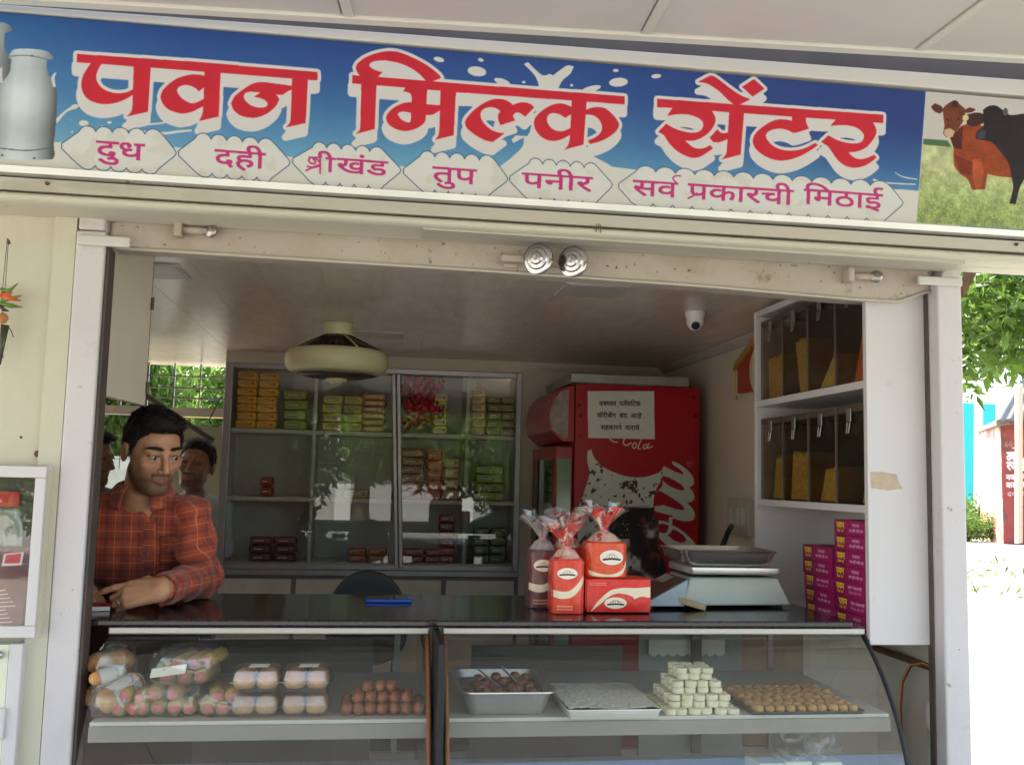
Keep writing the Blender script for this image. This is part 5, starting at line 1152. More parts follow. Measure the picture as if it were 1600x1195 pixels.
# ================================================================== red drinks cooler
FY = 2.0
frx0, frx1 = .937, 1.545
fmap_w = 420; fz0, fz1 = .12, 1.955
def fmap(x, y):
    p = PY(x, y, FY); return ((p[0]-frx0)/(frx1-frx0)*fmap_w, (fz1-p[2])/(fz1-fz0)*fmap_h)
fmap_h = int(fmap_w*(fz1-fz0)/(frx1-frx0))
fc = Canvas(fmap_w, fmap_h, fmap, 2, c255(166, 16, 34)); H, Wd = fc.a.shape[:2]; fc.a *= (1+.08*(noise2(H, Wd, 120, 50)-.5))[..., None]
U = lambda p: [(980+x/5.975, 690+y/5.975) for x, y in p]
wh = c255(196, 200, 188)
def fs(pts): fc.poly(U(pts), wh)
# the script standing on its side, read upwards
fs([(415, 190), (430, 183), (480, 205), (540, 245), (595, 300), (622, 350), (622, 390), (600, 415), (580, 425), (612, 460), (628, 510), (622, 540), (600, 560), (560, 568), (600, 610), (630, 660), (632, 700), (610, 732), (560, 742), (500, 735), (425, 715), (425, 690), (380, 680), (270, 650), (255, 640), (255, 600), (340, 590), (350, 580), (330, 520), (280, 480), (260, 470), (300, 445), (330, 400), (325, 350), (318, 330), (330, 290), (325, 260), (340, 225), (370, 240), (450, 280), (520, 305), (525, 290), (490, 255), (430, 215)])
for hole in ([(318, 340), (335, 318), (380, 330), (450, 365), (510, 405), (535, 440), (520, 455), (470, 445), (400, 415), (345, 375)], [(270, 470), (300, 455), (380, 500), (450, 545), (510, 590), (535, 625), (515, 637), (460, 628), (400, 610), (345, 590), (335, 560), (310, 520)], [(255, 510), (275, 520), (310, 560), (290, 570), (265, 545)]): fc.poly(U(hole), c255(162, 16, 34))
fs([(425, 700), (420, 780), (470, 800), (540, 850), (600, 910), (640, 960), (640, 1000), (520, 1030), (420, 990), (340, 940), (290, 880), (285, 830), (320, 850), (350, 850), (370, 840), (385, 800), (390, 700)])
fs([(265, 745), (300, 735), (350, 740), (400, 760), (430, 790), (430, 830), (395, 860), (390, 850), (385, 780), (330, 765), (285, 775), (290, 830), (265, 800)])
fc.poly(U([(425, 815), (470, 835), (520, 870), (550, 905), (545, 930), (500, 940), (440, 920), (390, 880), (380, 868), (405, 850)]), c255(162, 16, 34)); fc.poly(U([(290, 790), (330, 767), (370, 775), (380, 790), (365, 825), (330, 832), (295, 815)]), c255(162, 16, 34))
fs([(340, 1030), (400, 1045), (460, 1075), (520, 1110), (560, 1140), (540, 1160), (470, 1120), (400, 1080), (350, 1060)])
fc.stroke(U([(610, 205), (604, 222), (585, 230), (566, 222), (560, 205), (568, 188), (585, 181), (603, 189)]), 1.0, wh, closed=True); fc.text('R', U([(576, 196)])[0], U([(594, 196)])[0], 3.2, wh)
# upright word half hidden by the notice
V5 = lambda p: [(900+x/3.319, 600+y/3.319) for x, y in p]
for st, w in (([(175, 285), (200, 300), (215, 300)], 4), ([(300, 262), (262, 275), (245, 300), (262, 318), (285, 305)], 4.5), ([(300, 305), (292, 322), (302, 332), (315, 318), (305, 302)], 4), ([(345, 275), (330, 305), (322, 332), (335, 335)], 4), ([(365, 312), (352, 318), (348, 332), (362, 332), (378, 308), (372, 332), (396, 322)], 4)): fc.stroke(V5(st), w, c255(214, 208, 200))
# worn bottle picture: white swoosh, torn dark film
swm = fc.mask(spline(V5([(60, 345), (80, 338), (92, 375), (120, 410), (160, 440), (220, 465), (290, 482), (360, 480), (420, 462), (448, 445), (440, 500), (410, 560), (400, 640), (10, 640), (45, 550), (70, 460), (58, 400)])))
n1 = noise2(H, Wd, 26, 60); n2 = noise2(H, Wd, 110, 61, 3)
edge = noise2(H, Wd, 14, 62)
fc.paint(swm, c255(206, 208, 200)); fc.paint(swm & (n1 > .68), c255(120, 40, 46)); fc.paint(swm & (n1 > .71), c255(52, 46, 46))
pm = fc.ell(*V5([(275, 520)])[0], 16, 7); fc.paint(pm & (edge > .44), c255(58, 54, 54))
lowm = fc.mask(np.array(V5([(5, 640), (400, 640), (430, 720), (430, 830), (470, 950), (470, 1195), (5, 1195)]), float))
c_ = np.stack([np.interp(n2+.10*(edge-.5), [.3, .45, .52, .62, .72], v) for v in ([.13, .17, .30, .66, .78], [.12, .13, .24, .66, .79], [.13, .15, .26, .62, .76])], -1).astype(np.float32)
fc.paint(lowm, c_); fc.paint(fc.ell(*V5([(250, 730)])[0], 26, 22) & (edge > .3), c255(30, 28, 30))
fc.poly(V5([(8, 645), (90, 645), (90, 700), (60, 760), (8, 830)]), c255(190, 194, 184)); fc.paint(lowm & (noise2(H, Wd, 40, 66) > .66), c255(110, 56, 44))
fc.stroke(V5([(3, 632), (150, 633), (300, 636), (390, 628)]), [2.5, 3.5, 2, 1], c255(40, 30, 32))
for x, y in ((16, 110), (26, 165), (620, 165), (610, 70), (20, 270)): fc.ell(*V5([(x, y)])[0], 3, 2.4, c255(60, 16, 24))
cool = thing('drinks_cooler', 'tall red drinks cooler with peeling white script on its side', 'drinks cooler', ((frx0+frx1)/2, 2.3, .1))
m_red = mat('cooler_red', rgb(160, 18, 34), .32, var=.08, scale=6)
MB().box(frx0, frx1, FY, 2.72, fz0, fz1, 1, front=0).build('cabinet_body', [imgmat('cooler_side', fc.image('cooler_print'), .3, spec=.4), m_red], cool)
dr_ = MB().box(frx0-.085, frx0-.002, FY+.03, 2.70, .2, 1.66).build('door', m_red, cool, bevel=.006)
MB().box(frx0-.0875, frx0-.0855, FY+.10, 2.62, .3, 1.6).build('door_glass', mat('dark_mirror_glass', rgb(40, 50, 46), .04, spec=.8), dr_)
MB().quad((frx0-.078, FY+.0285, .3), (frx0-.012, FY+.0285, .3), (frx0-.012, FY+.0285, 1.60), (frx0-.078, FY+.0285, 1.60)).build('door_glass_edge', mat('pale_green_glass', rgb(120, 150, 130), .08), dr_)
hd = MB(); pr = [(frx0-.002, 1.68), (frx0-.06, 1.68), (frx0-.115, 1.73), (frx0-.13, 1.80), (frx0-.115, 1.88), (frx0-.07, 1.935), (frx0-.002, 1.953)]
hd.prism([(x, FY+.01, z) for x, z in pr][::-1], (0, .69, 0)); hd.build('header', m_red, cool, bevel=.004)
hp = MB(); hp.prism([(x-.003, FY+.006, z) for x, z in ((frx0-.03, 1.70), (frx0-.06, 1.70), (frx0-.108, 1.74), (frx0-.12, 1.80), (frx0-.106, 1.87), (frx0-.07, 1.915), (frx0-.03, 1.93))][::-1], (0, .003, 0)); hp.build('header_panel', mat('header_clear', rgb(150, 130, 126), .25, var=.3, scale=20), cool)
# notice taped to the cooler
nt_ = Canvas(170, 122, None, 3, c255(214, 212, 206)); H, Wd = nt_.a.shape[:2]; nt_.a *= (1+.06*(noise2(H, Wd, 60, 70)-.5))[..., None]
ink = c255(52, 50, 54)
nt_.text('कषमसव', (29, 27), (72, 27), 11, ink, .35); nt_.stroke([(77, 38), (75, 42)], 1.5, ink); nt_.text('पलॅसिटक', (80, 27), (135, 27), 11, ink, .35)
nt_.text('कॅरीबॅग', (23, 58), (72, 58), 11, ink, .35); nt_.text('बंद', (80, 58), (101, 58), 11, ink, .35); nt_.text('आहे', (109, 58), (138, 58), 11, ink, .35); nt_.ell(142, 69, 1, 1, ink)
nt_.text('सहकारय', (32, 89), (86, 89), 11, ink, .35); nt_.stroke([(83, 88), (80, 85), (83, 82), (87, 82)], 1.1, ink); nt_.text('करावे', (94, 89), (131, 89), 11, ink, .35); nt_.ell(136, 100, 1, 1, ink)
pa, pb, pc, pd = [PY(x, y, FY-.004) for x, y in ((919, 684), (1023, 686), (1022, 611), (918, 611))]
no = MB(); no.grid(lambda u, v: tuple((Vector(pa)*(1-u)+Vector(pb)*u)*(1-v)+(Vector(pd)*(1-u)+Vector(pc)*u)*v+Vector((0, -.003*math.sin(6*u)*v-.002*math.sin(9*v), 0))), 10, 10)
tag(no.build('paper_notice', imgmat('notice', nt_.image('notice_print'), .8), None, smooth=True), 'white printed paper notice taped on the red cooler', 'notice')
# sheet metal tray lying on the cooler
tp = MB().box(.90, 1.47, 1.93, 2.6, 1.9565, 2.0).build('metal_tray', mat('sheet_metal', rgb(150, 152, 146), .4, metal=.6, var=.15, scale=12), None, bevel=.004); tag(tp, 'grey sheet metal tray lying on top of the red cooler', 'tray')
# gilded wall clock, switch board with a cable
ck = thing('wall_clock', 'ornate red and gold clock on the right wall', 'wall clock', (1.6, 1.36, 1.9))
MB().prism([(1.618, 1.62, 1.90), (1.618, 1.12, 1.90), (1.618, 1.12, 2.08), (1.618, 1.37, 2.16-.03), (1.618, 1.62, 2.03)], (-.03, 0, 0)).build('case', mat('clock_red', rgb(170, 62, 34), .4, var=.15, scale=30), ck, bevel=.004)
MB().prism([(1.5885, 1.64, 2.03), (1.5885, 1.36, 2.145), (1.5885, 1.36, 2.115), (1.5885, 1.64, 2.00)], (-.012, 0, 0)).build('roof_trim', mat('clock_gold', rgb(206, 176, 96), .3, metal=.5), ck)
MB().lathe([(0, 0), (.10, 0), (.10, .008), (.09, .01), (0, .01)], (1.588, 1.36, 1.98), (-1, 0, 0), 24).build('dial', mat('clock_dial', rgb(214, 206, 176), .4), ck)
for k in range(14): MB().lathe([(0, -.006), (.006, 0), (0, .006)], (1.585, 1.63, 1.91+k*.0105), n=8).build('gold_bead', MATS['clock_gold'], ck, smooth=True)
MB().lathe([(0, -.014), (.011, -.004), (.007, .006), (0, .012)], (1.585, 1.63, 1.885), n=10).build('pendant', MATS['clock_gold'], ck, smooth=True)
sb = thing('switch_board', 'cream switch board with sockets on the right wall', 'switch board', (1.6, 1.62, 1.28))
MB().box(1.59, 1.6185, 1.5, 1.75, 1.28, 1.435).build('plate', mat('switch_cream', rgb(190, 182, 170), .45), sb, bevel=.004)
for k in range(3): MB().box(1.584, 1.5895, 1.52+k*.07, 1.57+k*.07, 1.32, 1.40).build('switch', mat('switch_white', rgb(206, 200, 190), .4), sb, bevel=.002)
tag(MB().tube([PX(1143, 822, 1.55), PX(1138, 830, 1.5), PX(1128, 855, 1.45)], .012, 8).build('black_handle', m_black, None, smooth=True), 'black handle standing up behind the weighing scale', 'handle')
# rusty pipe, thin wires and a white tube light end under the shelf unit
tag(MB().tube([PY(1366, 1011, .44), PY(1420, 1030, .3), PY(1470, 1048, .16)], .011, 8).build('rusty_pipe', m_rust, None, smooth=True), 'rusty iron pipe running under the white shelf unit', 'pipe')
for k, (nm, col, off) in enumerate((('red', (150, 50, 40), .0), ('yellow', (206, 170, 90), .012))):
    tag(MB().tube([(1.585, .10, .995), (1.58, .17, 1.0+.003*k), (1.575, .225+off, .985), (1.575, .27+off, .93), (1.575, .285+off*1.6, .85), (1.575, .27+off, .70), (1.575, .30+off*.3, .5)], .0028, 6).build('thin_wire', mat('wire_'+nm, rgb(*col), .5), None, smooth=True), 'thin %s wire drooping from the rusty pipe' % nm, 'wire')
tl = thing('tube_light', 'white tube light standing upright against the lower right wall', 'tube light', (1.59, .17, .2))
MB().tube([(1.592, .15, .2), (1.592, .15, .83)], .014, 12).build('tube', mat('tube_glass', rgb(206, 208, 206), .3), tl, smooth=True)
MB().lathe([(.017, -.03), (.019, 0), (.019, .02), (.016, .024), (.017, .035), (.013, .046), (0, .05)], (1.592, .15, .85), n=16).build('end_cap', mat('cap_white', rgb(224, 222, 218), .4), tl, smooth=True)
# ================================================================== people
def skinmat(name):
    m = bpy.data.materials.new(name); m.use_nodes = True; t = m.node_tree; b = t.nodes['Principled BSDF']; L = t.links.new
    a = t.nodes.new('ShaderNodeAttribute'); a.attribute_name = 'tone'
    n = t.nodes.new('ShaderNodeTexNoise'); n.inputs['Scale'].default_value = 60; n.inputs['Detail'].default_value = 5
    geo = t.nodes.new('ShaderNodeNewGeometry'); L(geo.outputs['Position'], n.inputs['Vector'])
    mp = t.nodes.new('ShaderNodeMapRange'); L(n.outputs['Fac'], mp.inputs[0]); mp.inputs[3].default_value = .82; mp.inputs[4].default_value = 1.18
    mu = t.nodes.new('ShaderNodeVectorMath'); mu.operation = 'MULTIPLY'; L(a.outputs['Color'], mu.inputs[0])
    cx = t.nodes.new('ShaderNodeCombineXYZ')
    for k in range(3): L(mp.outputs[0], cx.inputs[k])
    L(cx.outputs[0], mu.inputs[1]); L(mu.outputs[0], b.inputs['Base Color'])
    b.inputs['Roughness'].default_value = .48; b.inputs['Subsurface Weight'].default_value = .12; b.inputs['Subsurface Radius'].default_value = (.012, .005, .003); b.inputs['Subsurface Scale'].default_value = 1.0
    n2 = t.nodes.new('ShaderNodeTexNoise'); n2.inputs['Scale'].default_value = 380; L(geo.outputs['Position'], n2.inputs['Vector'])
    bp = t.nodes.new('ShaderNodeBump'); bp.inputs['Strength'].default_value = .25; bp.inputs['Distance'].default_value = .002; L(n2.outputs['Fac'], bp.inputs['Height']); L(bp.outputs[0], b.inputs['Normal'])
    return m
m_skin = skinmat('skin')
m_hair = mat('black_hair', rgb(26, 21, 20), .5, var=.5, scale=160, bump=.6, bscale=260, spec=.4)
m_eye = mat('eye_white', rgb(158, 148, 140), .2, var=.02); m_iris = mat('dark_iris', rgb(34, 22, 16), .1, var=0)
SKIN = np.array([lin(192), lin(141), lin(110)]); BEARD = np.array([lin(118), lin(84), lin(66)]); LIP = np.array([lin(156), lin(98), lin(84)])
def frame(fwd, roll=0.0):
    f = Vector(fwd).normalized(); r = f.cross(Vector((0, 0, 1))).normalized(); u = r.cross(f)
    r, u = r*math.cos(roll)+u*math.sin(roll), u*math.cos(roll)-r*math.sin(roll)
    return np.array([r, f, u])                       # rows: his right, forward, up
def head_sdf(P, open_=0):
    A = lambda x: np.stack([np.abs(P[:, 0]), P[:, 1], P[:, 2]], 1); Q = A(0)
    d = ellip(P, (0, -.012, .036), (.074, .096, .084))
    d = smin(d, ellip(P, (0, .028, -.030), (.062, .062, .082)), .035)
    d = smin(d, ellip(P, (0, .058, -.098), (.030, .027, .022)), .028)
    d = smin(d, caps(Q, (.047, -.002, -.058), (.020, .056, -.097), .016, .016), .022)      # jaw line
    d = smin(d, caps(Q, (.012, .088, .026), (.046, .070, .024), .010, .009), .016)         # brow
    d = smin(d, ellip(Q, (.043, .062, -.018), (.020, .020, .018)), .02)                    # cheek bone
    d = smax(d, -ellip(Q, (.031, .098, .006), (.019, .016, .012)), .012)                   # eye socket
    d = smin(d, caps(P, (0, .090, .014), (0, .113, -.030), .0075, .0105), .011)            # nose
    d = smin(d, ellip(Q, (.011, .101, -.035), (.0085, .010, .0075)), .006)
    d = smin(d, caps(Q, (.0, .089, -.058), (.018, .081, -.062), .006, .0035), .006)        # upper lip
    d = smin(d, caps(Q, (.0, .088, -.070), (.016, .081, -.067), .0068, .0035), .006)
    d = smax(d, -caps(Q, (.0, .0985, -.0638), (.023, .086, -.0640), .0022, .0015), .003)
    d = smin(d, ellip(Q, (.031, .0838, .0132), (.0165, .010, .0052)), .004)                # upper lid
    d = smin(d, ellip(Q, (.031, .082, -.0065), (.0155, .009, .0040)), .006)
    ear = ellip(Q-np.array([.080, -.014, -.003]), (0, 0, 0), (.010, .018, .031)); ear = smax(ear, -ellip(Q, (.091, -.009, .001), (.008, .011, .020)), .006)
    d = smin(d, ear, .008)
    return d
def head_tone(L, base=SKIN, beard=1.0):
    x, y, z = np.abs(L[:, 0]), L[:, 1], L[:, 2]; c = np.repeat(base[None], len(L), 0)
    jaw = np.clip((-.040-z+.35*np.clip(y-.02, 0, .1)*0)/.03, 0, 1)*np.clip((y+.02)/.03, 0, 1)*np.clip((z+.135)/.02, 0, 1)
    mous = np.exp(-((z+.050)/.0065)**2)*(x < .030)*(y > .07)
    side = np.exp(-((y-.005)/.016)**2)*np.clip((.02-z)/.03, 0, 1)*(x > .05)*np.clip((z+.10)/.04, 0, 1)
    k = np.clip(.85*jaw+1.0*mous+.7*side, 0, 1)*beard; c = c*(1-k[:, None])+BEARD*k[:, None]*.6
    lip = (np.abs(z+.0640) < .0125)*(x < .0235)*(y > .078)*np.clip(1.2-(x/.024)**2, 0, 1); c = c*(1-.85*lip[:, None])+LIP*.85*lip[:, None]
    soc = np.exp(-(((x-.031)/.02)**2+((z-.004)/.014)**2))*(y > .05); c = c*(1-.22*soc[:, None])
    return c
def hair_sdf(P, vol=1.0):
    d = ellip(P, (0, -.016, .046), (.081, .101, .091*vol))
    d = smin(d, ellip(P, (.0, .052, .098), (.062, .045, .028)), .02)
    zmin = np.interp(P[:, 1], [-.12, -.075, -.035, -.022, -.004, .004, .018, .030, .046, .062, .09, .13], [-.075, -.068, -.052, .012, .028, -.042, -.036, .026, .060, .076, .082, .096])
    zmin = zmin-.012*np.cos(np.abs(P[:, 0])/.06*2.2)*(P[:, 1] > .05)*0
    d = smax(d, zmin-P[:, 2], .006)
    n = .0028*np.sin(P[:, 0]*150+4*np.sin(P[:, 1]*70))*np.sin(P[:, 1]*110+P[:, 2]*60)+.0022*np.sin(P[:, 1]*210+P[:, 0]*170+P[:, 2]*120)
    return d-n
def merge(parts):
    V = []; F = []; n = 0; C = []
    for v, f, c in parts: V.append(v); F.append(f+n); C.append(c); n += len(v)
    return np.concatenate(V), np.concatenate(F), np.concatenate(C)
def chain(P, pts, rs):
    d = None
    for i in range(len(pts)-1):
        e = caps(P, pts[i], pts[i+1], rs[i], rs[i+1]); d = e if d is None else smin(d, e, .004)
    return d
def face_parts(root, Hc, Fr, gaze=(0.15, 1, -.12), brow=True):
    W = lambda p: Hc+np.array(p) @ Fr
    for s in (1, -1):
        e = W((s*.031, .0735, .004)); ey = MB().lathe([(0, -.0122), (.006, -.0106), (.0106, -.006), (.0122, 0), (.0106, .006), (.006, .0106), (0, .0122)], e, n=16).build('eye', m_eye, root, smooth=True)
        g = np.array(gaze, float); g /= np.linalg.norm(g); gw = g @ Fr
        MB().lathe([(0, .0126), (.003, .01245), (.0056, .0114), (.0058, .0108)], e, tuple(gw), 16).build('iris', m_iris, ey, smooth=True)
        MB().tube([W((s*.014, .087, .0085)), W((s*.022, .0905, .0125)), W((s*.032, .0895, .0135)), W((s*.042, .083, .0115)), W((s*.049, .075, .0065))], [.0007, .0012, .0013, .0012, .0006], 6).build('eyelash', m_hair, root, smooth=True)
        MB().tube([W((s*.010, .0955, .0300)), W((s*.02, .0955, .0325)), W((s*.032, .0905, .0340)), W((s*.044, .0805, .0325)), W((s*.054, .066, .0265))], [.0026, .0052, .0050, .0040, .0012], 8).build('eyebrow', m_hair, root, smooth=True)

def strands(root, V, Hc, Fr, S_, n, k=1.0, seed=4):
    """short locks lying over the hair: forward and up on top, down at the sides"""
    g = np.random.default_rng(seed); P = V[g.integers(0, len(V), n)]; L = ((P-Hc) @ Fr.T)/S_; e = .002
    N = np.stack([hair_sdf(L+np.eye(3)[i]*e)-hair_sdf(L-np.eye(3)[i]*e) for i in range(3)], 1); N /= np.linalg.norm(N, axis=1)[:, None]
    top_ = np.clip((L[:, 2]-.05)/.05, 0, 1)[:, None]; D = np.array((-.55, .8, .25))*top_+np.array((0, -.25, -1.))*(1-top_)+g.normal(size=(n, 3))*.2
    D -= N*(D*N).sum(1)[:, None]; D /= np.linalg.norm(D, axis=1)[:, None]; D = D+N*(.05+.12*top_*g.random((n, 1))); ln = g.uniform(.010, .022, (n, 1))
    keep = (L[:, 1] < .085) | (L[:, 2] > .07); Wd = np.cross(D, N); Wd /= np.linalg.norm(Wd, axis=1)[:, None]; Wd *= .0007*k
    B0 = L-D*ln*.25+N*.0004; T_ = L+D*ln; M_ = L+D*ln*.45+N*.0016
    Q = np.stack([B0-Wd, B0+Wd, M_+Wd*.8, M_-Wd*.8, T_], 1)[keep].reshape(-1, 3)*S_ @ Fr+Hc; i = np.arange(keep.sum())*5
    F = [t for j in i for t in ((j, j+1, j+2, j+3), (j+3, j+2, j+4))]
    mb = MB(); mb.v = [tuple(q) for q in Q]; mb.f = F; mb.mi = [0]*len(F); o = mb.build('hair_locks', m_hair, root); o['kind'] = 'stuff'
# ------------------------------------------------------------------ the shopkeeper
man = thing('person', 'man in an orange red checked shirt leaning on the counter, looking right', 'person', (-.72, .78, .1))
Hc = np.array(PY(239, 706, .48)); fyaw = math.radians(35); fp = math.radians(15)
Fr = frame((math.sin(fyaw)*math.cos(fp), -math.cos(fyaw)*math.cos(fp), -math.sin(fp)), -.03)
HS = .965
NB = np.array(PY(222, 778, .54)); SHL = np.array(PY(300, 808, .52)); SHR = np.array(PY(130, 802, .58)); CH = np.array(PY(216, 858, .60)); BE = np.array([CH[0]-.01, .76, 1.02])
EL = np.array(PZ(316, 904, CT+.055)); WL_ = np.array(PZ(252, 921, CT+.054)); ER = np.array(PY(70, 900, .50)); WR = np.array(PY(98, 905, .36))
def torso_fn(P, g=0.0):
    d = ellip(P, CH+np.array((0, .02, .02)), (.185+g, .112+g, .165+g)); d = smin(d, ellip(P, BE, (.165+g, .115+g, .22+g)), .08)
    d = smin(d, caps(P, NB+np.array((0, .04, -.045)), SHL+np.array((-.01, .01, -.005)), .062+g, .058+g), .05); d = smin(d, caps(P, NB+np.array((0, .04, -.045)), SHR+np.array((.01, .01, -.005)), .062+g, .058+g), .05)
    return d
neckT = Hc+np.array((0, -.030, -.075)) @ Fr*HS
def skin_fn(P):
    L = ((P-Hc) @ Fr.T)/HS; d = head_sdf(L)*HS
    d = smin(d, caps(P, neckT, NB, .054, .058), .03)
    c = torso_fn(P, -.003); c = smax(c, np.maximum(np.abs(P[:, 0]-NB[0])-.10, np.maximum(NB[2]-.15-P[:, 2], P[:, 1]-NB[1]-.03)), .02)
    d = smin(d, c, .018)
    return d
lo = np.minimum(Hc-.15, NB-.17); hi = Hc+.15; hi = np.maximum(hi, NB+np.array((.15, .13, 0)))
V, F = surface(skin_fn, lo, hi, .0036); tone = head_tone(((V-Hc) @ Fr.T)/HS)
ok = ((V-NB)[:, 2] > -.14)
parts = [(V, F, tone)]
def hand(Wp, d, s, n, curl, Ep, k=1.0, thumb=1):
    d, s, n = [np.array(Vector(q).normalized()) for q in (d, s, n)]
    off = [-.030, -.010, .010, .029]; ln = [.088, .092, .088, .079]; K = [Wp+d*ln[i]*k+s*off[i]*k+n*(.006-.004*abs(i-1.2)) for i in range(4)]
    seg = [(.042, .026, .020), (.046, .029, .021), (.043, .027, .020), (.034, .021, .018)]; fing = []
    for i in range(4):
        a = 0; p = K[i]; pts = [p-d*.02, p]
        for j in range(3):
            a += curl[i][j]; p = p+(d*math.cos(a)-n*math.sin(a))*seg[i][j]*k; pts.append(p)
        fing.append((pts, [.0105*k, .0100*k, .0088*k, .0078*k, .0064*k]))
    tb = [Wp+d*.018-s*.020-n*.004, Wp+d*.048-s*.042-n*.010, Wp+d*.078-s*.044-n*.018, Wp+d*.100-s*.036-n*.022]
    def fn(P):
        dd = caps(P, Ep, Wp, .036, .0265)
        for i in range(4): dd = smin(dd, caps(P, Wp+s*off[i]*.55, K[i], .0185*k, .0118*k), .012)
        for pts, rs in fing: dd = smin(dd, chain(P, pts, rs), .0035)
        return smin(dd, chain(P, tb, [.016*k, .0125*k, .0105*k, .0075*k]), .008)
    allp = np.array([q for pts, _ in fing for q in pts]+tb+[Wp]); lo, hi = allp.min(0)-.03, allp.max(0)+.045
    hi = np.maximum(hi, Wp+(Ep-Wp)*.35+.03); lo = np.minimum(lo, Wp+(Ep-Wp)*.35-.03)
    v, f = surface(fn, lo, hi, .0024); return v, f, fing
hl = hand(WL_, (-.97, -.05, -.16), (-.12, -.55, -.80), (-.10, -.82, .56), [(.05, .25, .2), (.55, .85, .5), (.7, 1.05, .6), (.75, 1.1, .6)], EL, k=.98)
hr = hand(WR, (.84, -.30, -.34), (.32, .92, 0), (.30, -.12, .94), [(.15, .25, .15), (.25, .35, .2), (.3, .4, .3), (.35, .45, .3)], ER)
for v, f, fg in (hl, hr):
    c = np.repeat(SKIN[None]*1.02, len(v), 0); parts.append((v, f, c))
def inner(P):
    d = torso_fn(P, -.012)
    for a, b_, c_ in ((SHL, EL, WL_), (SHR, ER, WR)): d = smin(d, caps(P, a, b_, .040, .028), .015); d = smin(d, caps(P, b_, c_, .028, .022), .01)
    for s in (-.09, .09): d = smin(d, caps(P, (BE[0]+s, .78, .92), (BE[0]+s, .80, .5), .075, .055), .04); d = smin(d, caps(P, (BE[0]+s, .80, .5), (BE[0]+s, .84, .14), .055, .036), .02); d = smin(d, caps(P, (BE[0]+s, .85, .13), (BE[0]+s*1.2, .70, .125), .034, .024), .02)
    return smin(d, ellip(P, (BE[0], .77, .93), (.165, .11, .13)), .06)
v, f = surface(inner, (-1.25, .15, .09), (-.3, 1.0, 1.50), .014); parts.append((v, f, np.repeat(SKIN[None], len(v), 0)))
V, F, C = merge(parts); skin_obj('body', V, F, m_skin, man, cols=C)
face_parts(man, Hc, Fr*1.0, gaze=(-.50, 1, -.16))
V, F = surface(lambda P: hair_sdf(((P-Hc) @ Fr.T)/HS)*HS, Hc-.15, Hc+.17, .0036); skin_obj('hair', V, F, m_hair, man)
strands(man, V, Hc, Fr, HS, 5200)
# finger ring
pts = hl[2][2][0]; a, b_ = np.array(pts[1]), np.array(pts[2]); q = a+(b_-a)*.45
m_gold = mat('ring_silver', rgb(216, 206, 190), .2, metal=1)
u_, w_, ax = basis(b_-a); MB().tube([Vector(q)+(u_*math.cos(t)+w_*math.sin(t))*.0104 for t in np.linspace(0, 2*math.pi, 25)[:-1]], .0018, 8, closed=True).build('finger_ring', m_gold, man, smooth=True)
MB().lathe([(0, 0), (.0045, 0), (.003, .003), (0, .003)], Vector(q)+w_*.0112, tuple(w_), 10).build('ring_stone', m_gold, man)
# checked shirt
def plaid():
    m = bpy.data.materials.new('checked_cloth'); m.use_nodes = True; t = m.node_tree; b = t.nodes['Principled BSDF']; L = t.links.new
    a = t.nodes.new('ShaderNodeAttribute'); a.attribute_name = 'weave'; sp = t.nodes.new('ShaderNodeSeparateXYZ'); L(a.outputs['Vector'], sp.inputs[0])
    def stripes(out, period, stops, off=0):
        mm = t.nodes.new('ShaderNodeMath'); mm.operation = 'MULTIPLY_ADD'; L(out, mm.inputs[0]); mm.inputs[1].default_value = 1/period; mm.inputs[2].default_value = off+50
        fr = t.nodes.new('ShaderNodeMath'); fr.operation = 'FRACT'; L(mm.outputs[0], fr.inputs[0])
        r = t.nodes.new('ShaderNodeValToRGB'); L(fr.outputs[0], r.inputs[0]); e = r.color_ramp.elements
        e[0].position = stops[0][0]; e[0].color = (*[stops[0][1]]*3, 1); e[1].position = stops[-1][0]; e[1].color = (*[stops[-1][1]]*3, 1)
        for p, v in stops[1:-1]: k = e.new(p); k.color = (v, v, v, 1)
        return r.outputs[0]
    dark = [(0, 0), (.10, 0), (.14, 1), (.34, 1), (.38, 0), (.44, 0), (.46, .7), (.52, .7), (.54, 0), (1, 0)]
    line = [(0, 0), (.235, 0), (.245, .5), (.255, 0), (.72, 0), (.735, 1), (.765, 1), (.78, 0), (1, 0)]
    col = t.nodes.new('ShaderNodeRGB'); col.outputs[0].default_value = rgb(176, 78, 52); out = col.outputs[0]
    def mixin(out, fac, k, c):
        mu = t.nodes.new('ShaderNodeMath'); mu.operation = 'MULTIPLY'; L(fac, mu.inputs[0]); mu.inputs[1].default_value = k
        mx = t.nodes.new('ShaderNodeMix'); mx.data_type = 'RGBA'; L(mu.outputs[0], mx.inputs['Factor']); L(out, mx.inputs[6]); mx.inputs[7].default_value = c; return mx.outputs[2]
    for k, p in ((0, .046), (1, .046)): out = mixin(out, stripes(sp.outputs[k], p, dark), .5, rgb(84, 40, 52))
    for k, p in ((0, .046), (1, .046)): out = mixin(out, stripes(sp.outputs[k], p, line), .55, rgb(226, 146, 100))
    L(out, b.inputs['Base Color']); b.inputs['Roughness'].default_value = .85; b.inputs['Sheen Weight'].default_value = .2
    n = t.nodes.new('ShaderNodeTexNoise'); n.inputs['Scale'].default_value = 22; n.inputs['Detail'].default_value = 4; geo = t.nodes.new('ShaderNodeNewGeometry'); L(geo.outputs['Position'], n.inputs['Vector'])
    bp = t.nodes.new('ShaderNodeBump'); bp.inputs['Strength'].default_value = .5; bp.inputs['Distance'].default_value = .015; L(n.outputs['Fac'], bp.inputs['Height']); L(bp.outputs[0], b.inputs['Normal'])
    return m
m_plaid = plaid()
Vd = np.array(PY(231, 810, .46))                   # foot of the open collar
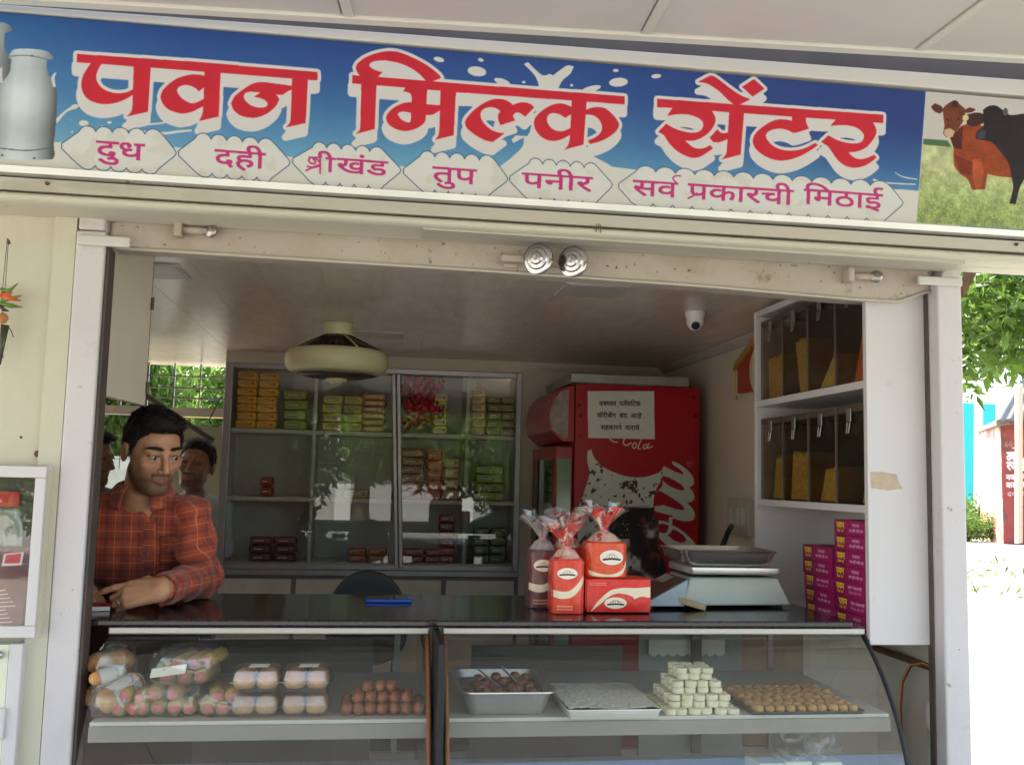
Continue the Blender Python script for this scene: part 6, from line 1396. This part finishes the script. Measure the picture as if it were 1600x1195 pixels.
def folds(P, amp=.0035):
    return amp*(np.sin(P[:, 0]*38+P[:, 2]*30+2*np.sin(P[:, 2]*17))*np.sin(P[:, 2]*24-P[:, 0]*20+1)+.6*np.sin(P[:, 0]*70-P[:, 2]*44+P[:, 1]*30))
def shirt_fn(P):
    d = torso_fn(P, .004)-folds(P)
    cut = caps(P, NB+np.array((0, -.01, .08)), NB+np.array((0, -.0, .022)), .066, .052)
    t = np.clip((P[:, 2]-Vd[2])/(NB[2]-Vd[2]+.03), -.3, 1.2); w = np.where(t > 0, .054*t, t*.03); v = np.maximum((np.abs(P[:, 0]-(Vd[0]*(1-t)+NB[0]*t))-w)*.85, P[:, 1]-NB[1])
    return smax(d, -np.minimum(cut, v), .005)
V, F = surface(shirt_fn, (-1.12, .40, .90), (-.30, .92, 1.52), .006)
skin_obj('shirt', V, F, m_plaid, man, uvs=np.stack([(V-CH)[:, 0]+.12*(V-CH)[:, 1], V[:, 2], V[:, 2]*0], 1))
def sleeve(a, b_, c_, name, seed):
    cuff = b_+(c_-b_)*.97
    def fn(P):
        d = smin(caps(P, a, b_, .061, .051), caps(P, b_, cuff, .051, .040), .025)
        e = folds(P, .0045)+.004*np.sin(((P-b_) @ (np.array(c_)-b_))/np.linalg.norm(np.array(c_)-b_)*75+seed+3*np.sin(P[:, 2]*25))
        return np.maximum(d-e, ((P-cuff) @ ((c_-b_)/np.linalg.norm(c_-b_))))
    al = np.array([a, b_, c_]); V, F = surface(fn, al.min(0)-.085, al.max(0)+.085, .0068)
    V[:, 2] = np.maximum(V[:, 2], CT+.002) if True else V[:, 2]
    la, lb = np.linalg.norm(b_-a), np.linalg.norm(cuff-b_); da, db = (b_-a)/la, (cuff-b_)/lb
    ta, tb = (V-a) @ da, (V-b_) @ db; fore = tb > 0
    def ang(d):
        u, w, _ = basis(d); u, w = np.array(u), np.array(w); return u, w
    ua, wa = ang(da); ub, wb = ang(db)
    vw = np.array((.2, -1., .1)); qa = np.cross(da, vw); qa /= np.linalg.norm(qa); qb = np.cross(db, vw); qb /= np.linalg.norm(qb); A1 = (V-a) @ qa*1.1; A2 = (V-b_) @ qb*1.1
    uv = np.stack([np.where(fore, A2, A1), np.where(fore, la+tb, ta), V[:, 2]*0], 1); o = skin_obj(name, V, F, m_plaid, man, uvs=uv)
    # cuff
    u, w, ax = basis(db); mb = MB(); mb.grid(lambda p, q: Vector(b_+db*(lb-.055+.06*q))+(u*math.cos(p*2*math.pi)+w*math.sin(p*2*math.pi))*(.0425-.004*q+.001*math.sin(p*30)), 28, 5, cu=True, uv=False)
    k = mb.build('cuff', m_plaid, o, smooth=True); at = k.data.attributes.new('weave', 'FLOAT_VECTOR', 'POINT'); at.data.foreach_set('vector', np.array([(i//5*.009, (i % 5)*.015, 0) for i in range(140)], np.float32).ravel())
sleeve(SHL, EL, WL_, 'sleeve', 0); sleeve(SHR, ER, WR, 'sleeve', 2)
def weave(o, fn):
    me = o.data; at = me.attributes.new('weave', 'FLOAT_VECTOR', 'POINT'); at.data.foreach_set('vector', np.array([fn(v.co) for v in me.vertices], np.float32).ravel())
for s in (1, -1):                                   # collar leaves folded down on either side
    base = [NB+np.array((s*.058*math.sin(t), .012-.062*math.cos(t), .035+.012*(1-math.cos(t)))) for t in np.linspace(.35, 3.1, 12)]
    mb = MB(); n = len(base)
    def cl(u, v):
        i = u*(n-1); k = int(min(i, n-2)); p = base[k]*(1-(i-k))+base[k+1]*(i-k); o = (p-NB)*np.array((1, 1, 0)); o = o/np.linalg.norm(o)
        dn = .052+.020*(1-u)**3; return p+o*(.004+.026*v+.006*math.sin(math.pi*v))+np.array((s*.012*v*(1-u)**2, -.012*v*(1-u)**2, -dn*v**1.2+.012*math.sin(math.pi*v)))
    mb.grid(cl, 26, 8, uv=False); o = mb.build('collar', m_plaid, man, smooth=True); md = o.modifiers.new('thickness', 'SOLIDIFY'); md.thickness = .003
    weave(o, lambda c: (c.x*.9+c.y*.4, c.z+c.y*.3, 0))
def on_front(x, z, g=.006):                          # point on the front of the shirt
    ys = np.linspace(.36, .72, 181); dd = torso_fn(np.stack([ys*0+x, ys, ys*0+z], 1), .004)-folds(np.stack([ys*0+x, ys, ys*0+z], 1))
    k = np.nonzero(dd < 0)[0]; y = ys[k[0]] if len(k) else CH[1]-.10
    return np.array((x, y-.002-g*.3, z))
zt0 = Vd[2]-.012; xs = Vd[0]
mb = MB(); mb.grid(lambda u, v: on_front(xs-.017+.034*u, zt0-(zt0-1.17)*v, .007), 6, 16, uv=False); o = mb.build('placket', m_plaid, man, smooth=True); weave(o, lambda c: (c.x*1.0+.02, c.z+.013, 0))
m_btn = mat('shirt_button', rgb(120, 70, 60), .3)
for k in range(3):
    p = on_front(xs, zt0-.03-.06*k, .012); MB().lathe([(0, 0), (.0055, 0), (.0055, .002), (.003, .0015), (0, .0015)], p+np.array((0, -.001, 0)), (0, -1, .1), 12).build('button', m_btn, man)
px = xs+.085; pz = PY(262, 840, .48)[2]
mb = MB(); mb.grid(lambda u, v: on_front(px-.055+.11*u, pz+.004-.085*v, .009), 8, 8, uv=False); o = mb.build('pocket', m_plaid, man, smooth=True); weave(o, lambda c: (c.x+.004, c.z+.02, 0)); md = o.modifiers.new('thickness', 'SOLIDIFY'); md.thickness = .003
def trousers(root, cx, cy, m, zt):
    fn = lambda P: smin(smin(ellip(P, (cx, cy, zt-.06), (.175, .12, .13)), smin(caps(P, (cx-.09, cy+.01, zt-.08), (cx-.09, cy+.03, .16), .085, .06), caps(P, (cx+.09, cy+.01, zt-.08), (cx+.09, cy+.03, .16), .085, .06), .02), .05), P[:, 0]*0+9, .001)
    v, f = surface(lambda P: np.maximum(fn(P), .14-P[:, 2]), (cx-.3, cy-.2, .1), (cx+.3, cy+.25, zt+.12), .018); skin_obj('trousers', v, f, m, root)
trousers(man, BE[0], .79, mat('dark_trousers', rgb(44, 42, 50), .8, var=.15, scale=30), .98)
pad = thing('booklet', 'small white and red booklet under the shopkeeper hand by the post', 'booklet', tuple(PZ(140, 952, CT)))
bp_ = PZ(138, 952, CT); MB().obox((bp_[0], bp_[1], CT+.006), (.055, .035, .0055), Matrix.Rotation(.15, 3, 'Z')).build('pages', m_lab, pad, bevel=.001); MB().obox((bp_[0], bp_[1], CT+.0125), (.056, .036, .0008), Matrix.Rotation(.15, 3, 'Z')).build('cover', mat('cover_red', rgb(150, 50, 60), .4), pad)
# ------------------------------------------------------------------ two more men behind
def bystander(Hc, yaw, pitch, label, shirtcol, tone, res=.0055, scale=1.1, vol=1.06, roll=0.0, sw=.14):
    t = thing('person', label, 'person', (Hc[0], Hc[1]+.03, .1)); Fr = frame((math.sin(yaw)*math.cos(pitch), -math.cos(yaw)*math.cos(pitch), math.sin(pitch)), roll); S_ = scale
    nb = Hc+np.array((0, .02, -.17)); 
    def fn(P):
        d = head_sdf(((P-Hc) @ Fr.T)/S_)*S_; return smin(d, caps(P, Hc+np.array((0, -.025, -.08)) @ Fr, nb, .052, .058), .03)
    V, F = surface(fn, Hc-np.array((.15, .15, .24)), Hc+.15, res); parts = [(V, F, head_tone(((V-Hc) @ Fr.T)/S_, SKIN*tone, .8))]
    sh = [nb+np.array((s*sw, .02, -.06)) for s in (-1, 1)]; el = [p+np.array((s*.02, .02, -.29)) for s, p in zip((-1, 1), sh)]; wr = [p+np.array((0, -.06, -.24)) for p in el]
    def bd(P, g=0):
        d = ellip(P, nb+np.array((0, .02, -.22)), (sw+g, .11+g, .21+g)); d = smin(d, ellip(P, nb+np.array((0, .02, -.46)), (sw-.01+g, .11+g, .17+g)), .07)
        for p in sh: d = smin(d, caps(P, nb+np.array((0, .01, -.02)), p, .06+g, .055+g), .05)
        return d
    def body(P):
        d = bd(P, -.01)
        for a, b_, c_ in zip(sh, el, wr):
            d = smin(d, caps(P, a, b_, .045, .037), .02); d = smin(d, caps(P, b_, c_, .035, .025), .015)
            for k in range(4): d = smin(d, caps(P, c_, c_+np.array((-.02+.014*k, -.01, -.13+.008*abs(k-1.5))), .016, .008), .006)
        cx, cy_ = nb[0], nb[1]+.03
        for s in (-.085, .085): d = smin(d, caps(P, (cx+s, cy_, nb[2]-.6), (cx+s, cy_, .16), .07, .04), .03); d = smin(d, caps(P, (cx+s, cy_, .13), (cx+s*1.2, cy_-.14, .125), .032, .024), .02)
        return d
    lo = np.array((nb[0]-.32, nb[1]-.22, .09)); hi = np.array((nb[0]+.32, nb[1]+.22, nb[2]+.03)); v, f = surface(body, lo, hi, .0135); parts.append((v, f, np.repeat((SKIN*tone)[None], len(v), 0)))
    V, F, C = merge(parts); skin_obj('body', V, F, m_skin, t, cols=C)
    V, F = surface(lambda P: hair_sdf(((P-Hc) @ Fr.T)/S_, vol)*S_, Hc-.15, Hc+.17, res); skin_obj('hair', V, F, m_hair, t); strands(t, V, Hc, Fr, S_, 1400, 1.5); face_parts(t, Hc, Fr)
    ms = mat('cloth_%d_%d_%d' % shirtcol, rgb(*shirtcol), .8, var=.06, scale=12, bump=.2, bscale=20)
    v, f = surface(lambda P: np.maximum(smin(bd(P, .006), smin(caps(P, sh[0], sh[0]+(el[0]-sh[0])*.7, .062, .058), caps(P, sh[1], sh[1]+(el[1]-sh[1])*.7, .062, .058), .001), .02)-folds(P, .003), -caps(P, nb+np.array((0, -.02, .06)), nb+np.array((0, -.05, -.02)), .058, .045)), lo+np.array((0, 0, .55)), hi+np.array((0, 0, .03)), .012)
    skin_obj('shirt', v, f, ms, t); trousers(t, nb[0], nb[1]+.03, MATS['dark_trousers'], nb[2]-.52); return t
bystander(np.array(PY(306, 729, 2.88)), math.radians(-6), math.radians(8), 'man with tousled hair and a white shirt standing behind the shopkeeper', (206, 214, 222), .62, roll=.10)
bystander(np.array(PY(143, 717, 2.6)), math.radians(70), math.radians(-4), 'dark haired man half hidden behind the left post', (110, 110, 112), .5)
# ================================================================== outside: trees, shed, walls
def leafmat(name, c1, c2):
    m = bpy.data.materials.new(name); m.use_nodes = True; t = m.node_tree; L = t.links.new; b = t.nodes['Principled BSDF']; o = t.nodes['Material Output']
    n = t.nodes.new('ShaderNodeTexNoise'); n.inputs['Scale'].default_value = 1.7; n.inputs['Detail'].default_value = 6; geo = t.nodes.new('ShaderNodeNewGeometry'); L(geo.outputs['Position'], n.inputs['Vector'])
    r = t.nodes.new('ShaderNodeValToRGB'); r.color_ramp.elements[0].position = .32; r.color_ramp.elements[1].position = .68; r.color_ramp.elements[0].color = (*c1, 1); r.color_ramp.elements[1].color = (*c2, 1); L(n.outputs['Fac'], r.inputs[0])
    hv = t.nodes.new('ShaderNodeHueSaturation'); mr = t.nodes.new('ShaderNodeMapRange'); mr.inputs[3].default_value = .55; mr.inputs[4].default_value = 1.45; L(geo.outputs['Random Per Island'], mr.inputs[0]); L(mr.outputs[0], hv.inputs['Value']); L(r.outputs[0], hv.inputs['Color']); L(hv.outputs[0], b.inputs['Base Color']); b.inputs['Roughness'].default_value = .5
    tr = t.nodes.new('ShaderNodeBsdfTranslucent'); L(hv.outputs[0], tr.inputs[0]); mx = t.nodes.new('ShaderNodeMixShader'); mx.inputs[0].default_value = .55
    L(b.outputs[0], mx.inputs[1]); L(tr.outputs[0], mx.inputs[2]); L(mx.outputs[0], o.inputs[0]); return m
m_leaf = leafmat('tree_leaf', (.085, .15, .02), (.14, .23, .04)); m_leaf2 = leafmat('dark_leaf', (.03, .065, .014), (.065, .12, .024))
m_bark = mat('bark', rgb(96, 80, 64), .9, var=.3, scale=12, bump=.6, bscale=20)
def leaves(n, clumps, size, seed, droop=.3, slim=.42):
    """leaf faces folded along the midrib, spread through clumps (centre, radii)"""
    g = np.random.default_rng(seed); w = np.array([c[1][0]*c[1][1]*c[1][2] for c in clumps])**.75; k = g.choice(len(clumps), n, p=w/w.sum())
    C = np.array([c[0] for c in clumps], float)[k]; Rr = np.array([c[1] for c in clumps], float)[k]; d = g.normal(size=(n, 3)); d /= np.linalg.norm(d, axis=1)[:, None]
    P = C+d*Rr*(g.random(n)**(1/2.2))[:, None]; L = size*g.uniform(.45, 1.5, n); a = g.normal(size=(n, 3)); a[:, 2] -= droop; a /= np.linalg.norm(a, axis=1)[:, None]
    u = np.cross(a, g.normal(size=(n, 3))); u /= np.linalg.norm(u, axis=1)[:, None]; nn = np.cross(a, u); h = (L*slim/2)[:, None]; L = L[:, None]
    q = [P, P+a*L*.4+u*h+nn*h*.35, P+a*L, P+a*L*.4-u*h+nn*h*.35]
    V = np.stack(q, 1).reshape(-1, 3); i = np.arange(n)[:, None]*4; F = np.concatenate([i+np.array([[0, 1, 2]]), i+np.array([[0, 2, 3]])], 0)
    return V, F
def mesh_np(name, V, F, m, parent):
    me = bpy.data.meshes.new(name); me.materials.append(m); me.from_pydata(V.tolist(), [], F.tolist()); me.update(); o = bpy.data.objects.new(name, me); COL.objects.link(o)
    if parent is not None: o.parent = parent
    WL[o.name] = WL[parent.name] if parent is not None else (0, 0, 0); return o
def tree(name, label, base, h, crown, n, size, seed, m, trunk_r=.16, group=None, slim=.42, extra=()):
    g = random.Random(seed); t = thing(name, label, 'tree', base, group); b = np.array(base, float); cz = h-crown[2]
    top_ = np.array((g.uniform(-.3, .3), g.uniform(-.3, .3), cz)); mb = MB(); mb.tube([(0, 0, 0), top_*.35+np.array((.1, 0, 0)), top_*.7, top_], [trunk_r*1.25, trunk_r, trunk_r*.8, trunk_r*.55], 9)
    cl = [(top_+np.array((0, 0, crown[2]*.25)), tuple(np.array(crown)*.62))]
    for k in range(9):
        a = 2*math.pi*k/9+g.uniform(-.3, .3); e = np.array((math.cos(a)*crown[0]*g.uniform(.5, .85), math.sin(a)*crown[1]*g.uniform(.5, .85), g.uniform(-.35, .75)*crown[2]))
        mb.tube([top_*.75, top_*.9+e*.45, top_+e], [trunk_r*.5, trunk_r*.3, trunk_r*.1], 6); cl.append((top_+e, tuple(np.array(crown)*g.uniform(.28, .45))))
    mb.v = [tuple(np.array(v)) for v in mb.v]; mb.build('trunk', m_bark, t, smooth=True, local=True)
    V, F = leaves(n, cl+list(extra), size, seed, slim=slim); mesh_np('crown', V, F, m, t); return t
# the near tree whose leaves hang into the top right corner
ex = [((np.array(PY(x, y, Y))-np.array((5.6, 3.4, 0))), (r, r, r*.75)) for x, y, Y, r in ((1560, 440, 2.6, .5), (1540, 500, 3.0, .42), (1600, 500, 2.8, .5), (1520, 545, 3.2, .3), (1640, 420, 2.4, .6), (1590, 550, 3.6, .32), (1515, 450, 3.4, .4), (1505, 600, 3.5, .16), (1570, 470, 4.4, .6), (1512, 500, 3.6, .32), (1520, 430, 3.0, .3), (1545, 460, 3.2, .4))]
tree('broad_tree', 'leafy green tree hanging over the right of the shop front', (5.6, 3.4, 0), 5.2, (2.3, 2.3, 1.5), 15000, .095, 5, m_leaf, .17, slim=.36, extra=ex*2)
# trees across the street (mirrored in the panes) and in the yard behind
T0 = tree('street_tree', 'leftmost roadside tree across the street, mirrored in the cabinet glass', (-6.5, -13, 0), 4.5, (2.1, 2.0, 2.25), 9000, .20, 11, m_leaf, .2, 'trees across the street')
for k, (x, y, s, r, lb) in enumerate(((-3.4, -12.6, 1.0, 1.1, 'second roadside tree from the left across the street'), (-.2, -13.1, 1.0, 2.3, 'middle roadside tree across the street'), (2.9, -12.5, .98, 3.6, 'second roadside tree from the right across the street'), (6.0, -13.2, 1.02, 5.0, 'rightmost roadside tree across the street'))):
    copy_tree(T0, loc=(x, y, 0), rot=(0, 0, r), scale=(s, s, s), label=lb)
copy_tree(T0, loc=(-3.4, 8.6, 0), rot=(0, 0, .7), scale=(.7, .7, .95), label='left green tree in the yard seen through the back grille', group='trees in the back yard')
copy_tree(T0, loc=(-1.9, 10.5, 0), rot=(0, 0, 2.9), scale=(.7, .7, .9), label='right green tree in the yard seen through the back grille', group='trees in the back yard')
tag(MB().box(-5.2, -2.0, 6.6, 6.75, 0, 1.62).build('yard_wall', mat('yard_wall_paint', rgb(150, 150, 136), .8, var=.1), None), 'grey yard wall behind the shop, seen past the left post', 'wall')
tag(MB().prism([PY(140, 656, 5.2), PY(152, 656, 5.2), PY(150, 690, 5.2), PY(138, 690, 5.2)][::-1], (0, .05, 0)).build('teal_board', m_teal, None), 'narrow bright teal board beyond the back opening by the post', 'board')
tag(MB().box(-1.9, -1.15, 5.5, 5.55, 1.93, 2.0).build('yellow_beam', mat('yellow_paint', rgb(226, 186, 60), .5), None), 'yellow beam seen through the bright slit at the back', 'beam')
# the red shed with painted writing
def pz(x, y): return Vector(PZ(x, y, 0))
A = pz(1568, 850); Bk = pz(1533, 842); fw = Vector((1, -.12, 0)).normalized(); C_ = A+fw*5.5
hA = PY(1568, 655, A.y)[2]; hB = PY(1533, 668, Bk.y)[2]-.1
def shmap(x, y):
    d = ray(x, y); nrm = Vector((fw.y, -fw.x, 0)); k = (nrm.dot(A-Vector(CAM)))/(nrm.dot(Vector(d))); p = Vector(CAM)+Vector(d)*k
    return ((p-A).dot(fw)/5.5*330, (hA-p.z)/hA*int(330*hA/5.5))
shc = Canvas(330, int(330*hA/5.5), shmap, 2, c255(138, 52, 46)); H, Wd = shc.a.shape[:2]; nn = noise2(H, Wd, 50, 90); shc.a *= (1+.35*(nn-.5))[..., None]
shc.a[nn > .66] = c255(108, 56, 48); wt = c255(226, 220, 214)
shc.text('तकक', (1573, 707), (1596, 706), 12, wt, 1.0); shc.stroke([(1590, 706), (1586, 700), (1582, 700)], 1.6, wt); shc.text('रजाई', (1573, 722), (1602, 721), 12, wt, 1.0)
shc.text('नवरतन', (1572, 742), (1604, 741), 8, wt, .5); shc.text('कापस', (1572, 754), (1602, 753), 8, wt, .5); shc.text('दकान', (1574, 769), (1600, 768), 6, wt, .4); shc.text('66', (1570, 690), (1582, 690), 8, c255(176, 110, 96), .3); shc.text('मार', (1586, 688), (1604, 688), 8, c255(176, 110, 96), .3)
shed = thing('shed', 'red tin shed with white painted writing and a corrugated roof', 'shed', tuple(A))
mb = MB(); mb.add([A, C_, C_+Vector((0, 0, hA*1.0)), A+Vector((0, 0, hA))], [(0, 1, 2, 3)], 0, [((0, 0), (1, 0), (1, 1), (0, 1))]); D_ = Bk+fw*5.5
m_shed = mat('shed_tin', rgb(176, 108, 96), .6, var=.2, scale=.8, dirt=[(rgb(206, 196, 188), 1.1, .5, .1)])  # rusty side tin, its sunlit paleness against the front put into the colour
mb.add([Bk, A, A+Vector((0, 0, hA)), Bk+Vector((0, 0, hB)), D_, C_, C_+Vector((0, 0, hA)), D_+Vector((0, 0, hB))], [(0, 1, 2, 3), (4, 7, 6, 5), (0, 3, 7, 4)], 1)
mb.build('shed_wall', [imgmat('shed_front', shc.image('shed_print'), .6), m_shed], shed)
E1 = Vector(PY(1557, 659, A.y-.5)); RL = Vector(PY(1603, 580, A.y+3.6)); mb = MB()
mb.grid(lambda u, v: E1+fw*7*u+(RL-E1)*v+Vector((0, 0, .05*math.sin(u*2*math.pi*26))), 157, 3, uv=False)
MB().prism([Vector(PY(1526, 676, Bk.y)), E1+Vector((.0, 0, -.1)), E1+Vector((0, 0, .06)), Vector(PY(1526, 670, Bk.y))][::-1], (.9, 0, .1)).build('eave', mat('eave_tin', rgb(110, 98, 90), .6, metal=.2), shed)
mb.build('roof', mat('roof_tin', rgb(96, 90, 84), .5, metal=.3, var=.15, scale=1.5), shed, smooth=True)
MB().prism([PY(1591, 610, A.y-.9), PY(1598, 600, A.y-.9), PY(1598, 848, A.y-.9), PY(1591, 849, A.y-.9)][::-1], (0, .15, 0)).build('post', mat('shed_post', rgb(196, 170, 140), .8), shed)
tw = MB().prism([PY(1490, 629, 34), PY(1556, 631, 34), PY(1556, 836, 34), PY(1490, 834, 34)][::-1], (0, .4, 0)).build('teal_wall', m_teal, None); tag(tw, 'bright teal building wall far off to the right', 'wall')
tag(MB().prism([PY(1530, 625, 31), PY(1536, 625, 31), PY(1536, 842, 31), PY(1529, 842, 31)][::-1], (0, .3, 0)).build('white_pillar', mat('pillar_white', rgb(226, 222, 214), .6), None), 'slim white pillar standing before the teal wall', 'pillar')
def shrub(px, py, r, seed, lab):
    c = np.array(PZ(px, py, 0)); t = thing('shrub', lab, 'shrub', tuple(c)); mb = MB()
    for k in range(5): mb.tube([(0, 0, 0), (math.cos(k*1.26)*r*.3, math.sin(k*1.26)*r*.3, r*.7)], [.03, .012], 5)
    mb.build('stem', m_bark, t, local=True); V, F = leaves(1500, [((0, 0, r*.75), (r*.8, r*.8, r*.7)), ((r*.4, 0, r*.4), (r*.5, r*.5, r*.4)), ((-r*.4, .1, r*.5), (r*.5, r*.5, r*.5))], r*.16, seed); mesh_np('foliage', V, F, m_leaf, t)
shrub(1523, 838, .95, 71, 'tall green shrub by the foot of the teal wall'); shrub(1552, 846, .62, 72, 'low green shrub beside the red shed')
shrub(1512, 846, .6, 73, 'green shrub close behind the right post'); 
V, F = leaves(170, [(tuple(np.array(PZ(x, y, 0))+np.array((0, 0, .05))), (.7, .9, .06)) for x, y in ((1545, 905), (1556, 885), (1530, 930), (1575, 900))], .14, 80, droop=-1.2, slim=.2); tag(mesh_np('grass', V, F, m_leaf, None), 'thin patches of grass on the bright ground', 'grass', kind='stuff')
# string of chillies and a lemon hung on a nail by the left edge
nz = thing('chilli_charm', 'string of green and red chillies with a lemon hanging on a nail', 'charm', tuple(PY(10, 377, -.0)))
def q_(x, y, Y=-.012): return Vector(PY(x, y, Y))
MB().lathe([(0, -.012), (.004, -.01), (.004, 0), (0, .02)], q_(13, 377), (.2, -1, .2), 8).build('nail', m_rust, nz)
MB().tube([q_(11, 378), q_(4, 450), q_(3, 500), q_(5, 560)], .0008, 5).build('thread', m_black, nz); MB().tube([q_(13, 378), q_(8, 450)], .0008, 5).build('thread', m_black, nz)
m_ch = {'g': mat('green_chilli', rgb(96, 124, 44), .3, var=.2, scale=40), 'r': mat('red_chilli', rgb(206, 84, 36), .3, var=.2, scale=40), 'd': mat('dark_chilli', rgb(60, 60, 40), .35, var=.2)}
for a, b_, c_, k, r in (((2, 452), (14, 455), (28, 443), 'g', .0055), ((0, 462), (16, 466), (33, 470), 'r', .006), ((2, 470), (18, 466), (34, 462), 'g', .005), ((0, 474), (18, 478), (35, 480), 'g', .0055), ((0, 478), (6, 484), (14, 486), 'd', .005), ((3, 458), (12, 462), (20, 457), 'r', .005)):
    MB().tube([q_(*a), q_(*b_, -.016), q_(*c_, -.014)], [r*.9, r, r*.25], 8).build('chilli', m_ch[k], nz, smooth=True)
MB().lathe([(0, -.014), (.009, -.010), (.0135, 0), (.009, .010), (0, .014)], q_(4, 497, -.016), n=14).build('lemon', mat('dry_lemon', rgb(176, 116, 66), .5, var=.2, scale=50), nz, smooth=True)
MB().tube([q_(8, 508), q_(4, 535), q_(0, 570)], [.010, .007, .002], 8).build('charcoal', m_ch['d'], nz, smooth=True); MB().tube([q_(11, 509), q_(17, 516), q_(21, 527)], .0011, 5).build('thread', m_black, nz)
# framed glass box with a jar let into the left wall, and the pale hatch under it
gb = thing('glass_case', 'small white framed glass case on the left wall', 'glass case', tuple(PY(0, 995, .02)))
YB = -.035; x1, zt_b, zb_b = -.766, 1.503, 1.106; x0 = -1.25
for (a, b_, c_, d) in ((x0, x1, zt_b-.027, zt_b), (x0, x1, zb_b, zb_b+.027), (x1-.024, x1-.0005, zb_b+.0275, zt_b-.0275), (x0, x0+.024, zb_b+.0275, zt_b-.0275)): MB().box(a, b_, YB, YB+.012, c_, d).build('frame', m_white, gb, bevel=.002)
MB().box(x0, x1+.003, YB+.0125, .0195, zb_b, zb_b+.01).build('case_panel', m_white, gb); MB().box(x0, x1+.003, YB+.0125, .0195, zt_b-.01, zt_b).build('case_panel', m_white, gb); MB().box(x1-.006, x1+.003, YB+.0125, .0195, zb_b+.0105, zt_b-.0105).build('case_panel', mat('case_side', rgb(206, 200, 180), .6), gb)
MB().box(x0, x1-.007, .012, .0192, zb_b+.011, zt_b-.011).build('case_back', mat('case_dark', rgb(84, 76, 72), .7), gb)
MB().quad((x0+.02, YB+.005, zb_b+.02), (x1-.02, YB+.005, zb_b+.02), (x1-.02, YB+.005, zt_b-.02), (x0+.02, YB+.005, zt_b-.02)).build('pane', m_glass, gb)
jr = thing('plastic_jar', 'clear plastic jar with a red screw lid in the glass case', 'jar', (-.882, -.006, zb_b+.0105))
jc = (-.882, -.0065, zb_b+.0105); sy = .17; hz = PY(10, 790, 0)[2]-jc[2]
MB().lathe([(.058, 0), (.066, .01), (.066, hz-.05), (.055, hz-.012), (.047, hz)], jc, n=24, sy=sy).build('jar_body', m_film, jr, smooth=True)
MB().lathe([(.05, hz-.002), (.052, hz), (.052, hz+.028), (.048, hz+.034), (0, hz+.034)], jc, n=24, sy=sy*1.1).build('jar_lid', mat('red_lid', rgb(186, 24, 34), .3), jr, smooth=True, angle=50)
pk = Canvas(80, 150, None, 3, c255(96, 18, 28)); pk.paint(pk.mask(np.array([(18, 12), (64, 8), (62, 32), (14, 34)], float)), c255(226, 206, 206)); pk.paint(pk.mask(np.array([(24, 14), (58, 11), (57, 28), (21, 29)], float)), c255(206, 30, 40))
for i in range(9): pk.stroke([(10, 78+i*7), (30+((i*37) % 30), 76+i*7)], 2.0, c255(206, 186, 180))
pc_ = thing('food_packet', 'maroon printed food packet standing in the glass case', 'packet', (-.83, -.012, zb_b+.0105))
MB().grid(lambda u, v: (-.868+.066*u+.012*v*u, -.0195-.006*math.sin(math.pi*u), zb_b+.012+.195*v), 8, 8).build('printed_front', imgmat('food_packet_front', pk.image('food_packet_print'), .3), pc_, smooth=True)
MB().grid(lambda u, v: (-.868+.066*u+.012*v*u, -.018+.006*math.sin(math.pi*u), zb_b+.012+.195*v), 8, 8, uv=False).build('packet_back', mat('packet_back', rgb(96, 20, 28), .3), pc_, smooth=True)
pb2 = thing('snack_bag', 'clear brown snack bag beside the maroon packet in the case', 'bag', (-.92, -.01, zb_b+.0105))
MB().grid(lambda u, v: (-.955+.085*u, -.014-.008*math.sin(math.pi*u)*math.sin(math.pi*v)-.001*math.sin(20*v+9*u), zb_b+.012+.2*v), 10, 14, uv=False).build('bag_front', mat('bag_brown', rgb(150, 116, 84), .25, var=.3, scale=30, bump=.3), pb2, smooth=True)
hb_ = thing('wall_hatch', 'pale cream hatch door with a white frame under the glass case', 'hatch', (-1.0, 0, .4))
MB().box(-1.4, -.826, -.018, .0195, .3, 1.088).build('door', mat('hatch_cream', rgb(226, 226, 204), .5, var=.03), hb_); MB().box(-.8255, -.795, -.02, .0195, .3, 1.09).build('frame', m_white, hb_, bevel=.003)
lk = PY(4, 1120, -.025); MB().box(lk[0]-.02, lk[0]+.006, -.03, -.0185, lk[2]-.05, lk[2]+.02).build('lock', m_white, hb_, bevel=.004)
kb = PY(0, 1022, -.02); MB().lathe([(0, 0), (.008, 0), (.01, .008), (0, .012)], kb, (0, -1, 0), 12).build('knob', m_alu, hb_, smooth=True)
bpy.context.view_layer.update()
